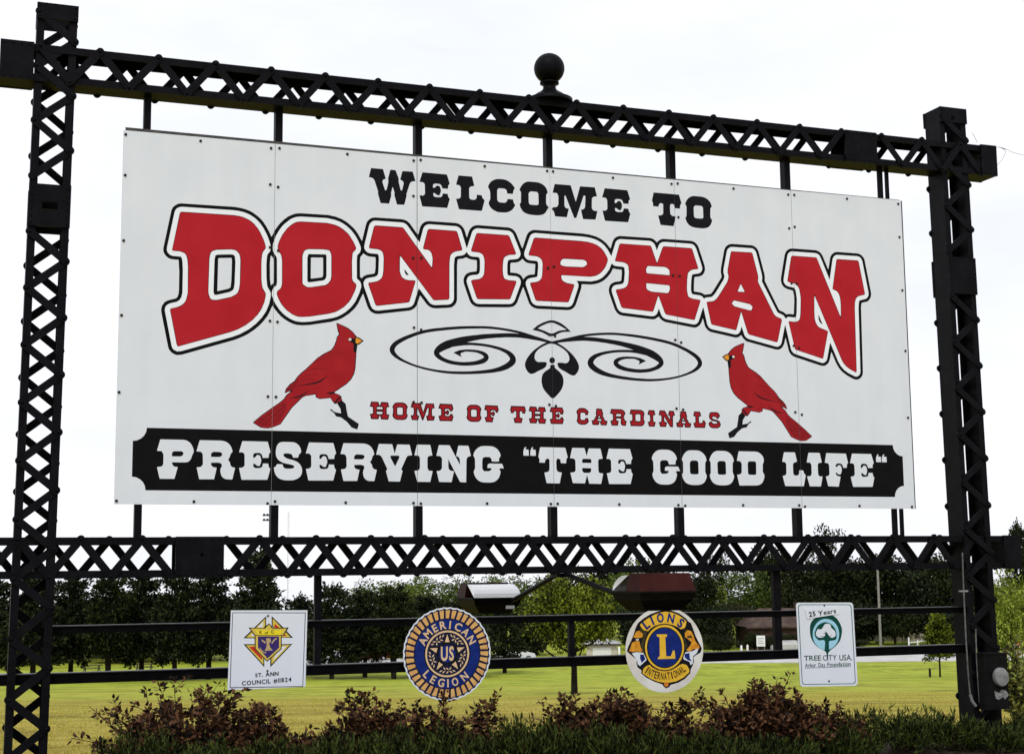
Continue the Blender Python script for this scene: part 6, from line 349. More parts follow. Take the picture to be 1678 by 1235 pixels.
SIGNS = {
'K': ((1.1994, -1.1355),'-292,310 316,300 305,-299 -310,-304',[
('ink','-281,294 302,282 286,-299 -293,-288|-276,289 296,276 281,-293 -287,-282'),
('ink','-193,92 -106,174 -14,260 -14,185 -31,160 -100,89'),
('gold','-170,99 -21,242 -22,185 -36,164 -105,96'),
('panel','-75,182 -35,219 -40,175 -82,172'),
('panel','-139,109 -105,136 -104,107'),
('ink','29,260 120,172 202,86 105,88 51,158 30,184'),
('gold','38,241 181,92 111,93 54,161 38,187'),
('bred','53,200 101,162 52,158'),
('bred','120,123 153,101 111,102'),
('ink','-191,46 -100,45 -85,5 -25,-61 -24,-136'),
('gold','-171,38 -100,37 -85,-4 -33,-61 -32,-116'),
('bred','-149,26 -101,26 -85,-12 -40,-60 -45,-79'),
('ink','197,39 107,38 84,-6 22,-64 23,-138'),
('gold','178,33 110,29 90,-12 31,-66 32,-116'),
('panel','153,22 114,21 56,-57 47,-87'),
('ink','-105,116 111,111 112,0 -3,-95 -102,6'),
('gold','-96,110 104,105 104,4 -3,-85 -94,9'),
('purple','-78,104 90,100 91,11 0,-70 -76,16'),
('gold2','-14,86 20,88 26,64 11,46 21,15 41,-8 -24,-9 -10,18 -8,52'),
('gold2','-49,81 -22,65 -11,52 -23,49 -45,65'),
('gold2','27,51 52,81 72,90 72,78 55,69 36,42'),
('gold2','-59,23 -47,-2 -22,-21 -10,-17 -16,-29 -38,-21 -57,-2'),
('ink','-154,174 -31,168 -22,180 9,204 33,179 39,167 167,168 128,104 -105,110'),
('gold','-138,166 -90,166 -25,162 10,196 33,162 107,160 150,161 121,109 -99,115'),
('byellow','-96,153 117,148 98,111 -75,115')]),
'L': ((4.6644, -1.2305),'369,-13 364,-61 353,-108 336,-153 312,-195 284,-234 250,-269 212,-299 171,-324 126,-343 79,-357 31,-364 -17,-366 -66,-361 -113,-350 -158,-333 -201,-310 -240,-283 -276,-251 -307,-214 -332,-174 -353,-131 -367,-86 -375,-40 -378,8 -373,55 -363,101 -347,145 -324,187 -297,226 -264,261 -227,292 -186,318 -142,338 -96,353 -48,361 1,364 50,360 98,349 144,333 188,311 229,283 265,251 297,214 323,173 344,129 359,83 367,35',[
('ink','-253,233 -203,269 -135,305 -66,327 -5,338 71,331 147,305 208,263 231,236 256,219 274,174 296,112 325,57 356,1 342,-36 291,-60 271,-75 275,-112 261,-147 243,-176 238,-209 186,-255 116,-288 47,-302 28,-322 1,-331 -21,-317 -35,-296 -111,-270 -185,-234 -234,-195 -230,-171 -267,-144 -277,-109 -269,-76 -293,-63 -330,-35 -365,-4 -351,34 -320,87 -296,140 -280,186 -266,213'),
('lgold','-235,219 -166,266 -97,299 -36,318 10,324 71,316 139,290 190,256 213,235 200,189 181,174 151,171 136,185 83,207 23,218 -38,220 -99,204 -138,181 -161,160 -202,170 -227,199'),
('mane','-235,192 -202,161 -165,153 -189,97 -197,36 -191,-24 -210,-17 -239,37 -215,91 -207,131 -236,165'),
('mane','197,169 224,172 204,148 188,121 202,53 216,25 192,-15 182,26 180,88'),
('orange','-301,113 -273,159 -243,167 -210,138 -214,111 -245,105 -275,104'),
('orange','-313,66 -279,80 -245,78 -237,37 -217,-3 -232,-16 -277,-7 -303,-14 -344,-3 -326,33'),
('panel','-279,94 -249,98 -253,84 -275,84'),
('panel','-319,-24 -277,-15 -210,-22 -178,-82 -243,-133 -266,-116 -269,-79 -286,-62'),
('navy','-240,-36 -207,-36 -190,-78 -227,-107 -241,-70'),
('orange','193,135 220,160 255,152 277,112 294,64 335,15 322,-12 277,-3 230,-24 204,-10 239,25 259,55 218,87 197,101'),
('mane','211,107 257,116 264,92 222,93'),
('panel','196,-28 261,-22 320,2 309,-35 268,-66 264,-126 242,-142 232,-111 175,-89 172,-68'),
('navy','188,-42 234,-35 236,-81 255,-108 217,-98 184,-72'),
('lgold','-222,-194 -211,-155 -183,-135 -152,-126 -130,-148 -78,-174 -11,-186 58,-178 104,-156 135,-136 166,-127 204,-139 225,-172 229,-199 171,-244 101,-274 10,-286 -73,-272 -148,-242'),
('ink','194,12 191,-20 183,-51 170,-80 153,-107 132,-131 107,-151 80,-167 51,-178 21,-184 -11,-186 -41,-182 -71,-174 -100,-161 -126,-143 -149,-122 -168,-97 -184,-70 -195,-40 -201,-9 -203,23 -200,55 -192,86 -179,115 -163,142 -142,165 -118,186 -91,202 -62,213 -31,220 0,222 31,219 61,211 90,198 116,180 140,159 159,134 175,106 186,76 193,44'),
('lgold','183,13 180,-18 172,-47 160,-75 144,-101 124,-123 101,-142 75,-157 48,-168 19,-174 -10,-176 -39,-172 -68,-164 -94,-152 -119,-135 -141,-115 -159,-92 -174,-65 -184,-37 -190,-7 -192,23 -189,53 -181,82 -169,110 -154,135 -134,158 -111,177 -86,193 -59,204 -30,210 0,212 29,209 58,201 85,189 109,172 131,152 150,128 165,102 175,73 181,43'),
('ink','165,12 162,-16 155,-42 144,-68 130,-91 112,-111 91,-129 68,-142 43,-152 17,-158 -10,-159 -36,-156 -62,-149 -86,-137 -108,-122 -128,-104 -145,-83 -158,-59 -168,-33 -173,-6 -175,21 -172,48 -165,75 -154,100 -140,123 -122,144 -101,161 -78,175 -54,185 -28,191 -1,192 26,190 52,183 76,171 99,156 119,138 135,116 149,92 158,67 164,39'),
('navy','158,12 155,-14 148,-39 138,-63 124,-85 107,-104 87,-121 65,-134 42,-143 17,-148 -8,-150 -33,-147 -57,-140 -80,-129 -101,-115 -120,-98 -136,-77 -148,-55 -157,-31 -163,-5 -164,21 -161,47 -155,72 -145,95 -131,117 -114,137 -95,153 -73,166 -49,176 -25,181 0,183 26,180 50,174 73,163 95,149 113,131 129,111 142,88 151,64 156,38'),
('lgold','-78,132 20,130 21,112 4,102 8,-57 53,-60 74,-11 91,-12 96,-81 -72,-80 -69,-63 -53,-55 -52,107 -76,114'),
('orange2','26,-298 23,-307 17,-313 8,-317 -2,-317 -11,-312 -17,-305 -19,-296 -17,-288 -10,-281 -1,-277 9,-278 18,-282 24,-289')]),
'T': ((6.282, -1.2258),'-303,343 -301,357 -294,367 -283,373 -266,374 258,367 274,365 286,358 294,348 296,334 311,-350 308,-364 302,-374 290,-380 274,-381 -251,-370 -267,-367 -279,-361 -286,-351 -288,-338',[
('tgreen','-284,327 -282,341 -275,351 -264,357 -248,359 240,351 257,349 269,343 276,333 279,319 291,-334 289,-348 282,-358 271,-364 254,-365 -234,-355 -250,-353 -261,-347 -268,-337 -271,-323|-275,325 -274,337 -268,345 -258,350 -245,352 238,344 252,342 262,337 268,329 270,317 283,-332 281,-344 275,-352 265,-357 251,-358 -232,-348 -245,-346 -255,-341 -261,-333 -263,-321'),
('dgreen','-168,133 -167,152 -164,171 -157,189 -146,205 -131,221 -110,234 -77,244 -37,251 -1,256 27,259 51,259 73,255 94,244 113,229 130,211 144,191 156,168 164,146 168,127 167,109 164,90 159,68 152,46 142,26 128,9 112,-7 94,-22 74,-36 52,-48 35,-59 24,-69 17,-77 12,-87 10,-101 9,-118 8,-129 4,-134 -1,-133 -5,-129 -5,-117 -4,-101 -5,-86 -9,-76 -16,-67 -27,-58 -48,-47 -73,-37 -96,-24 -114,-9 -130,9 -143,26 -153,44 -160,62 -165,80 -168,97 -169,115'),
('sky','136,83 133,59 126,36 114,14 100,-5 82,-22 61,-35 39,-45 15,-50 -9,-52 -33,-49 -56,-42 -77,-31 -96,-17 -113,0 -126,20 -135,42 -140,66 -141,90 -138,114 -131,137 -120,158 -105,178 -88,194 -67,208 -45,218 -21,223 3,225 27,222 50,216 72,205 91,191 108,173 121,153 130,131 135,107'),
('dgreen','-116,114 -108,133 -97,152 -81,167 -63,180 -40,190 -16,196 7,195 29,188 50,179 69,166 87,148 101,126 107,102 109,77 107,53 97,34 68,30 38,27 28,22 24,8 25,-28 21,-62 -2,-71 -23,-61 -21,-28 -15,9 -18,27 -27,36 -51,35 -77,33 -95,44 -109,59 -118,74 -122,89 -122,101'),
('panel','-109,96 -99,118 -85,136 -71,134 -56,130 -43,138 -31,151 -19,167 -5,180 21,181 45,175 51,160 56,142 74,128 92,114 100,91 98,70 79,58 56,53 41,60 28,73 16,92 5,107 -4,105 -12,97 -28,96 -37,94 -23,92 -9,87 -15,74 -30,62 -53,58 -76,59 -90,64 -100,73 -108,83'),
('dgreen','7,23 6,29 6,37 5,46 4,56 3,66 1,76 -1,87 -2,99 -4,108 -5,115 -10,115 -9,108 -8,98 -7,87 -6,75 -6,65 -5,55 -5,45 -5,36 -5,28 -5,23'),
('dgreen','8,35 12,39 17,45 22,52 28,58 33,63 39,67 44,70 50,73 54,75 58,77 56,79 53,78 48,76 42,73 36,70 30,66 24,61 18,55 12,48 7,42 3,38'),
('dgreen','0,53 -5,56 -11,60 -19,65 -26,69 -34,72 -40,72 -46,72 -52,70 -56,69 -60,68 -59,65 -55,66 -51,67 -46,68 -40,68 -35,68 -29,65 -22,61 -15,56 -8,52 -4,49')]),
'A': ((2.6833, -1.2108),'385,-14 371,-111 332,-200 270,-276 190,-332 98,-366 0,-375 -98,-359 -188,-318 -265,-257 -325,-178 -362,-88 -374,8 -362,104 -324,192 -265,268 -187,326 -96,362 3,373 102,358 194,319 274,257 335,177 373,85',[
])}

# ------------------------------------------------------------------ ground
def axis_steps(lo, hi, c, d0):
    r = [c]; d = d0
    while r[-1] < hi: r.append(r[-1] + d); d *= 1.035
    l = [c]; d = d0
    while l[-1] > lo: l.append(l[-1] - d); d *= 1.035
    return np.array(l[::-1][:-1] + r)
us = axis_steps(-1800, 1800, 2, 1.0); vs = axis_steps(-300, 3500, 20, .7)      # along RT and FW from the camera
U, V = np.meshgrid(us, vs)
gx = CAM[0] + U * RT[0] + V * FW[0]; gy = CAM[1] + U * RT[1] + V * FW[1]
gz = ground_z(gx, gy) + .05 * np.sin(gx * .31 + 1) * np.sin(gy * .23) * np.clip((V - 25) / 30, 0, 1) * np.clip((220 - V) / 50, 0, 1)
gz = gz - np.clip((V - 155) / 20, 0, 1) * np.clip((300 - V) / 50, 0, 1) * 0
me = bpy.data.meshes.new('lawn'); nu, nv = len(us), len(vs)
me.from_pydata(np.stack([gx.ravel(), gy.ravel(), gz.ravel()], 1).tolist(), [],
               [(j * nu + i, j * nu + i + 1, (j + 1) * nu + i + 1, (j + 1) * nu + i) for j in range(nv - 1) for i in range(nu - 1)])
m = bpy.data.materials.new('grass'); m.use_nodes = True; t = m.node_tree; n = t.nodes; L = t.links.new; b = n['Principled BSDF']
b.inputs['Roughness'].default_value = .9; b.inputs['Specular IOR Level'].default_value = .15
co = n.new('ShaderNodeTexCoord')
def noise(sc, det=5, ro=.6, vec=None):
    q = n.new('ShaderNodeTexNoise'); q.inputs['Scale'].default_value = sc; q.inputs['Detail'].default_value = det; q.inputs['Roughness'].default_value = ro
    L(vec or co.outputs['Object'], q.inputs['Vector']); return q.outputs['Fac']
def ramp(f, a, c0, bb, c1, mid=None):
    r = n.new('ShaderNodeValToRGB'); e = r.color_ramp.elements; e[0].position = a; e[0].color = (*c0, 1); e[1].position = bb; e[1].color = (*c1, 1)
    if mid: k = e.new(mid[0]); k.color = (*mid[1], 1)
    L(f, r.inputs['Fac']); return r.outputs['Color']
def mixc(f, a, c):
    q = n.new('ShaderNodeMix'); q.data_type = 'RGBA'
    if isinstance(f, float): q.inputs['Factor'].default_value = f
    else: L(f, q.inputs['Factor'])
    L(a, q.inputs['A']); L(c, q.inputs['B']); return q.outputs['Result']
green = ramp(noise(.9), .3, (.25, .31, .022), .72, (.41, .45, .05), (.5, (.325, .385, .033)))
dry = ramp(noise(1.4), .3, (.31, .245, .035), .72, (.50, .41, .085), (.5, (.41, .335, .055)))
# dry strip at the foot of the sign's bank, ragged towards the greener park
dt = n.new('ShaderNodeVectorMath'); dt.operation = 'DOT_PRODUCT'; dt.inputs[1].default_value = (FW[0], FW[1], 0); L(co.outputs['Object'], dt.inputs[0])
mr = n.new('ShaderNodeMapRange'); mr.inputs['From Min'].default_value = 18 + CAM[:2] @ FW; mr.inputs['From Max'].default_value = 112 + CAM[:2] @ FW
L(dt.outputs['Value'], mr.inputs['Value'])
ad = n.new('ShaderNodeMath'); ad.operation = 'MULTIPLY_ADD'; ad.inputs[1].default_value = 1.6; L(noise(.16, 6, .7), ad.inputs[0])
sb = n.new('ShaderNodeMath'); sb.operation = 'ADD'; sb.inputs[1].default_value = -.8; L(ad.outputs[0], sb.inputs[0]); L(mr.outputs['Result'], ad.inputs[2])
sb.use_clamp = True
col = mixc(sb.outputs[0], dry, green)
dk = n.new('ShaderNodeMix'); dk.data_type = 'RGBA'; dk.blend_type = 'MULTIPLY'; dk.inputs['Factor'].default_value = .75
L(col, dk.inputs['A']); L(ramp(noise(.42, 9, .8), .37, (.40, .36, .26), .52, (1, 1, 1)), dk.inputs['B'])
mq = n.new('ShaderNodeMapping'); mq.inputs['Rotation'].default_value = (0, 0, math.atan2(RT[1], RT[0]) * -1); mq.inputs['Scale'].default_value = (.10, .42, .4)
L(co.outputs['Object'], mq.inputs['Vector'])
d2 = n.new('ShaderNodeMix'); d2.data_type = 'RGBA'; d2.blend_type = 'MULTIPLY'; d2.inputs['Factor'].default_value = .85
L(dk.outputs['Result'], d2.inputs['A']); L(ramp(noise(1.0, 7, .72, mq.outputs['Vector']), .36, (.42, .38, .22), .47, (1, 1, 1)), d2.inputs['B'])
L(d2.outputs['Result'], b.inputs['Base Color'])
bp = n.new('ShaderNodeBump'); bp.inputs['Strength'].default_value = .9; bp.inputs['Distance'].default_value = .08
L(noise(9, 6, .7), bp.inputs['Height']); L(bp.outputs['Normal'], b.inputs['Normal'])
me.materials.append(m); me.polygons.foreach_set('use_smooth', [True] * len(me.polygons)); me.update()
lawn = link('lawn', me); lawn['kind'] = 'structure'

# dark soil of the planting bed at the sign's foot
bv = []; xs_ = np.linspace(-.6, 9.6, 40)
mb = MB()
for x in xs_: bv += [(x, -2.3 + .12 * math.sin(x * 2.1), .012), (x, .35 + .10 * math.sin(x * 1.7 + 1), .03), (x, -.9, .06)]
mb.add(bv, [(3 * i, 3 * i + 3, 3 * i + 5, 3 * i + 2) for i in range(39)] + [(3 * i + 2, 3 * i + 5, 3 * i + 4, 3 * i + 1) for i in range(39)])
mb.build('planting_bed', mat('bark_mulch', (.012, .009, .006), .95, (.05, .036, .024), 16, bump=.8, bscale=50))['kind'] = 'structure'

# pale road beyond the lawn, laid as a strip that follows the ground
def strip(name, px0, px1, z0, z1, lift, mt, thick=.12):
    mb = MB(); k = 24; A = []; B = []
    for i in range(k + 1):
        px = px0 + (px1 - px0) * i / k
        a, c = place(px, z0), place(px, z1); A.append((a[0], a[1], a[2] + lift)); B.append((c[0], c[1], c[2] + lift))
    v = A + B + [(x, y, z - thick) for x, y, z in A]
    mb.add(v, [(i, i + 1, k + 2 + i, k + 1 + i) for i in range(k)] + [(i, 2 * k + 2 + i, 2 * k + 3 + i, i + 1) for i in range(k)])
    o = mb.build(name, mt); o['kind'] = 'structure'; return o
road_m = mat('pale_concrete', (.42, .41, .40), .85, (.54, .53, .52), .8)
strip('road', 500, 2300, 158, 172, .06, road_m)
strip('path', -700, 250, 146, 150, .05, mat('path_concrete', (.22, .22, .21), .85, (.32, .31, .30), .8))

# ------------------------------------------------------------------ the steel frame
STEEL = mat('black_painted_steel', (.002, .002, .0036), .5, (.0055, .0055, .0085), 7, bump=.25, bscale=34, lo=.4, hi=.75)
frame = empty('sign_frame', (0, 0, 0))
tag(frame, 'tall black riveted lattice steel frame carrying the white welcome board', 'sign frame')
PER = .4535
class Member:
    """laced box member: s runs along it, t across its face, y is depth"""
    def __init__(s, org, dr, ac): s.o = Vector(org); s.d = Vector(dr).normalized(); s.a = Vector(ac).normalized()
    def P(s, a, t, y): p = s.o + s.d * a + s.a * t; return (p.x, y, p.z)
    def box(s, mb, s0, s1, t0, t1, y0, y1):
        v = [s.P(a, t, y) for a, t, y in ((s0, t0, y0), (s1, t0, y0), (s1, t1, y0), (s0, t1, y0), (s0, t0, y1), (s1, t0, y1), (s1, t1, y1), (s0, t1, y1))]
        mb.add(v, [(0, 1, 2, 3), (7, 6, 5, 4), (0, 4, 5, 1), (1, 5, 6, 2), (2, 6, 7, 3), (3, 7, 4, 0)])
def lacing_mesh(l, wd, th):
    """flat bar with rounded ends, along +x from 0 to l, its face to -y"""
    poly = []
    for k in range(7): t = math.pi / 2 + math.pi * k / 6; poly.append((wd * .56 * math.cos(t), wd * .56 * math.sin(t)))
    for k in range(7): t = -math.pi / 2 + math.pi * k / 6; poly.append((l + wd * .56 * math.cos(t), wd * .56 * math.sin(t)))
    return MB().prism(poly, 'y', -th, 0).mesh('lacing_bar', STEEL)
LM = {}
def bar(p, q, y, parent, wd=.054, th=.0095):
    p, q = Vector(p), Vector(q); l = round((q - p).length, 3)
    if (l, wd) not in LM: LM[(l, wd)] = lacing_mesh(l, wd, th)
    o = link('lacing_bar', LM[(l, wd)], parent); d = q - p
    o.location = (p.x, y, p.z); o.rotation_euler = (0, -math.atan2(d.z, d.x), 0)
    return o
def rivet(mb, p, r=.013, out=-1):
    c = Vector(p); v = []; n = 8
    for rr, h in ((r, 0), (r * .75, r * .55), (0.25 * r, r * .8)):
        v += [(c.x + rr * math.cos(2 * math.pi * k / n), c.y + out * h, c.z + rr * math.sin(2 * math.pi * k / n)) for k in range(n)]
    f = [(i * n + k, i * n + (k + 1) % n, (i + 1) * n + (k + 1) % n, (i + 1) * n + k) for i in range(2) for k in range(n)] + [tuple(range(2 * n, 3 * n))]
    mb.add(v, f, 0, True)
def laced(name, mem, s0, s1, t0, t1, yf, yb, fnode, per, plates, label, edge=.014, skip=()):
    """two channels (webs at t0 and t1) laced front and back; fnode = a front node position on the t1 side"""
    mb = MB(); wb, fl, ft = .012, .058, .009
    for (ta, tb, tf0, tf1) in ((t1 - wb, t1, t1 - fl, t1 - wb), (t0, t0 + wb, t0 + wb, t0 + fl)):
        mem.box(mb, s0, s1, ta, tb, yf, yb)
        mem.box(mb, s0 + .001, s1 - .001, tf0, tf1, yf + .0005, yf + ft); mem.box(mb, s0 + .001, s1 - .001, tf0, tf1, yb - ft, yb - .0005)
    part = mb.build(name, STEEL, frame)
    if label: part['label'] = label
    rv = MB(); covered = lambda a: any(x0 - .06 < a < x1 + .06 for x0, x1 in skip)
    for face in (0, 1):
        base = fnode + (per / 2 if face else 0)
        k0 = math.floor((s0 - base) / (per / 2)) - 1; k1 = math.ceil((s1 - base) / (per / 2)) + 1
        for k in range(k0, k1):
            a, c = base + k * per / 2, base + (k + 1) * per / 2
            if a < s0 + .02 or c > s1 - .02: continue
            ta, tb = (t1 - edge, t0 + edge) if k % 2 == 0 else (t0 + edge, t1 - edge)
            if covered((a + c) / 2): continue
            up = k % 2
            if face == 0: y = yf - .0005 - up * .0102
            else: y = yb + .010 + up * .0102
            bar(mem.P(a, ta, 0), mem.P(c, tb, 0), y, part)
            rivet(rv, mem.P(a, ta, (yf - .0205) if face == 0 else (yb + .0205)), .015, -1 if face == 0 else 1)
    for (p0, p1, hole) in plates:
        for yy in ((yf - .0225, yf - .0005), (yb + .0005, yb + .0225)):
            pb = MB(); e = .004
            if hole:
                h0, h1, g0, g1 = hole
                mem.box(pb, p0, h0, t0 - e, t1 + e, *yy); mem.box(pb, h1, p1, t0 - e, t1 + e, *yy)
                mem.box(pb, h0, h1, t0 - e, g0, *yy); mem.box(pb, h0, h1, g1, t1 + e, *yy)
            else: mem.box(pb, p0, p1, t0 - e, t1 + e, *yy)
            pb.build('batten_plate', STEEL, part)
            nr = max(3, int((p1 - p0) / .055))
            for i in range(nr):
                for tt in (t0 + .02, t1 - .02):
                    out = -1 if yy[0] < 0 else 1
                    rivet(rv, mem.P(p0 + (i + .5) * (p1 - p0) / nr, tt, yy[0] if out < 0 else yy[1]), .009, out)
    r = rv.build('rivets', STEEL, part); r['kind'] = 'stuff'
    return part
H = lambda z: z + Z0
# beams
tb = Member((0, 0, H(0)), (1, 0, 0), (0, 0, 1))
laced('beam', tb, -.95, 8.375, 3.28, 3.58, -.10, .12, -.203, PER,
      [(-.95, -.70, None), (6.635, 6.985, (6.80, 6.815, 3.415, 3.43)), (8.19, 8.375, None)], 'upper lattice beam with the ball on top', skip=((-.95, -.70), (6.635, 6.985), (8.19, 8.375)))
laced('beam', tb, -1.75, 8.435, -.565, -.255, -.068, .132, 1.116, .4529,
      [(.465, .837, (.655, .68, -.405, -.38)), (8.24, 8.435, None)], 'lower lattice beam just above the small signs', skip=((.465, .837), (8.24, 8.435)))
# posts, both leaning slightly outwards towards the foot
lp = Member((-.532, 0, H(3.92)), (-.0104, 0, -1), (1, 0, 0))       # s counts down from the top
S = lambda z: 3.92 - z
laced('post', lp, 0, 3.92 + Z0 + .06, -.1525, .1525, -.086, .146, S(1.862), .4412,
      [(0, .13, None), (S(2.461), S(2.127), (S(2.325), S(2.262), -.055, .06))], 'left lattice post', skip=((0, .10), (S(2.461), S(2.127))))
rp_ = Member((7.893, 0, H(3.93)), (.0118, 0, -1), (1, 0, 0))
S = lambda z: 3.93 - z
laced('post', rp_, 0, 3.93 + Z0 + .06, -.1525, .1525, -.086, .146, S(3.163), .4473,
      [(0, .15, (.085, .125, -.03, .012)), (S(2.43), S(2.07), None)], 'right lattice post', skip=((0, .12), (S(2.43), S(2.07))))
# ball finial
mb = MB(); pr = [(.205, 0), (.205, .03), (.165, .045), (.12, .08), (.085, .10), (.06, .125), (.055, .165), (.085, .175), (.085, .19)]
R0 = .137
for k in range(3, 29):
    t = -math.pi / 2 + math.pi * k / 29; pr.append((R0 * math.cos(t), .19 + .128 + R0 * math.sin(t)))
mb.lathe([(r * 1.0, z) for r, z in pr], (0, 0, 0), 36)
fx = at(900, 112, .01)[0]
bf = mb.build('ball_finial', STEEL, frame, (fx, .01, H(3.58)))
# hangers from beam to beam behind the board
for hx, wd in ((.186, .055), (1.252, .06), (2.458, .06), (3.662, .06), (4.872, .06), (6.072, .06), (7.100, .052), (7.178, .034)):
    MB().box((hx - wd / 2, .012, H(-.255)), (hx + wd / 2, .098 if hx < 7 else .035, H(3.28))).build('hanger', STEEL, frame)
# rails and uprights that carry the small signs
for z0, z1, x0, x1, lab in ((-.975, -.925, -.45, 7.85, None), (-1.35, -1.275, -1.8, 7.85, None)):
    mb = MB(); mb.box((x0, .0, H(z0)), (x1, .05, H(z1))); rl = mb.build('rail', mat('flat_black_rail', (.0014, .0014, .002), .6, (.003, .003, .004), 9, spec=.03), frame); MB().box((x0, -.012, H(z1) + .0003), (x1, .06, H(z1) + .008)).build('rail_cap', mat('sky_sheen_black', (.015, .015, .018), .4, (.035, .035, .04), 6, spec=.3), rl)  # cap colour lightened to paint in the sky's sheen along the rail top
for ux, wd, a, c in ((1.611, .055, -.565, -1.27), (5.815, .072, -.565, -1.27), (3.81, .05, -.975, -1.27)):
    MB().box((ux - wd / 2, .012, H(c)), (ux + wd / 2, .058, H(a))).build('upright', STEEL, frame)

# ------------------------------------------------------------------ the welcome board
BW, BH = 7.3152, 2.978
board = empty('welcome_board', (0, 0, H(0)))
tag(board, 'large white welcome board with red arched town name and two cardinals', 'sign board')
shapes = [(c, loops(s)) for c, s in BOARD]
g = .0017; panels = []
for k in range(6):
    x0, x1 = k * BW / 6 + (g if k else 0), (k + 1) * BW / 6 - (g if k < 5 else 0)
    panels.append(np.array([(x0, 0), (x1, 0), (x1, BH), (x0, BH)]))
P, T, colr, cen = cut_plane(shapes, [[p] for p in panels])
names = np.array([c for c, l in shapes] + ['panel'])
BACKM = mat('bare_aluminium', (.35, .36, .37), .45, (.42, .43, .44), 8, metal=.6)
BOLT = mat('dark_bolt', (.012, .012, .014), .4, (.03, .028, .026), 200)
bolt_me = MB().prism([(.0115 * math.cos(a), .0115 * math.sin(a)) for a in np.linspace(0, 2 * math.pi, 9)[:-1]], 'y', -.007, -.0005).mesh('bolt', BOLT)
brows = [.022, .87, 1.49, 2.09, 2.62, 2.945]
for k, pl in enumerate(panels):
    sel = (cen[:, 0] > pl[0, 0]) & (cen[:, 0] < pl[1, 0]) & (cen[:, 1] > 0) & (cen[:, 1] < BH)
    po = link('panel', plate_mesh('panel', P, T[sel], [names[i] if i >= 0 else 'panel' for i in colr[sel]], pl, .007, BACKM), board); po.rotation_euler = (random.uniform(-.0012, .0012), 0, 0)
    for side, bx in ((0, pl[0, 0] + .031), (1, pl[1, 0] - .031)):
        for r_, bz in enumerate(brows):
            if k == 0 and side == 0: bx = pl[0, 0] + .022
            link('bolt', bolt_me, po, (bx + random.uniform(-.006, .006), 0, bz + random.uniform(-.012, .012)))
    for bz in (.024, 2.945): link('bolt', bolt_me, po, ((pl[0, 0] + pl[1, 0]) / 2, 0, bz))
ang = mat('grey_angle_iron', (.05, .05, .055), .6, (.09, .088, .085), 12)
mb = MB(); mb.add([(.015, .0085, 2.9), (7.30, .0085, 2.9), (7.30, .0085, 2.984), (.015, .0085, 3.006), (.015, .0118, 2.9), (7.30, .0118, 2.9), (7.30, .0118, 2.984), (.015, .0118, 3.006)],
                  [(0, 1, 2, 3), (7, 6, 5, 4), (3, 2, 6, 7), (0, 4, 5, 1), (1, 5, 6, 2), (0, 3, 7, 4)])
mb.build('backing_angle', ang, board)
MB().box((7.308, .0085, .0), (7.332, .05, 2.975)).build('backing_angle', mat('rusty_edge', (.03, .028, .027), .7, (.12, .10, .095), 3), board)

# ------------------------------------------------------------------ lettering from the built-in font
GLY = {}
def glyph(ch, bold=.018):
    if (ch, bold) in GLY: return GLY[(ch, bold)]
    cu = bpy.data.curves.new('letter', 'FONT'); cu.body = ch; cu.size = 1.0; cu.offset = bold; cu.resolution_u = 3
    ob = bpy.data.objects.new('letter', cu); C.objects.link(ob)
    me = bpy.data.meshes.new_from_object(ob.evaluated_get(bpy.context.evaluated_depsgraph_get()))
    v = np.array([(p.co.x, p.co.y) for p in me.vertices]).reshape(-1, 2); f = [tuple(p.vertices) for p in me.polygons]
    bpy.data.objects.remove(ob); bpy.data.curves.remove(cu); bpy.data.meshes.remove(me)
    if len(v): x0 = v[:, 0].min(); v[:, 0] -= x0; wd = v[:, 0].max()
    else: wd = .22
    GLY[(ch, bold)] = (v, f, wd); return GLY[(ch, bold)]
CAP = .69
def line(mb, text, x0, x1, z0, z1, rot=0.0, bold=.018, gap=.09, y=-.0016):
    """text fitted between x0..x1, capitals from z0 to z1, turned by rot about its centre"""
    gl = [glyph(c, bold) for c in text]; tot = sum(q[2] for q in gl) + gap * (len(gl) - 1)
    sx, sz = (x1 - x0) / tot, (z1 - z0) / CAP; cx, cz = (x0 + x1) / 2, (z0 + z1) / 2; u = 0
    for v, f, wd in gl:
        if len(v):
            X = x0 + (u + v[:, 0]) * sx - cx; Z = z0 + v[:, 1] * sz - cz; c, s = math.cos(rot), math.sin(rot)
            q = [(cx + c * a - s * b, y, cz + s * a + c * b) for a, b in zip(X, Z)]; mb.add(q, f)
        u += wd + gap
def arc_text(mb, text, cx, cz, r, ang, spans, h, wid, inward=False, bold=.03, y=-.0016):
    """letters round a circle: spans = angle (clockwise from the top) of each letter; inward = feet turned outward (lower arc)"""
    for ch, a in zip(text, spans):
        v, f, wd = glyph(ch, bold); s = h / CAP; k = min(wid / (wd * s), 1.0) if ch not in 'I' else 1.0
        X = (v[:, 0] - wd / 2) * s * k; Z = v[:, 1] * s
        t = math.radians(a)
        if not inward: rad = r + Z; q = [(cx + (r + zz) * math.sin(t) + x * math.cos(t), y, cz + (r + zz) * math.cos(t) - x * math.sin(t)) for x, zz in zip(X, Z)]
        else: q = [(cx + (r - zz) * math.sin(t) - x * math.cos(t), y, cz + (r - zz) * math.cos(t) + x * math.sin(t)) for x, zz in zip(X, Z)]
        mb.add(q, f)

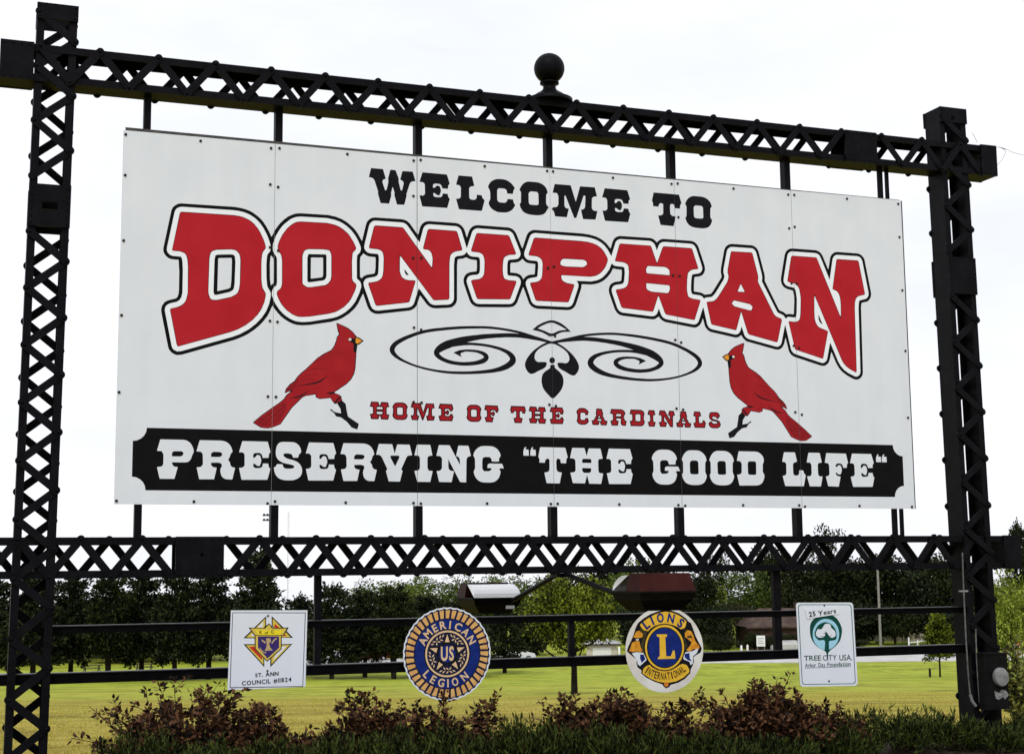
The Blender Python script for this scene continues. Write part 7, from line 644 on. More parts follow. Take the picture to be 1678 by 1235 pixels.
# ------------------------------------------------------------------ the four small signs on the rails
def small_sign(name, key, label, base, back=BACKM, Y=-.03):
    c, ol, shp = SIGNS[key]; o = loops(ol)[0]
    shapes = [(base, [o])] + [(a, loops(b)) for a, b in shp]
    return make_plate(name, c, o, shapes, label, Y)
def make_plate(name, c, o, shapes, label, Y):
    P, T, col, cen = cut_plane(shapes, []); ok = inside(cen, [o]) & (col >= 0)
    e = empty(name, (c[0], Y, H(c[1]))); tag(e, label, 'sign')
    area = np.roll(o, -1, 0); 
    if (o[:, 0] * area[:, 1] - o[:, 1] * area[:, 0]).sum() < 0: o = o[::-1]
    link('plate', plate_mesh('plate', P, T[ok], [shapes[i][0] for i in col[ok]], o, .004, BACKM), e)
    br = MB()
    for bx in (-.12, .12): br.box((bx - .02, .0045, -.26), (bx + .02, .029, .30))
    br.build('bracket', STEEL, e)
    for bx, bz in {'council_sign': ((0, -.165), (0, .262)), 'lions_sign': ((0, -.118),), 'tree_city_sign': ((-.01, .345), (.01, -.33)), 'legion_sign': ((0, -.30),)}[name]: link('bolt', bolt_me, e, (bx, 0, bz)).scale = (.7, .7, .7)
    return e
ks = small_sign('council_sign', 'K', 'square white sign with a gold, red and purple shield emblem and council number', 'panel')
mb = MB(); line(mb, 'ST.', -.095, -.035, -.209, -.181, .035, .03); line(mb, 'ANN', -.015, .089, -.205, -.176, .035, .03); line(mb, 'COUNCIL #11824', -.199, .192, -.262, -.230, .045, .02, .13)
line(mb, 'K', -.066, -.046, .124, .147, 0); line(mb, 'of', -.024, .004, .122, .142); line(mb, 'C', .026, .05, .126, .149)
mb.build('lettering', PRINT['ink'], ks)['kind'] = 'stuff'

ts = small_sign('tree_city_sign', 'T', 'upright white rounded sign with a green tree emblem and a taped on 25 Years strip', 'panel')
mb = MB(); line(mb, 'TREE', -.240, -.062, -.143, -.098, 0, .008, .05); line(mb, 'CITY', -.045, .100, -.145, -.099, 0, .008, .05); line(mb, 'USA.', .128, .262, -.150, -.101, 0, .008, .05)
line(mb, 'Arbor', -.232, -.118, -.200, -.165, 0, .008, .06); line(mb, 'Day', -.094, -.022, -.200, -.165, 0, .008, .06); line(mb, 'Foundation', .0, .244, -.200, -.165, 0, .008, .05)
mb.box((-.232, -.0014, -.2085), (.244, -.0012, -.205)); mb.build('lettering', PRINT['dgreen'], ts)['kind'] = 'stuff'
st = MB(); q = [(-.213, .313), (.131, .332), (.140, .266), (-.196, .228)][::-1]
st.prism(q, 'y', -.006, -.0035); q2 = [(x * 1.02 - .001, z) for x, z in [(-.210, .309), (.128, .328), (.136, .269), (-.193, .232)][::-1]]
strip_o = st.build('years_strip', mat('sticker_white', (.70, .74, .82), .5, (.74, .78, .85), 9), ts)
mb = MB(); line(mb, '25', -.178, -.108, .250, .292, .12, .03, y=-.0072); line(mb, 'Years', -.082, .108, .266, .306, .12, .022, .07, y=-.0072); mb.build('lettering', PRINT['ink'], strip_o)['kind'] = 'stuff'

# the lions emblem, a round white disc
ls = small_sign('lions_sign', 'L', 'round white sign with two lion heads around a blue circle and gold letter L', 'stain')
mb = MB(); Rl = .243; arc_text(mb, 'LIONS', -.006, -.009, .247, 0, (-37, -23.5, -7, 14, 35), .074, .066, bold=.035); mb.build('lettering', PRINT['navy'], ls)['kind'] = 'stuff'
mb = MB(); n_ = 13; arc_text(mb, 'INTERNATIONAL', -.004, .060, .318, 0, [180 + 37 - 74 * i / (n_ - 1) for i in range(n_)], .062, .026, True, bold=.012); mb.build('lettering', PRINT['ink'], ls)['kind'] = 'stuff'

# the legion emblem, built from circles
def circ(r, n=64, cx=0, cz=0, ph=0): a = np.linspace(0, 2 * np.pi, n, endpoint=False) + ph; return np.stack([cx + r * np.cos(a), cz + r * np.sin(a)], 1)
def scal(r, d, k=40, n=240): a = np.linspace(0, 2 * np.pi, n, endpoint=False); rr = r - d * np.abs(np.cos(a * k / 2)); return np.stack([rr * np.cos(a), rr * np.sin(a)], 1)
o = scal(.379, .004); sh = [('panel', [o]), ('navyblack', [scal(.370, .010)])]
PRINT['navyblack'] = mat('print_navy_black', (.008, .010, .035), .45, (.012, .014, .05), 20)
PRINT['leaf'] = PRINT['cream']
for k in range(40):
    t = 2 * math.pi * k / 40; a = .055
    pol = lambda r, th: (r * math.cos(th), r * math.sin(th))
    sh.append(('peach', [np.array([pol(.288, t - .052), pol(.355, t - .075), pol(.352, t + .035), pol(.288, t + .040)])]))
sh += [('navy', [circ(.278)]), ('ink', [circ(.200)]), ('cream', [circ(.189), circ(.174)]), ('navyblack', [circ(.174)])]
star = np.array([((.178 if i % 2 == 0 else .082) * math.sin(math.pi * i / 5), (.178 if i % 2 == 0 else .082) * math.cos(math.pi * i / 5)) for i in range(10)])
sh.append(('ink', [star]))
for i in range(5):
    t = 2 * math.pi * i / 5; f = lambda r, d: (r * math.sin(t) + d * math.cos(t), r * math.cos(t) - d * math.sin(t))
    sh.append(('cream', [np.array([f(.158, 0), f(.094, .021), f(.094, -.021)])]))
    for da in (14, 24, 36, 48, 58):
        for rr, tw in ((.150, 1), (.122, -1)):
            if rr < .13 and (da < 20 or da > 52): continue
            t2 = t + math.radians(da); cx, cz = rr * math.sin(t2), rr * math.cos(t2); dr = t2 + math.pi / 2 + tw * .75 * (1 if da < 36 else -1)
            d = np.array([math.sin(dr), math.cos(dr)]); p_ = np.array([d[1], -d[0]]); c_ = np.array([cx, cz])
            sh.append(('cream', [np.array([c_ - d * .017, c_ + p_ * .0062, c_ + d * .017, c_ - p_ * .0062])]))
sh.append(('navy', [circ(.071)]))
lg = make_plate('legion_sign', SIGNS['A'][0], o, sh, 'round blue sign with a scalloped edge of orange rays and a star', -.03)
mb = MB(); arc_text(mb, 'AMERICAN', 0, 0, .204, 0, (-63, -45, -27, -9, 6, 24, 43, 63), .062, .06, bold=.025)
arc_text(mb, 'LEGION', 0, 0, .268, 0, (228, 211, 193, 179, 164, 142), .062, .055, True, bold=.025)
line(mb, 'US', -.056, .056, -.052, .056, 0, .03, .12); mb.build('lettering', PRINT['cream'], lg)['kind'] = 'stuff'

# ------------------------------------------------------------------ floodlights on arms below the lower beam
BROWN = mat('brown_lamp_paint', (.028, .006, .005), .55, (.042, .010, .009), 8, bump=.15)
LBODY = mat('black_lamp_body', (.002, .002, .0025), .55, (.005, .0045, .0045), 10)
LENS = mat('lamp_lens', (.95, .95, .96), .22, (.97, .97, .98), 5, metal=.45, spec=.5)
def floodlight(x, y, z, dirn, label):
    """dirn = +1: the lens looks along +y; local origin at the rim's front corner of the lens"""
    e = empty('floodlight', (x, y, z), 0 if dirn > 0 else math.pi); tag(e, label, 'floodlight', 'floodlights on arms under the lower beam')
    w2 = .235
    mb = MB()                                                         # tray, tapered to the bottom
    v = []
    for zz, wx, y0, y1 in ((-.135, w2 * .62, -.42, -.10), (-.055, w2 * .93, -.50, -.02), (0, w2, -.52, .0)):
        v += [(-wx, y0, zz), (wx, y0, zz), (wx, y1, zz), (-wx, y1, zz)]
    f = [(0, 3, 2, 1), (8, 9, 10, 11)] + [(4 * r + i, 4 * r + (i + 1) % 4, 4 * r + 4 + (i + 1) % 4, 4 * r + 4 + i) for r in range(2) for i in range(4)]
    mb.add(v, f); mb.build('body', LBODY, e)
    mb = MB(); mb.box((-w2 - .015, -.535, .0), (w2 + .015, .015, .012)); mb.build('rim', LBODY, e)
    mb = MB(); v = [(-w2, -.52, .013), (w2, -.52, .013), (w2, -.27, .013), (-w2, -.27, .013), (-w2 * .88, -.47, .148), (w2 * .88, -.47, .148), (w2 * .88, -.29, .148), (-w2 * .88, -.29, .148)]
    mb.add(v, [(0, 1, 5, 4), (1, 2, 6, 5), (2, 3, 7, 6), (3, 0, 4, 7), (4, 5, 6, 7), (3, 2, 1, 0)]); mb.build('hood', BROWN, e)
    mb = MB(); cols_ = 6; rows = 5; v = []
    for r in range(rows + 1):
        t = r / rows * math.pi / 2; wx = w2 * (.98 - .08 * r / rows)
        yy = -.265 + .26 * math.cos(t) ** .8; zz = .013 + .122 * math.sin(t)
        v += [(-wx + 2 * wx * i / cols_, yy, zz) for i in range(cols_ + 1)]
    k = cols_ + 1
    f = [(r * k + i, r * k + i + 1, (r + 1) * k + i + 1, (r + 1) * k + i) for r in range(rows) for i in range(cols_)]
    f += [tuple(r * k for r in range(rows + 1)), tuple(r * k + cols_ for r in range(rows + 1))[::-1]]
    mb.add(v, f, 0, False); mb.build('lens', LENS, e)
    return e
za_ = H(-.715)
f1 = floodlight(3.93, -1.10, za_, 1, 'brown and black floodlight on the near arm, in front of the lions sign')
f2 = floodlight(3.57, 1.22, H(-.80), -1, 'floodlight with bright white lens facing forward, right of the legion sign')
def arm(p, q, e, r=.022):
    o = MB().tube([p, q], r, 8).build('arm', STEEL); o.parent = e; o.matrix_parent_inverse = e.matrix_basis.inverted()
arm((3.73, -.06, H(-.575)), (3.76, -1.11, H(-.735)), f1); arm((3.73, .12, H(-.575)), (3.70, 1.25, H(-.83)), f2)
MB().box((3.66, -.05, H(-.60)), (3.80, .115, H(-.566))).build('lamp_bracket', STEEL, frame)
MB().box((-.17, -.030, -.092), (-.085, -.018, -.062)).build('rating_plate', MATS['print_bright_white'], f2)

# ------------------------------------------------------------------ meter box and conduits on the right post
mbx = empty('electric_meter', (7.97, -.09, H(-1.86))); tag(mbx, 'black electric meter box with round glass dial and conduits on the right post', 'electric meter')
GREYM = mat('meter_grey', (.17, .17, .17), .4, (.27, .27, .265), 12); BOXM = mat('meter_box_black', (.003, .003, .0035), .6, (.007, .007, .007), 9)
mb = MB(); mb.box((-.13, -.13, .0), (.13, -.014, .50)); mb.box((-.137, -.137, .502), (.137, -.01, .516)); mb.build('box', BOXM, mbx)
dial = [(.0, 0)] 
mb = MB(); n = 20; v = []
for r, h in ((.078, 0), (.078, .03), (.07, .045), (.03, .05)):
    v += [(.035 + r * math.cos(2 * math.pi * k / n), -.131 - h, .295 + r * 1.12 * math.sin(2 * math.pi * k / n)) for k in range(n)]
mb.add(v, [(i * n + k, i * n + (k + 1) % n, (i + 1) * n + (k + 1) % n, (i + 1) * n + k) for i in range(3) for k in range(n)] + [tuple(range(3 * n, 4 * n))], 0, False)
mb.build('dial', GREYM, mbx)
mb = MB(); mb.add([(-.02, -.1315, .10), (.02, -.1315, .09), (.06, -.1315, .11), (.09, -.1315, .09), (.13, -.1315, .13), (.10, -.1315, .17), (.05, -.1315, .18), (.02, -.1315, .15), (-.03, -.1315, .17)], [tuple(range(9))])
mb.build('worn_label', mat('worn_label_grey', (.12, .12, .12), .6, (.30, .30, .295), 40), mbx)
def wp(px, py, Y=-.12): p = at(px, py, Y); return (p[0] - 7.97, Y + .09, p[2] - H(-1.86))
PIPE = mat('galvanised_pipe', (.10, .10, .105), .45, (.19, .19, .19), 20, metal=.3)
MB().tube([wp(1577, 905), wp(1578, 940), wp(1580, 985), wp(1583, 1050), wp(1587, 1110), wp(1590, 1138)], 0.007, 8).build('conduit', PIPE, mbx)
MB().tube([wp(1590, 1138), wp(1593, 1148), wp(1599, 1156)], .014, 8).build('conduit_elbow', GREYM, mbx)
MB().tube([wp(1599, 1030), wp(1600, 1075), wp(1602, 1110), wp(1605, 1150), wp(1609, 1166)], 0.006, 8).build('conduit', PIPE, mbx)
MB().box((wp(1577, 968)[0] - .03, -.04, wp(1577, 968)[2] - .008), (wp(1577, 968)[0] + .06, -.012, wp(1577, 968)[2] + .008)).build('pipe_clip', GREYM, mbx)

wr = MB()
for pts in (((1629, 244), (1637, 241), (1645, 243), (1660, 250), (1690, 258)), ((1645, 243), (1648, 250), (1642, 262), (1631, 274)), ((1636, 241), (1648, 245), (1642, 244)), ((1593, 218), (1598, 226), (1601, 234))):
    wr.tube([at(a, c, -.05) for a, c in pts], .0022, 5)
tag(wr.build('loose_wire', mat('grey_wire', (.25, .25, .25), .5, (.3, .3, .3), 4)), 'thin grey wire trailing from the right end of the upper beam', 'wire')

# ------------------------------------------------------------------ plants
def leaf_mesh(name, P, D, Nn, Ln, Wd, mt, fold=.25):
    """diamond leaves folded along the midrib: four points each"""
    k = len(P); D = D / np.linalg.norm(D, axis=1)[:, None]
    S_ = np.cross(D, Nn); S_ /= np.linalg.norm(S_, axis=1)[:, None] + 1e-9; U_ = np.cross(S_, D)
    Ln = np.broadcast_to(Ln, k)[:, None]; Wd = np.broadcast_to(Wd, k)[:, None]
    mid = P + D * Ln * .45 - U_ * Wd * fold
    v = np.stack([P, P + D * Ln * .42 - S_ * Wd * .5, P + D * Ln, P + D * Ln * .42 + S_ * Wd * .5], 1).reshape(-1, 3)
    me = bpy.data.meshes.new(name); me.vertices.add(4 * k); me.vertices.foreach_set('co', v.ravel())
    me.loops.add(4 * k); me.polygons.add(k)
    me.loops.foreach_set('vertex_index', np.arange(4 * k)); me.polygons.foreach_set('loop_start', np.arange(k) * 4)
    me.polygons.foreach_set('loop_total', np.full(k, 4)); me.materials.append(mt); me.update(calc_edges=True); me.validate()
    return me
def rv(n): q = rng.normal(size=(n, 3)); return q / np.linalg.norm(q, axis=1)[:, None]
def crown_round(seed, mt, nb=42, per=120, fill=700, rx=.46, z0=.24, z1=1.0, blob=(.08, .15), leaf=.034, open_=.0):
    """crown of leaf clumps in a unit tall envelope, uneven at the rim"""
    global rng; rng = np.random.default_rng(seed); Ps = []; Ds = []
    cz, hz = (z0 + z1) / 2, (z1 - z0) / 2
    for i in range(nb):
        d = rv(1)[0]; q = rng.uniform(.35, 1.0) ** .6; lob = 1 + .22 * math.sin(3 * math.atan2(d[1], d[0]) + seed) * (1 - abs(d[2]))
        br = rng.uniform(*blob); c = np.array([d[0] * rx * q * lob, d[1] * rx * q * lob, cz + d[2] * hz * q * .92])
        k = int(per * (br / blob[1]) ** 1.5) + 20; u = rv(k); rad = br * rng.uniform(.55, 1.08, k)[:, None]
        Ps.append(c + u * rad * np.array([1, 1, .8])); Ds.append(u * .7 + rv(k) * .8 + np.array([0, 0, -.25]))
    k = fill; u = rv(k); Ps.append(np.array([0, 0, cz]) + u * rng.uniform(0, .8, k)[:, None] * np.array([rx, rx, hz])); Ds.append(rv(k))
    P = np.vstack(Ps); D = np.vstack(Ds); n = len(P)
    return leaf_mesh('crown', P, D, rv(n), leaf * rng.uniform(.7, 1.4, n), leaf * .62 * rng.uniform(.7, 1.3, n), mt)
def crown_pine(seed, mt, nb=54, per=95, rx=.36, z0=.10, top=1.0, power=.55, tuft=.045):
    global rng; rng = np.random.default_rng(seed); Ps = []; Ds = []
    for i in range(nb):
        h = z0 + (top - z0) * ((i + rng.uniform(0, 1)) / nb); f = (h - z0) / (top - z0)
        rm = rx * (1 - f) ** power * rng.uniform(.7, 1.12) * min(1, .62 + f * 2.2); az = i * 2.4 + rng.uniform(-.5, .5)
        a = np.array([math.cos(az), math.sin(az), 0]); k = int(per * (.45 + .8 * rm / rx)); s = rng.uniform(.15, 1, k) ** .6
        rise = rng.uniform(-.04, .10); sg = tuft * (1.15 - .5 * s)[:, None]
        p = a * (s * rm)[:, None] + np.array([0, 0, 1]) * (h + rise * s)[:, None] + rng.normal(size=(k, 3)) * sg * np.array([1, 1, .55])
        Ps.append(p); Ds.append(a * .8 + rv(k) * .9 + np.array([0, 0, .35]))
    k = 600; z = rng.uniform(z0 + .02, .9, k); r = rx * .62 * (1 - z) ** power * np.sqrt(rng.uniform(0, 1, k)); t = rng.uniform(0, 6.28, k)
    Ps.append(np.stack([r * np.cos(t), r * np.sin(t), z], 1)); Ds.append(rv(k))
    P = np.vstack(Ps); D = np.vstack(Ds); n = len(P)
    return leaf_mesh('crown', P, D, rv(n), .05 * rng.uniform(.6, 1.4, n), .022 * rng.uniform(.7, 1.3, n), mt)
def trunk_mesh(seed, h=.6, r=.02, limbs=7, spread=.3, stems=1, first=.25):
    q = random.Random(seed); mb = MB()
    for s in range(stems):
        lx, ly = (q.uniform(-.12, .12), q.uniform(-.12, .12)) if stems > 1 else (q.uniform(-.02, .02), q.uniform(-.02, .02))
        pts = [(0 + lx * .15, ly * .15, -.03), (lx * .35, ly * .35, h * .3), (lx * .7, ly * .7, h * .65), (lx, ly, h)]
        mb.tube(pts, [r * 1.25, r, r * .75, r * .4], 8)
        for i in range(limbs):
            f = first + (1 - first) * i / limbs; z = h * f; a = i * 2.4 + q.uniform(-.4, .4); l = spread * q.uniform(.6, 1) * (1.1 - .5 * f)
            b0 = Vector((lx * f, ly * f, z)); b2 = b0 + Vector((math.cos(a) * l, math.sin(a) * l, l * q.uniform(.5, .9)))
            b1 = (b0 + b2) / 2 + Vector((0, 0, -.02)); mb.tube([b0, b1, b2], [r * .5, r * .35, r * .15], 5)
    return mb.mesh('trunk', BARK)
BARK = mat('bark', (.010, .008, .006), .9, (.026, .021, .017), 14, bump=.5, bscale=40)
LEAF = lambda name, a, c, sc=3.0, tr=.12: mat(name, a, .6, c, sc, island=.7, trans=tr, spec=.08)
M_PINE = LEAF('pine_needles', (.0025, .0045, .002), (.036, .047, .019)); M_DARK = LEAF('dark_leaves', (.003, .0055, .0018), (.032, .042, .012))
M_MID = LEAF('mid_green_leaves', (.02, .038, .006), (.10, .135, .022)); M_LIGHT = LEAF('light_green_leaves', (.035, .062, .008), (.16, .20, .032))
M_BRIGHT = LEAF('yellow_green_leaves', (.07, .10, .008), (.26, .31, .04)); M_OLIVE = LEAF('olive_leaves', (.012, .02, .002), (.22, .26, .026))
M_BROWNISH = LEAF('brownish_leaves', (.02, .018, .008), (.06, .055, .025))
KIND = {}
def kind(key, crown, trunk): KIND[key] = (crown, trunk)
kind('pine_a', crown_pine(1, M_PINE, power=.42, rx=.40, z0=.17, per=120), trunk_mesh(1, .8, .026, 9, .18, first=.3)); kind('pine_b', crown_pine(2, M_PINE, rx=.43, power=.36, nb=60, z0=.19, per=120), trunk_mesh(2, .8, .028, 9, .2, first=.3))
kind('pine_c', crown_pine(3, M_PINE, rx=.33, power=.7, z0=.14), trunk_mesh(3, .85, .018, 9, .16, first=.3)); kind('pine_d', crown_pine(4, M_DARK, rx=.42, power=.33, z0=.23, per=120), trunk_mesh(4, .7, .02, 8, .25, stems=3, first=.35))
kind('dark_a', crown_round(5, M_DARK, fill=1800, leaf=.042, nb=56, rx=.44, z0=.12), trunk_mesh(5)); kind('dark_b', crown_round(6, M_DARK, fill=1800, leaf=.042, rx=.40, z0=.10, nb=60), trunk_mesh(6)); kind('dark_c', crown_round(16, M_PINE, fill=2200, leaf=.045, rx=.44, z0=.0, nb=66), trunk_mesh(16))
kind('mid_a', crown_round(7, M_MID, rx=.44, z0=.14), trunk_mesh(7)); kind('light_a', crown_round(8, M_LIGHT, rx=.45, z0=.10, nb=56), trunk_mesh(8)); kind('light_b', crown_round(9, M_LIGHT, rx=.42, z0=.08, nb=62), trunk_mesh(9))
kind('bright_a', crown_round(10, M_BRIGHT, rx=.46, z0=.10, nb=50), trunk_mesh(10)); kind('sparse_a', crown_round(12, M_DARK, rx=.36, z0=.25, nb=26, per=60, blob=(.05, .10)), trunk_mesh(12, .85, .016, 10, .3))
kind('park', crown_round(13, M_OLIVE, rx=.42, z0=.36, nb=95, per=150, fill=3000, blob=(.07, .13), leaf=.030), trunk_mesh(13, .72, .026, 16, .42, first=.30))
kind('sapling', crown_pine(14, M_OLIVE, rx=.36, z0=.30, nb=56, per=110, power=.75), trunk_mesh(14, .7, .014, 8, .3, first=.35))
kind('brown_a', crown_round(15, M_BROWNISH, rx=.42, z0=.2, nb=40), trunk_mesh(15, .6, .03, 8, .3))
def tree(name, k, px, zc, top, wpx, label, group=None, cat='tree', base=None):
    p = place(px, zc); z0 = p[2] if base is None else base
    h = zat(p, px, top) - z0; wm = wpx * zc / FPX
    e = empty(name, (p[0], p[1], z0), random.uniform(0, 6.28)); tag(e, label, cat, group)
    cr, tk = KIND[k]; rx = {'pine_a': .40, 'pine_b': .43, 'pine_c': .33}.get(k, .46)
    c = link('crown', cr, e); t_ = link('trunk', tk, e); s = wm / (2 * rx); c.scale = t_.scale = (s, s, h)
    return e
PG = 'dark pines in the row left of the welcome board'
pines = [(-14, 133, 958, 140, 'pine_b', 'dark pine cut by the left edge of the photo'), (60, 130, 945, 125, 'pine_a', 'dark pine seen through the left lattice post'),
 (120, 134, 952, 110, 'pine_b', 'dark pine just right of the left post'), (182, 131, 946, 112, 'pine_d', 'dark pine second from the left post, with low trunk'),
 (236, 134, 950, 112, 'pine_b', 'dark pine midway between the left post and the square council sign'), (290, 131, 946, 112, 'pine_a', 'dark pine below the bolted plate of the lower beam'),
 (345, 134, 934, 118, 'pine_b', 'dark pine just left of the square council sign'), (425, 131, 908, 118, 'pine_c', 'tallest dark pine, behind the square council sign'),
 (490, 136, 984, 92, 'pine_b', 'low dark pine left of the thin upright'), (545, 132, 966, 104, 'pine_a', 'dark pine right of the thin upright'),
 (598, 135, 974, 104, 'pine_b', 'dark pine midway between thin upright and the round blue sign'), (646, 131, 968, 112, 'pine_d', 'dark pine with several stems left of the round blue sign'),
 (706, 136, 984, 116, 'pine_a', 'dark pine behind the left half of the round blue sign'), (762, 133, 990, 108, 'pine_b', 'dark pine behind the right edge of the round blue sign'), (826, 140, 1000, 92, 'pine_a', 'dark pine below the floodlight with the white lens')]
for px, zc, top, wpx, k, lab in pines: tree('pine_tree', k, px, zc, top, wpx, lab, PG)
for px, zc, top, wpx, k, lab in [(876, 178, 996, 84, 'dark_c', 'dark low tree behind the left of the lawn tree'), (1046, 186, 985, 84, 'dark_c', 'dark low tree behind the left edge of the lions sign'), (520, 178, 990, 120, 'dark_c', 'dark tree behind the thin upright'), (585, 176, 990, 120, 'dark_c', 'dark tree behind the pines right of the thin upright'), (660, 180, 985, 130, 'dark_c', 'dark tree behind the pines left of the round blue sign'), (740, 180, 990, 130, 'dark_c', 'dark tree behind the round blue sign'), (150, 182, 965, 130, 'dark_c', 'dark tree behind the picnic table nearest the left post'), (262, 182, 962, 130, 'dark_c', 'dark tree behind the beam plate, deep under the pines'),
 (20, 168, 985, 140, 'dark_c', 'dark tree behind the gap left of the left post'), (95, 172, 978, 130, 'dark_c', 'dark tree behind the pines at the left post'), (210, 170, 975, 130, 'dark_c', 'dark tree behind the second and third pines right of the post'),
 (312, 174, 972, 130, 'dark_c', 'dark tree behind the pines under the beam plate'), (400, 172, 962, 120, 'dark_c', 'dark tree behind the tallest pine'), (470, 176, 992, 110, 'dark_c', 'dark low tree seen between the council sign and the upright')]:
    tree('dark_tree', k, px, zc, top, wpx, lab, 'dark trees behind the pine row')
for px, zc, top, wpx, k, lab in [(628, 205, 944, 118, 'light_a', 'light green tree above the pines left of the round blue sign'), (690, 215, 938, 120, 'light_b', 'light green tree rising above the round blue sign'),
 (752, 208, 941, 110, 'mid_a', 'green tree above the floodlight with the white lens'), (806, 212, 936, 104, 'light_a', 'light green tree just right of the white lens floodlight'), (862, 210, 943, 100, 'mid_a', 'light green tree left of the open lawn tree'),
 (905, 216, 938, 100, 'dark_b', 'dark tree behind the open lawn tree, left side'), (1000, 218, 922, 120, 'dark_a', 'dark tree behind the near floodlight arm'), (1045, 206, 905, 110, 'light_b', 'pale green tree above the near floodlight')]:
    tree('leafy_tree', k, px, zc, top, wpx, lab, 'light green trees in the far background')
RG = 'trees behind the lions and tree city signs'
for px, zc, top, wpx, k, lab in [(1090, 200, 925, 110, 'dark_a', 'dark tree behind the near brown floodlight'), (1140, 205, 930, 100, 'dark_b', 'dark tree right of the near brown floodlight'), (1182, 222, 898, 100, 'sparse_a', 'thin see-through tree poking above the lower beam'),
 (1172, 206, 950, 46, 'bright_a', 'small bright green tree right of the near floodlight'), (1226, 214, 925, 110, 'mid_a', 'green tree behind the brick house roof'), (1168, 186, 982, 66, 'dark_c', 'dark low tree in front of the small bright green tree'), (1320, 196, 960, 90, 'dark_a', 'dark low tree behind the left edge of the tree city sign'), (1268, 224, 888, 92, 'dark_b', 'dark tree behind the right thin upright'),
 (1312, 206, 908, 116, 'dark_a', 'dark tree above the tree city sign'), (1357, 235, 853, 104, 'sparse_a', 'tallest tree at right, its crown above the lower beam'), (1372, 208, 905, 110, 'dark_b', 'dark tree right of the tree city sign'),
 (1428, 204, 898, 116, 'dark_a', 'dark tree behind the grey utility pole'), (1480, 202, 905, 116, 'dark_c', 'dark tree between the utility pole and the right post'), (1530, 206, 896, 112, 'dark_b', 'dark tree just left of the right post'),
 (1580, 210, 918, 110, 'dark_c', 'dark tree behind the right lattice post'), (1204, 190, 985, 70, 'brown_a', 'brown leaved tree with thick trunk before the brick house'), (1110, 188, 990, 80, 'dark_c', 'dark low tree behind the lions sign'),
 (1346, 190, 985, 90, 'dark_c', 'dark low tree hidden behind the tree city sign'), (1400, 194, 980, 90, 'dark_c', 'dark low tree left of the utility pole'), (1462, 192, 985, 86, 'dark_a', 'dark low tree right of the utility pole'), (1540, 192, 990, 90, 'dark_c', 'dark low tree behind the little lawn tree')]:
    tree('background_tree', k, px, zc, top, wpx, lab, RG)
tree('green_tree', 'bright_a', 1652, 128, 928, 120, 'bright yellow green tree right of the right post', 'bright trees right of the right post')
tree('green_tree', 'bright_a', 1716, 112, 950, 130, 'bright yellow green tree cut by the right edge of the photo', 'bright trees right of the right post')
tree('dark_tree', 'pine_b', 1672, 230, 868, 60, 'dark pine top above the right end of the lower beam')
tree('lawn_tree', 'park', 938, 74, 936, 162, 'single round olive green tree standing alone on the lawn')
tree('lawn_sapling', 'sapling', 1532, 118, 1010, 92, 'small young tree on the lawn left of the right post', cat='sapling')
for px, zc, top, wpx, k, lab in [(1232, 179, 1034, 40, 'dark_a', 'dark shrub left behind the white notice'), (1290, 180, 1036, 60, 'dark_b', 'dark shrub beside the left edge of the tree city sign'), (1178, 176, 1038, 62, 'dark_a', 'round clipped shrub right of the lions sign'), (1146, 180, 1044, 46, 'mid_a', 'low green shrub at the edge of the lions sign'), (1262, 178, 1040, 40, 'dark_b', 'small dark shrub beside the white notice'), (1396, 178, 1046, 60, 'dark_b', 'dark shrub just right of the tree city sign'), (1478, 176, 1050, 36, 'mid_a', 'small green shrub beside the white fence')]:
    tree('shrub', k, px, zc, top, wpx, lab, 'shrubs along the far road', 'shrub')
# far-off wood that closes the horizon
Pw = []; 
for i in range(900):
    px = -2400 + 6200 * i / 900 + random.uniform(-4, 4); zc = random.uniform(300, 330); p = place(px, zc); top = 1008 if -100 < px < 640 else 985
    h = (zat(p, px, top + random.uniform(-14, 16)) - p[2]); k = 46; u = rv(k)
    Pw.append(np.array([p[0], p[1], p[2] + h * .5]) + u * np.array([2.6, 2.6, h * .5]) * rng.uniform(.5, 1, k)[:, None])
Pw = np.vstack(Pw); nn = len(Pw)
tag(link('far_wood', leaf_mesh('far_wood', Pw, rv(nn), rv(nn), rng.uniform(.6, 1.5, nn), rng.uniform(.5, 1.0, nn), M_DARK)), 'dark far-off wood closing the view behind the park', 'wood', kind='stuff')

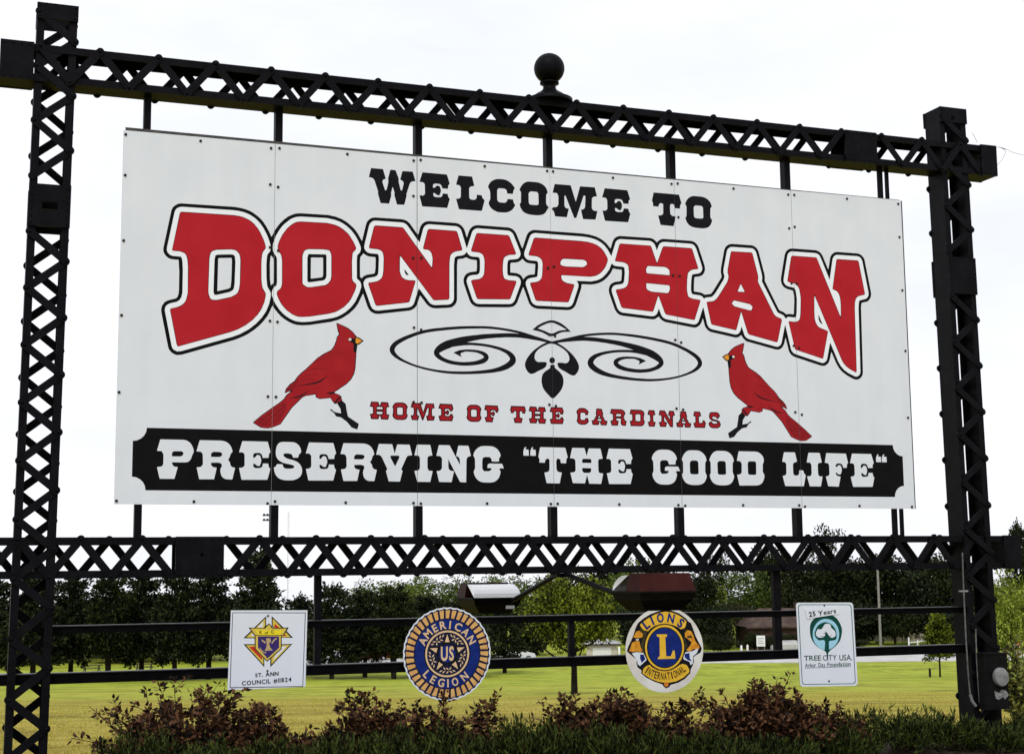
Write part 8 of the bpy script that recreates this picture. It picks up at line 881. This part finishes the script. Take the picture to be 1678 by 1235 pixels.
# ------------------------------------------------------------------ shrubs at the foot of the sign
M_BARB = mat('barberry_leaves', (.007, .0036, .002), .55, (.115, .052, .024), 9, island=.9, trans=.15, spec=.1); M_TWIG = mat('twig', (.03, .015, .01), .8, (.05, .025, .018), 20)
M_JUN = mat('juniper_sprays', (.003, .006, .0015), .6, (.060, .082, .017), 5, island=.8, trans=.12, spec=.08)
M_YEL = mat('yellow_shrub_leaves', (.03, .04, .006), .55, (.22, .22, .035), 6, island=.9, trans=.2, spec=.3)
def barberry(px, top, hw, Y, seed, label, name='barberry_bush', mt=M_BARB, leaf=.050, nst=46, grp='red leaved bushes along the foot of the sign', base_z=.0):
    global rng; rng = np.random.default_rng(seed)
    p = at(px, top, Y); h = p[2] - base_z; rad = 1.42 * abs(at(px + hw, top, Y)[0] - p[0])
    e = empty(name, (p[0], Y, base_z)); tag(e, label, 'bush', grp); st = MB(); P = []; D = []
    for i in range(nst):
        a = rng.uniform(0, 2 * math.pi); rr = rad * math.sqrt(rng.uniform(0, 1)); hh = h * (1 - .55 * (rr / rad) ** 2) * rng.uniform(.5, 1.0)
        sprig = i % 6 == 0
        if i < 4: hh = h * rng.uniform(.92, 1.03); rr *= .6
        elif sprig: rr = rad * rng.uniform(.7, 1.15); hh = h * rng.uniform(.45, .85)
        tip = np.array([rr * math.cos(a), rr * math.sin(a) * .75, hh]); b0 = tip * np.array([.18, .18, 0]); md = b0 * .45 + tip * .55 + np.array([0, 0, .16 * h])
        bend = rng.normal(size=3) * .04; pts = [b0, b0 * .4 + md * .6 + bend * .6, md * .6 + tip * .4 + bend * .5, tip]; st.tube(pts, [.007, .005, .0035, .002], 4, caps=False)
        def on(s): s = np.asarray(s)[:, None]; return (1 - s) ** 2 * b0 + 2 * s * (1 - s) * (md + bend) + s ** 2 * tip
        ax = tip - md; ax /= np.linalg.norm(ax)
        k = 26 if sprig else 34; s = np.sort(rng.uniform(.22, 1, k)); u = rv(k); side = u - (u @ ax)[:, None] * ax; side /= np.linalg.norm(side, axis=1)[:, None]
        P.append(on(s) + side * .010); D.append(side * .95 + ax * .55 + rv(k) * .2)
        for _ in range(1 if sprig else 5):                              # side shoots
            s0 = rng.uniform(.25, .9); c0 = on([s0])[0]; dv = rv(1)[0] * .85 + ax * .5; dv[2] = abs(dv[2]) * .8; l = rng.uniform(.07, .20)
            st.tube([c0, c0 + dv * l], [.003, .0015], 3, caps=False); kk = 13; ss = rng.uniform(.15, 1, kk)[:, None]; w_ = rv(kk)
            P.append(c0 + dv * l * ss + w_ * .010); D.append(dv * .6 + w_ * .9)
    P = np.vstack(P); D = np.vstack(D); k = len(P); P[:, 2] = np.maximum(P[:, 2], .02)
    st.build('stems', M_TWIG, e)
    o = link('leaves', leaf_mesh('leaves', P, D, rv(k) * .6 + np.array([0, -.3, .8]), leaf * rng.uniform(.6, 1.25, k), leaf * .58 * rng.uniform(.7, 1.2, k), mt), e); o['kind'] = 'stuff'
    return e
for a in [(318, 1112, 118, -.75, 21, 'large red leaved bush left of the council sign', 70), (432, 1150, 66, -.95, 22, 'red leaved bush below the council sign', 40), (590, 1130, 58, -.8, 23, 'red leaved bush left of the round blue sign', 40),
          (683, 1142, 74, -.85, 24, 'red leaved bush below the round blue sign', 46), (778, 1160, 50, -.8, 25, 'low thin red leaved bush right of the round blue sign', 24), (936, 1138, 42, -.8, 26, 'red leaved bush below the lawn tree', 34),
          (1012, 1132, 70, -.9, 27, 'red leaved bush left below the lions sign', 46), (1115, 1152, 58, -.8, 28, 'low red leaved bush right below the lions sign', 36), (1243, 1104, 62, -.7, 29, 'tall red leaved bush left of the tree city sign', 52), (1322, 1140, 66, -.75, 30, 'red leaved bush below the tree city sign', 44)]:
    barberry(a[0], a[1], a[2], a[3], a[4], a[5], nst=int(a[6] * 1.8))
barberry(1676, 1040, 44, .5, 31, 'yellow green leafy bush at the right edge beside the right post', 'leafy_bush', M_YEL, .05, 40, 'yellow green bush at the right post')
def juniper(px, top, hw, Y, seed, label, n=2600):
    global rng; rng = np.random.default_rng(seed)
    p = at(px, top, Y); h = p[2]; rad = abs(at(px + hw, top, Y)[0] - p[0])
    e = empty('juniper_shrub', (p[0], Y, 0)); tag(e, label, 'shrub', 'low dark junipers along the foot of the sign')
    k = 150; a = rng.uniform(0, 6.28, k); r = rad * np.sqrt(rng.uniform(0, 1, k)); hh = h * (1 - .4 * (r / rad) ** 2.5) * rng.uniform(.72, 1.02, k)
    tip = np.stack([r * np.cos(a), r * np.sin(a) * .8, hh], 1); base = tip * np.array([.8, .8, .35]); per = n // k; P = []; D = []
    s = rng.uniform(0, 1, (k, per, 1)); q = base[:, None] * (1 - s) + tip[:, None] * s + rng.normal(size=(k, per, 3)) * .012
    ax = (tip - base)[:, None] / np.linalg.norm(tip - base, axis=1)[:, None, None]; d = ax * 1.0 + rng.normal(size=(k, per, 3)) * .42
    P = q.reshape(-1, 3); D = (d + np.zeros((k, per, 3))).reshape(-1, 3); m_ = len(P)
    o = link('foliage', leaf_mesh('foliage', P, D, rv(m_), .062 * rng.uniform(.6, 1.3, m_), .011 * rng.uniform(.7, 1.3, m_), M_JUN), e); o['kind'] = 'stuff'
    st = MB()
    for i in range(0, k, 5): st.tube([tip[i] * [.1, .1, 0], base[i], tip[i] * .97], [.008, .005, .002], 4, caps=False)
    st.build('stems', M_TWIG, e)
for i, (px, top, hw, Y, lab) in enumerate([(232, 1186, 84, -1.2, 'leftmost low juniper right of the left post'), (345, 1206, 70, -1.4, 'low juniper in front of the large red bush'), (440, 1205, 64, -1.3, 'low juniper in front of the council sign bush'), (545, 1200, 70, -1.3, 'low juniper midway between the council and round blue signs'),
        (640, 1184, 66, -1.3, 'low juniper just left below the round blue sign'), (735, 1186, 64, -1.3, 'low juniper just right below the round blue sign'), (845, 1172, 66, -1.25, 'spiky low juniper between the round blue and lions signs'), (905, 1178, 56, -1.25, 'low juniper below the lawn tree'), (990, 1184, 66, -1.3, 'low juniper left below the lions sign'),
        (1080, 1196, 64, -1.3, 'low juniper right below the lions sign'), (1160, 1200, 66, -1.3, 'low juniper before the tall red bush'), (1265, 1206, 74, -1.25, 'low juniper below the gap before the tree city sign'), (1370, 1186, 64, -1.0, 'low juniper right of the tree city sign bush'), (1440, 1158, 84, -.75, 'broad tall juniper left of the right post'), (1535, 1160, 72, -.75, 'juniper at the left of the right post foot'), (1618, 1186, 64, -.9, 'juniper covering the right post foot'), (1690, 1176, 60, -.6, 'juniper at the right edge of the photo')]):
    juniper(px, top, hw, Y, 60 + i, lab, 3600)

# ------------------------------------------------------------------ grass blades on the nearer lawn
rng = np.random.default_rng(5); nb = 70000
zc = 12.5 + 48 * rng.uniform(0, 1, nb) ** 2.0; px = rng.uniform(-60, 1740, nb); lat = (px - 839) / FPX * zc
X = CAM[0] + zc * FW[0] + lat * RT[0]; Yv = CAM[1] + zc * FW[1] + lat * RT[1]; ok = Yv > .15; X, Yv = X[ok], Yv[ok]; nb = len(X)
P = np.stack([X, Yv, ground_z(X, Yv) - .005], 1); D = np.stack([rng.normal(0, .5, nb), rng.normal(0, .5, nb), np.ones(nb)], 1)
M_GR = mat('grass_blades', (.30, .26, .03), .7, (.52, .43, .08), .35, island=.8, trans=.3, spec=.2)
tag(link('grass', leaf_mesh('grass', P, D, rv(nb), rng.uniform(.02, .045, nb), rng.uniform(.006, .013, nb), M_GR)), 'short dry grass on the near lawn behind the sign', 'grass', kind='stuff')

# ------------------------------------------------------------------ far things: houses, cars, poles
BRICK = mat('brown_brick', (.040, .024, .017), .85, (.066, .040, .030), 2.5, bump=.3, bscale=9); ROOF = mat('brown_shingles', (.055, .038, .031), .85, (.095, .066, .054), 1.2, bump=.4, bscale=6)
WHITE = mat('white_paint', (.72, .72, .70), .6, (.8, .8, .78), 3); GLASS = mat('dark_glass', (.015, .018, .022), .12, (.03, .035, .04), 2); BEIGE = mat('beige_siding', (.50, .45, .37), .75, (.60, .55, .46), 2)
def face(p): return math.atan2(p[1] - CAM[1], p[0] - CAM[0]) - math.pi / 2           # local -y towards the camera
def house(px, zc, w_, d_, hw, hr, wm, rm, label, cat, name, turn=.25):
    p = place(px, zc); e = empty(name, tuple(p), face(p) + turn); tag(e, label, cat)
    MB().box((-w_ / 2, -d_ / 2, -.3), (w_ / 2, d_ / 2, hw)).build('wall', wm, e)
    mb = MB(); ov = .45; mb.add([(-w_ / 2 - ov, -d_ / 2 - ov, hw - .08), (w_ / 2 + ov, -d_ / 2 - ov, hw - .08), (w_ / 2 + ov, d_ / 2 + ov, hw - .08), (-w_ / 2 - ov, d_ / 2 + ov, hw - .08), (-w_ / 2 + d_ * .3, 0, hw + hr), (w_ / 2 - d_ * .3, 0, hw + hr)],
           [(0, 1, 5, 4), (2, 3, 4, 5), (1, 2, 5), (3, 0, 4), (0, 3, 2, 1)]); r = mb.build('roof', rm, e)
    MB().box((-w_ / 2 - ov, -d_ / 2 - ov - .02, hw - .26), (w_ / 2 + ov, -d_ / 2 - ov + .04, hw - .07)).build('fascia', ROOF, r)
    if w_ > 6:
        MB().box((w_ * .2, -.4, hw + hr * .5), (w_ * .2 + .8, .4, hw + hr + .7)).build('chimney', wm, r)
        for wx in (w_ * .30,):
            f = MB(); f.box((wx - .65, -d_ / 2 - .06, .9), (wx + .65, -d_ / 2 - .003, 2.1)); fo = f.build('window', BEIGE, e); MB().box((wx - .55, -d_ / 2 - .075, 1.0), (wx + .55, -d_ / 2 - .062, 2.0)).build('pane', GLASS, fo)
        MB().box((-w_ * .12, -d_ / 2 - .05, 0), (-w_ * .12 + 1, -d_ / 2 - .003, 2.1)).build('door', ROOF, e)
    else: MB().box((-w_ * .3, -d_ / 2 - .05, 0), (w_ * .3, -d_ / 2 - .003, hw - .5)).build('door', WHITE, e)
house(1275, 187, 9.5, 7, 2.9, 2.1, BRICK, ROOF, 'brown brick house with hipped roof between the lions and tree city signs', 'house', 'brick_house')
house(1458, 205, 9, 7, 2.4, 2.0, BEIGE, mat('pale_roof', (.30, .29, .28), .8, (.4, .39, .37), 1), 'pale house half hidden behind the utility pole', 'house', 'pale_house', -.3)
house(984, 176, 3.6, 4, 1.5, .45, BEIGE, mat('grey_flat_roof', (.3, .3, .3), .8, (.36, .36, .36), 1), 'small beige shed behind the lawn tree, left of the lions sign', 'shed', 'beige_shed', 0)
def car(px, zc, col, label, ang=0.0):
    p = place(px, zc); e = empty('parked_car', (p[0], p[1], p[2] + .06), face(p) + ang); tag(e, label, 'car', 'cars parked beyond the lawn')
    prof = [(-2.2, .28), (-2.22, .72), (-2.0, .92), (-1.35, .98), (-.75, 1.42), (.75, 1.45), (1.45, 1.0), (2.1, .86), (2.22, .6), (2.2, .28)]
    mb = MB(); n = len(prof); v = []
    for y, k in ((-.85, 0), (-.62, 1), (.62, 1), (.85, 0)):
        v += [(x, y, z if (k or z < 1.0) else .97) for x, z in prof]
    f = [(r * n + i, (r + 1) * n + i, (r + 1) * n + (i + 1) % n, r * n + (i + 1) % n) for r in range(3) for i in range(n)] + [tuple(range(n)), tuple(range(3 * n, 4 * n))[::-1]]
    mb.add(v, f); mb.build('body', mat('car_' + label.split()[0], col, .3, tuple(c * 1.1 for c in col), 2), e)
    for s in (-1, 1):
        g_ = MB(); g_.add([(-1.2, s * .80, 1.0), (1.25, s * .80, 1.0), (.7, s * .655, 1.38), (-.72, s * .655, 1.36)], [(0, 1, 2, 3) if s < 0 else (3, 2, 1, 0)]); g_.build('window', GLASS, e)
        for x in (-1.38, 1.4):
            wv = MB(); wv.prism([(x + .32 * math.cos(t), .32 + .32 * math.sin(t)) for t in np.linspace(0, 2 * math.pi, 15)[:-1]], 'y', s * .70, s * .88); wo_ = wv.build('wheel', mat('tyre', (.012, .012, .012), .8, (.02, .02, .02), 5), e)
            wv = MB(); wv.prism([(x + .19 * math.cos(t), .32 + .19 * math.sin(t)) for t in np.linspace(0, 2 * math.pi, 11)[:-1]], 'y', s * .881, s * .89); wv.build('rim', mat('rim_silver', (.4, .4, .4), .4, (.5, .5, .5), 4), wo_)
car(556, 163, (.42, .43, .45), 'silver car under the pines right of the thin upright', .1); car(610, 170, (.16, .02, .015), 'red car under the pines left of the round blue sign', -.1)
car(842, 165, (.55, .58, .55), 'pale grey car right of the round blue sign', .2); car(1290, 176, (.42, .42, .42), 'white car half hidden by the left edge of the tree city sign', .15); car(1420, 196, (.62, .62, .62), 'offwhite car under the dark trees right of the tree city sign', .4)

GREYP = mat('weathered_pole', (.20, .19, .175), .8, (.28, .27, .25), 3)
p = place(1438, 182); e = empty('utility_pole', tuple(p)); tag(e, 'tall grey utility pole right of the tree city sign', 'pole')
MB().tube([(0, 0, -.3), (0, 0, 11.6)], [.17, .13], 10).build('post', GREYP, e); MB().box((-1.1, -.06, 11.1), (1.1, .06, 11.22)).build('crossarm', GREYP, e)
p = place(441, 330); hh = zat(p, 437, 842) - p[2]; e = empty('stadium_light', tuple(p), face(p)); tag(e, 'tall stadium light pole seen above the lower beam, left of centre', 'light pole')
MB().tube([(0, 0, -.3), (0, 0, hh)], [.28, .16], 8).build('pole', mat('dark_grey_pole', (.06, .06, .065), .6, (.09, .09, .09), 2), e)
for zz in (hh - .2, hh - 1.3):
    MB().box((-1.5, -.08, zz - .08), (1.2, .08, zz + .08)).build('crossbar', GREYP, e)
    for i in range(4): MB().lathe([(.1, .35), (.3, .1), (.34, -.25)], (-1.25 + i * .75, -.2, zz), 8).build('lamp', MATS['dark_grey_pole'], e)
for px, zc, top, lab in ((472, 700, 838, 'faint lattice radio mast right of the stadium light'), (163, 900, 880, 'thin faint mast seen through the left of the lower beam')):
    p = place(px, zc); hh = zat(p, px, top) - p[2]; e = empty('radio_mast', tuple(p)); tag(e, lab, 'mast', 'radio masts on the horizon')
    mm = mat('mast_grey', (.42, .43, .45), .7, (.5, .5, .5), .5); r_ = .42 if zc == 700 else .25
    mb = MB(); cs = [(r_ * math.cos(a), r_ * math.sin(a)) for a in (0, 2.09, 4.19)]
    for c_ in cs: mb.tube([(*c_, 0), (*c_, hh)], .05, 5)
    mb.build('mast_legs', mm, e)
    mb = MB(); k = 0; z = 0
    while z < hh - 2: mb.tube([(*cs[k % 3], z), (*cs[(k + 1) % 3], z + 1.5)], .045, 4); z += 1.5; k += 1
    mb.build('bracing', mm, e)
# white notice, marker posts, fence, barricades, stake, bench
p = place(1243, 174); e = empty('white_notice', tuple(p), face(p)); tag(e, 'small white notice on posts before the brick house', 'notice')
MB().box((-.5, -.03, .95), (.5, .02, 2.2)).build('board', WHITE, e)
for s in (-.4, .4): MB().tube([(s, .05, -.2), (s, .05, 2.1)], .04, 6).build('post', GREYP, e)
mb = MB(); 
for i in range(3): mb.box((-.35, -.037, 1.25 + i * .28), (.35 - .12 * (i % 2), -.0305, 1.33 + i * .28))
mb.build('text_lines', mat('notice_grey', (.2, .2, .2), .6, (.25, .25, .25), 3), e)
for px, zc, lab in ((1012, 172, 'white marker post left of the lions sign'), (1211, 173, 'white marker post left of the white notice'), (1221, 174, 'white marker post nearest the white notice'), (1656, 170, 'white marker post right of the right post')):
    p = place(px, zc); o = MB().lathe([(.13, -.1), (.13, .95), (.10, 1.12), (.03, 1.16)], (0, 0, 0), 10).build('marker_post', WHITE, None, tuple(p)); tag(o, lab, 'post', 'white marker posts by the far road')
p0, p1 = place(1484, 172), place(1512, 176); e = empty('white_fence', tuple(p0), math.atan2(p1[1] - p0[1], p1[0] - p0[0])); tag(e, 'short white rail fence behind the young lawn tree', 'fence')
ln = float(np.linalg.norm(p1[:2] - p0[:2]))
for i in range(3): MB().box((ln * i / 2 - .06, -.06, -.2), (ln * i / 2 + .06, .06, 1.5 if i else 1.9)).build('post', WHITE, e)
for z in (.45, .85, 1.25): MB().box((.062, -.03, z), (ln - .062, .03, z + .10)).build('rail', WHITE, e)
ORANGE = mat('orange_plastic', (.62, .12, .03), .6, (.7, .16, .04), 3)
for px, lab in ((1643, 'orange and white barrel just right of the right post'), (1662, 'orange and white barrel near the right edge of the photo')):
    p = place(px, 168); e = empty('traffic_barrel', tuple(p)); tag(e, lab, 'barrel', 'orange barrels by the road'); z = 0
    for i in range(5):
        r0 = .30 - .022 * i; MB().lathe([(r0, z), (r0 - .02, z + .30)], (0, 0, 0), 12).build('band', ORANGE if i % 2 == 0 else WHITE, e); z += .302
p = place(1516, 117); tag(MB().lathe([(.09, -.2), (.09, .60), (.05, .66)], (0, 0, 0), 8).build('stake', BARK, None, tuple(p)), 'short dark stake beside the young lawn tree', 'stake')
tb_m = mat('picnic_wood', (.05, .045, .04), .8, (.08, .07, .06), 4)
for px, zc, lab in ((155, 150, 'dark picnic table under the second pine right of the left post'), (240, 152, 'dark picnic table left of the council sign under the pines')):
    p = place(px, zc); e = empty('picnic_table', tuple(p), face(p) + .2); tag(e, lab, 'picnic table', 'picnic tables under the pines')
    MB().box((-1, -.38, .70), (1, .38, .76)).build('tabletop', tb_m, e)
    for s in (-1, 1): MB().box((-1, s * .75 - .14, .42), (1, s * .75 + .14, .47)).build('bench', tb_m, e)
    for s in (-.7, .7): mb = MB(); mb.prism([(-.75, 0), (-.65, 0), (.28, .695), (.18, .695)], 'x', s - .04, s + .04); mb.prism([(.75, 0), (.65, 0), (-.28, .695), (-.18, .695)], 'x', s - .041, s + .041); mb.build('leg', tb_m, e)
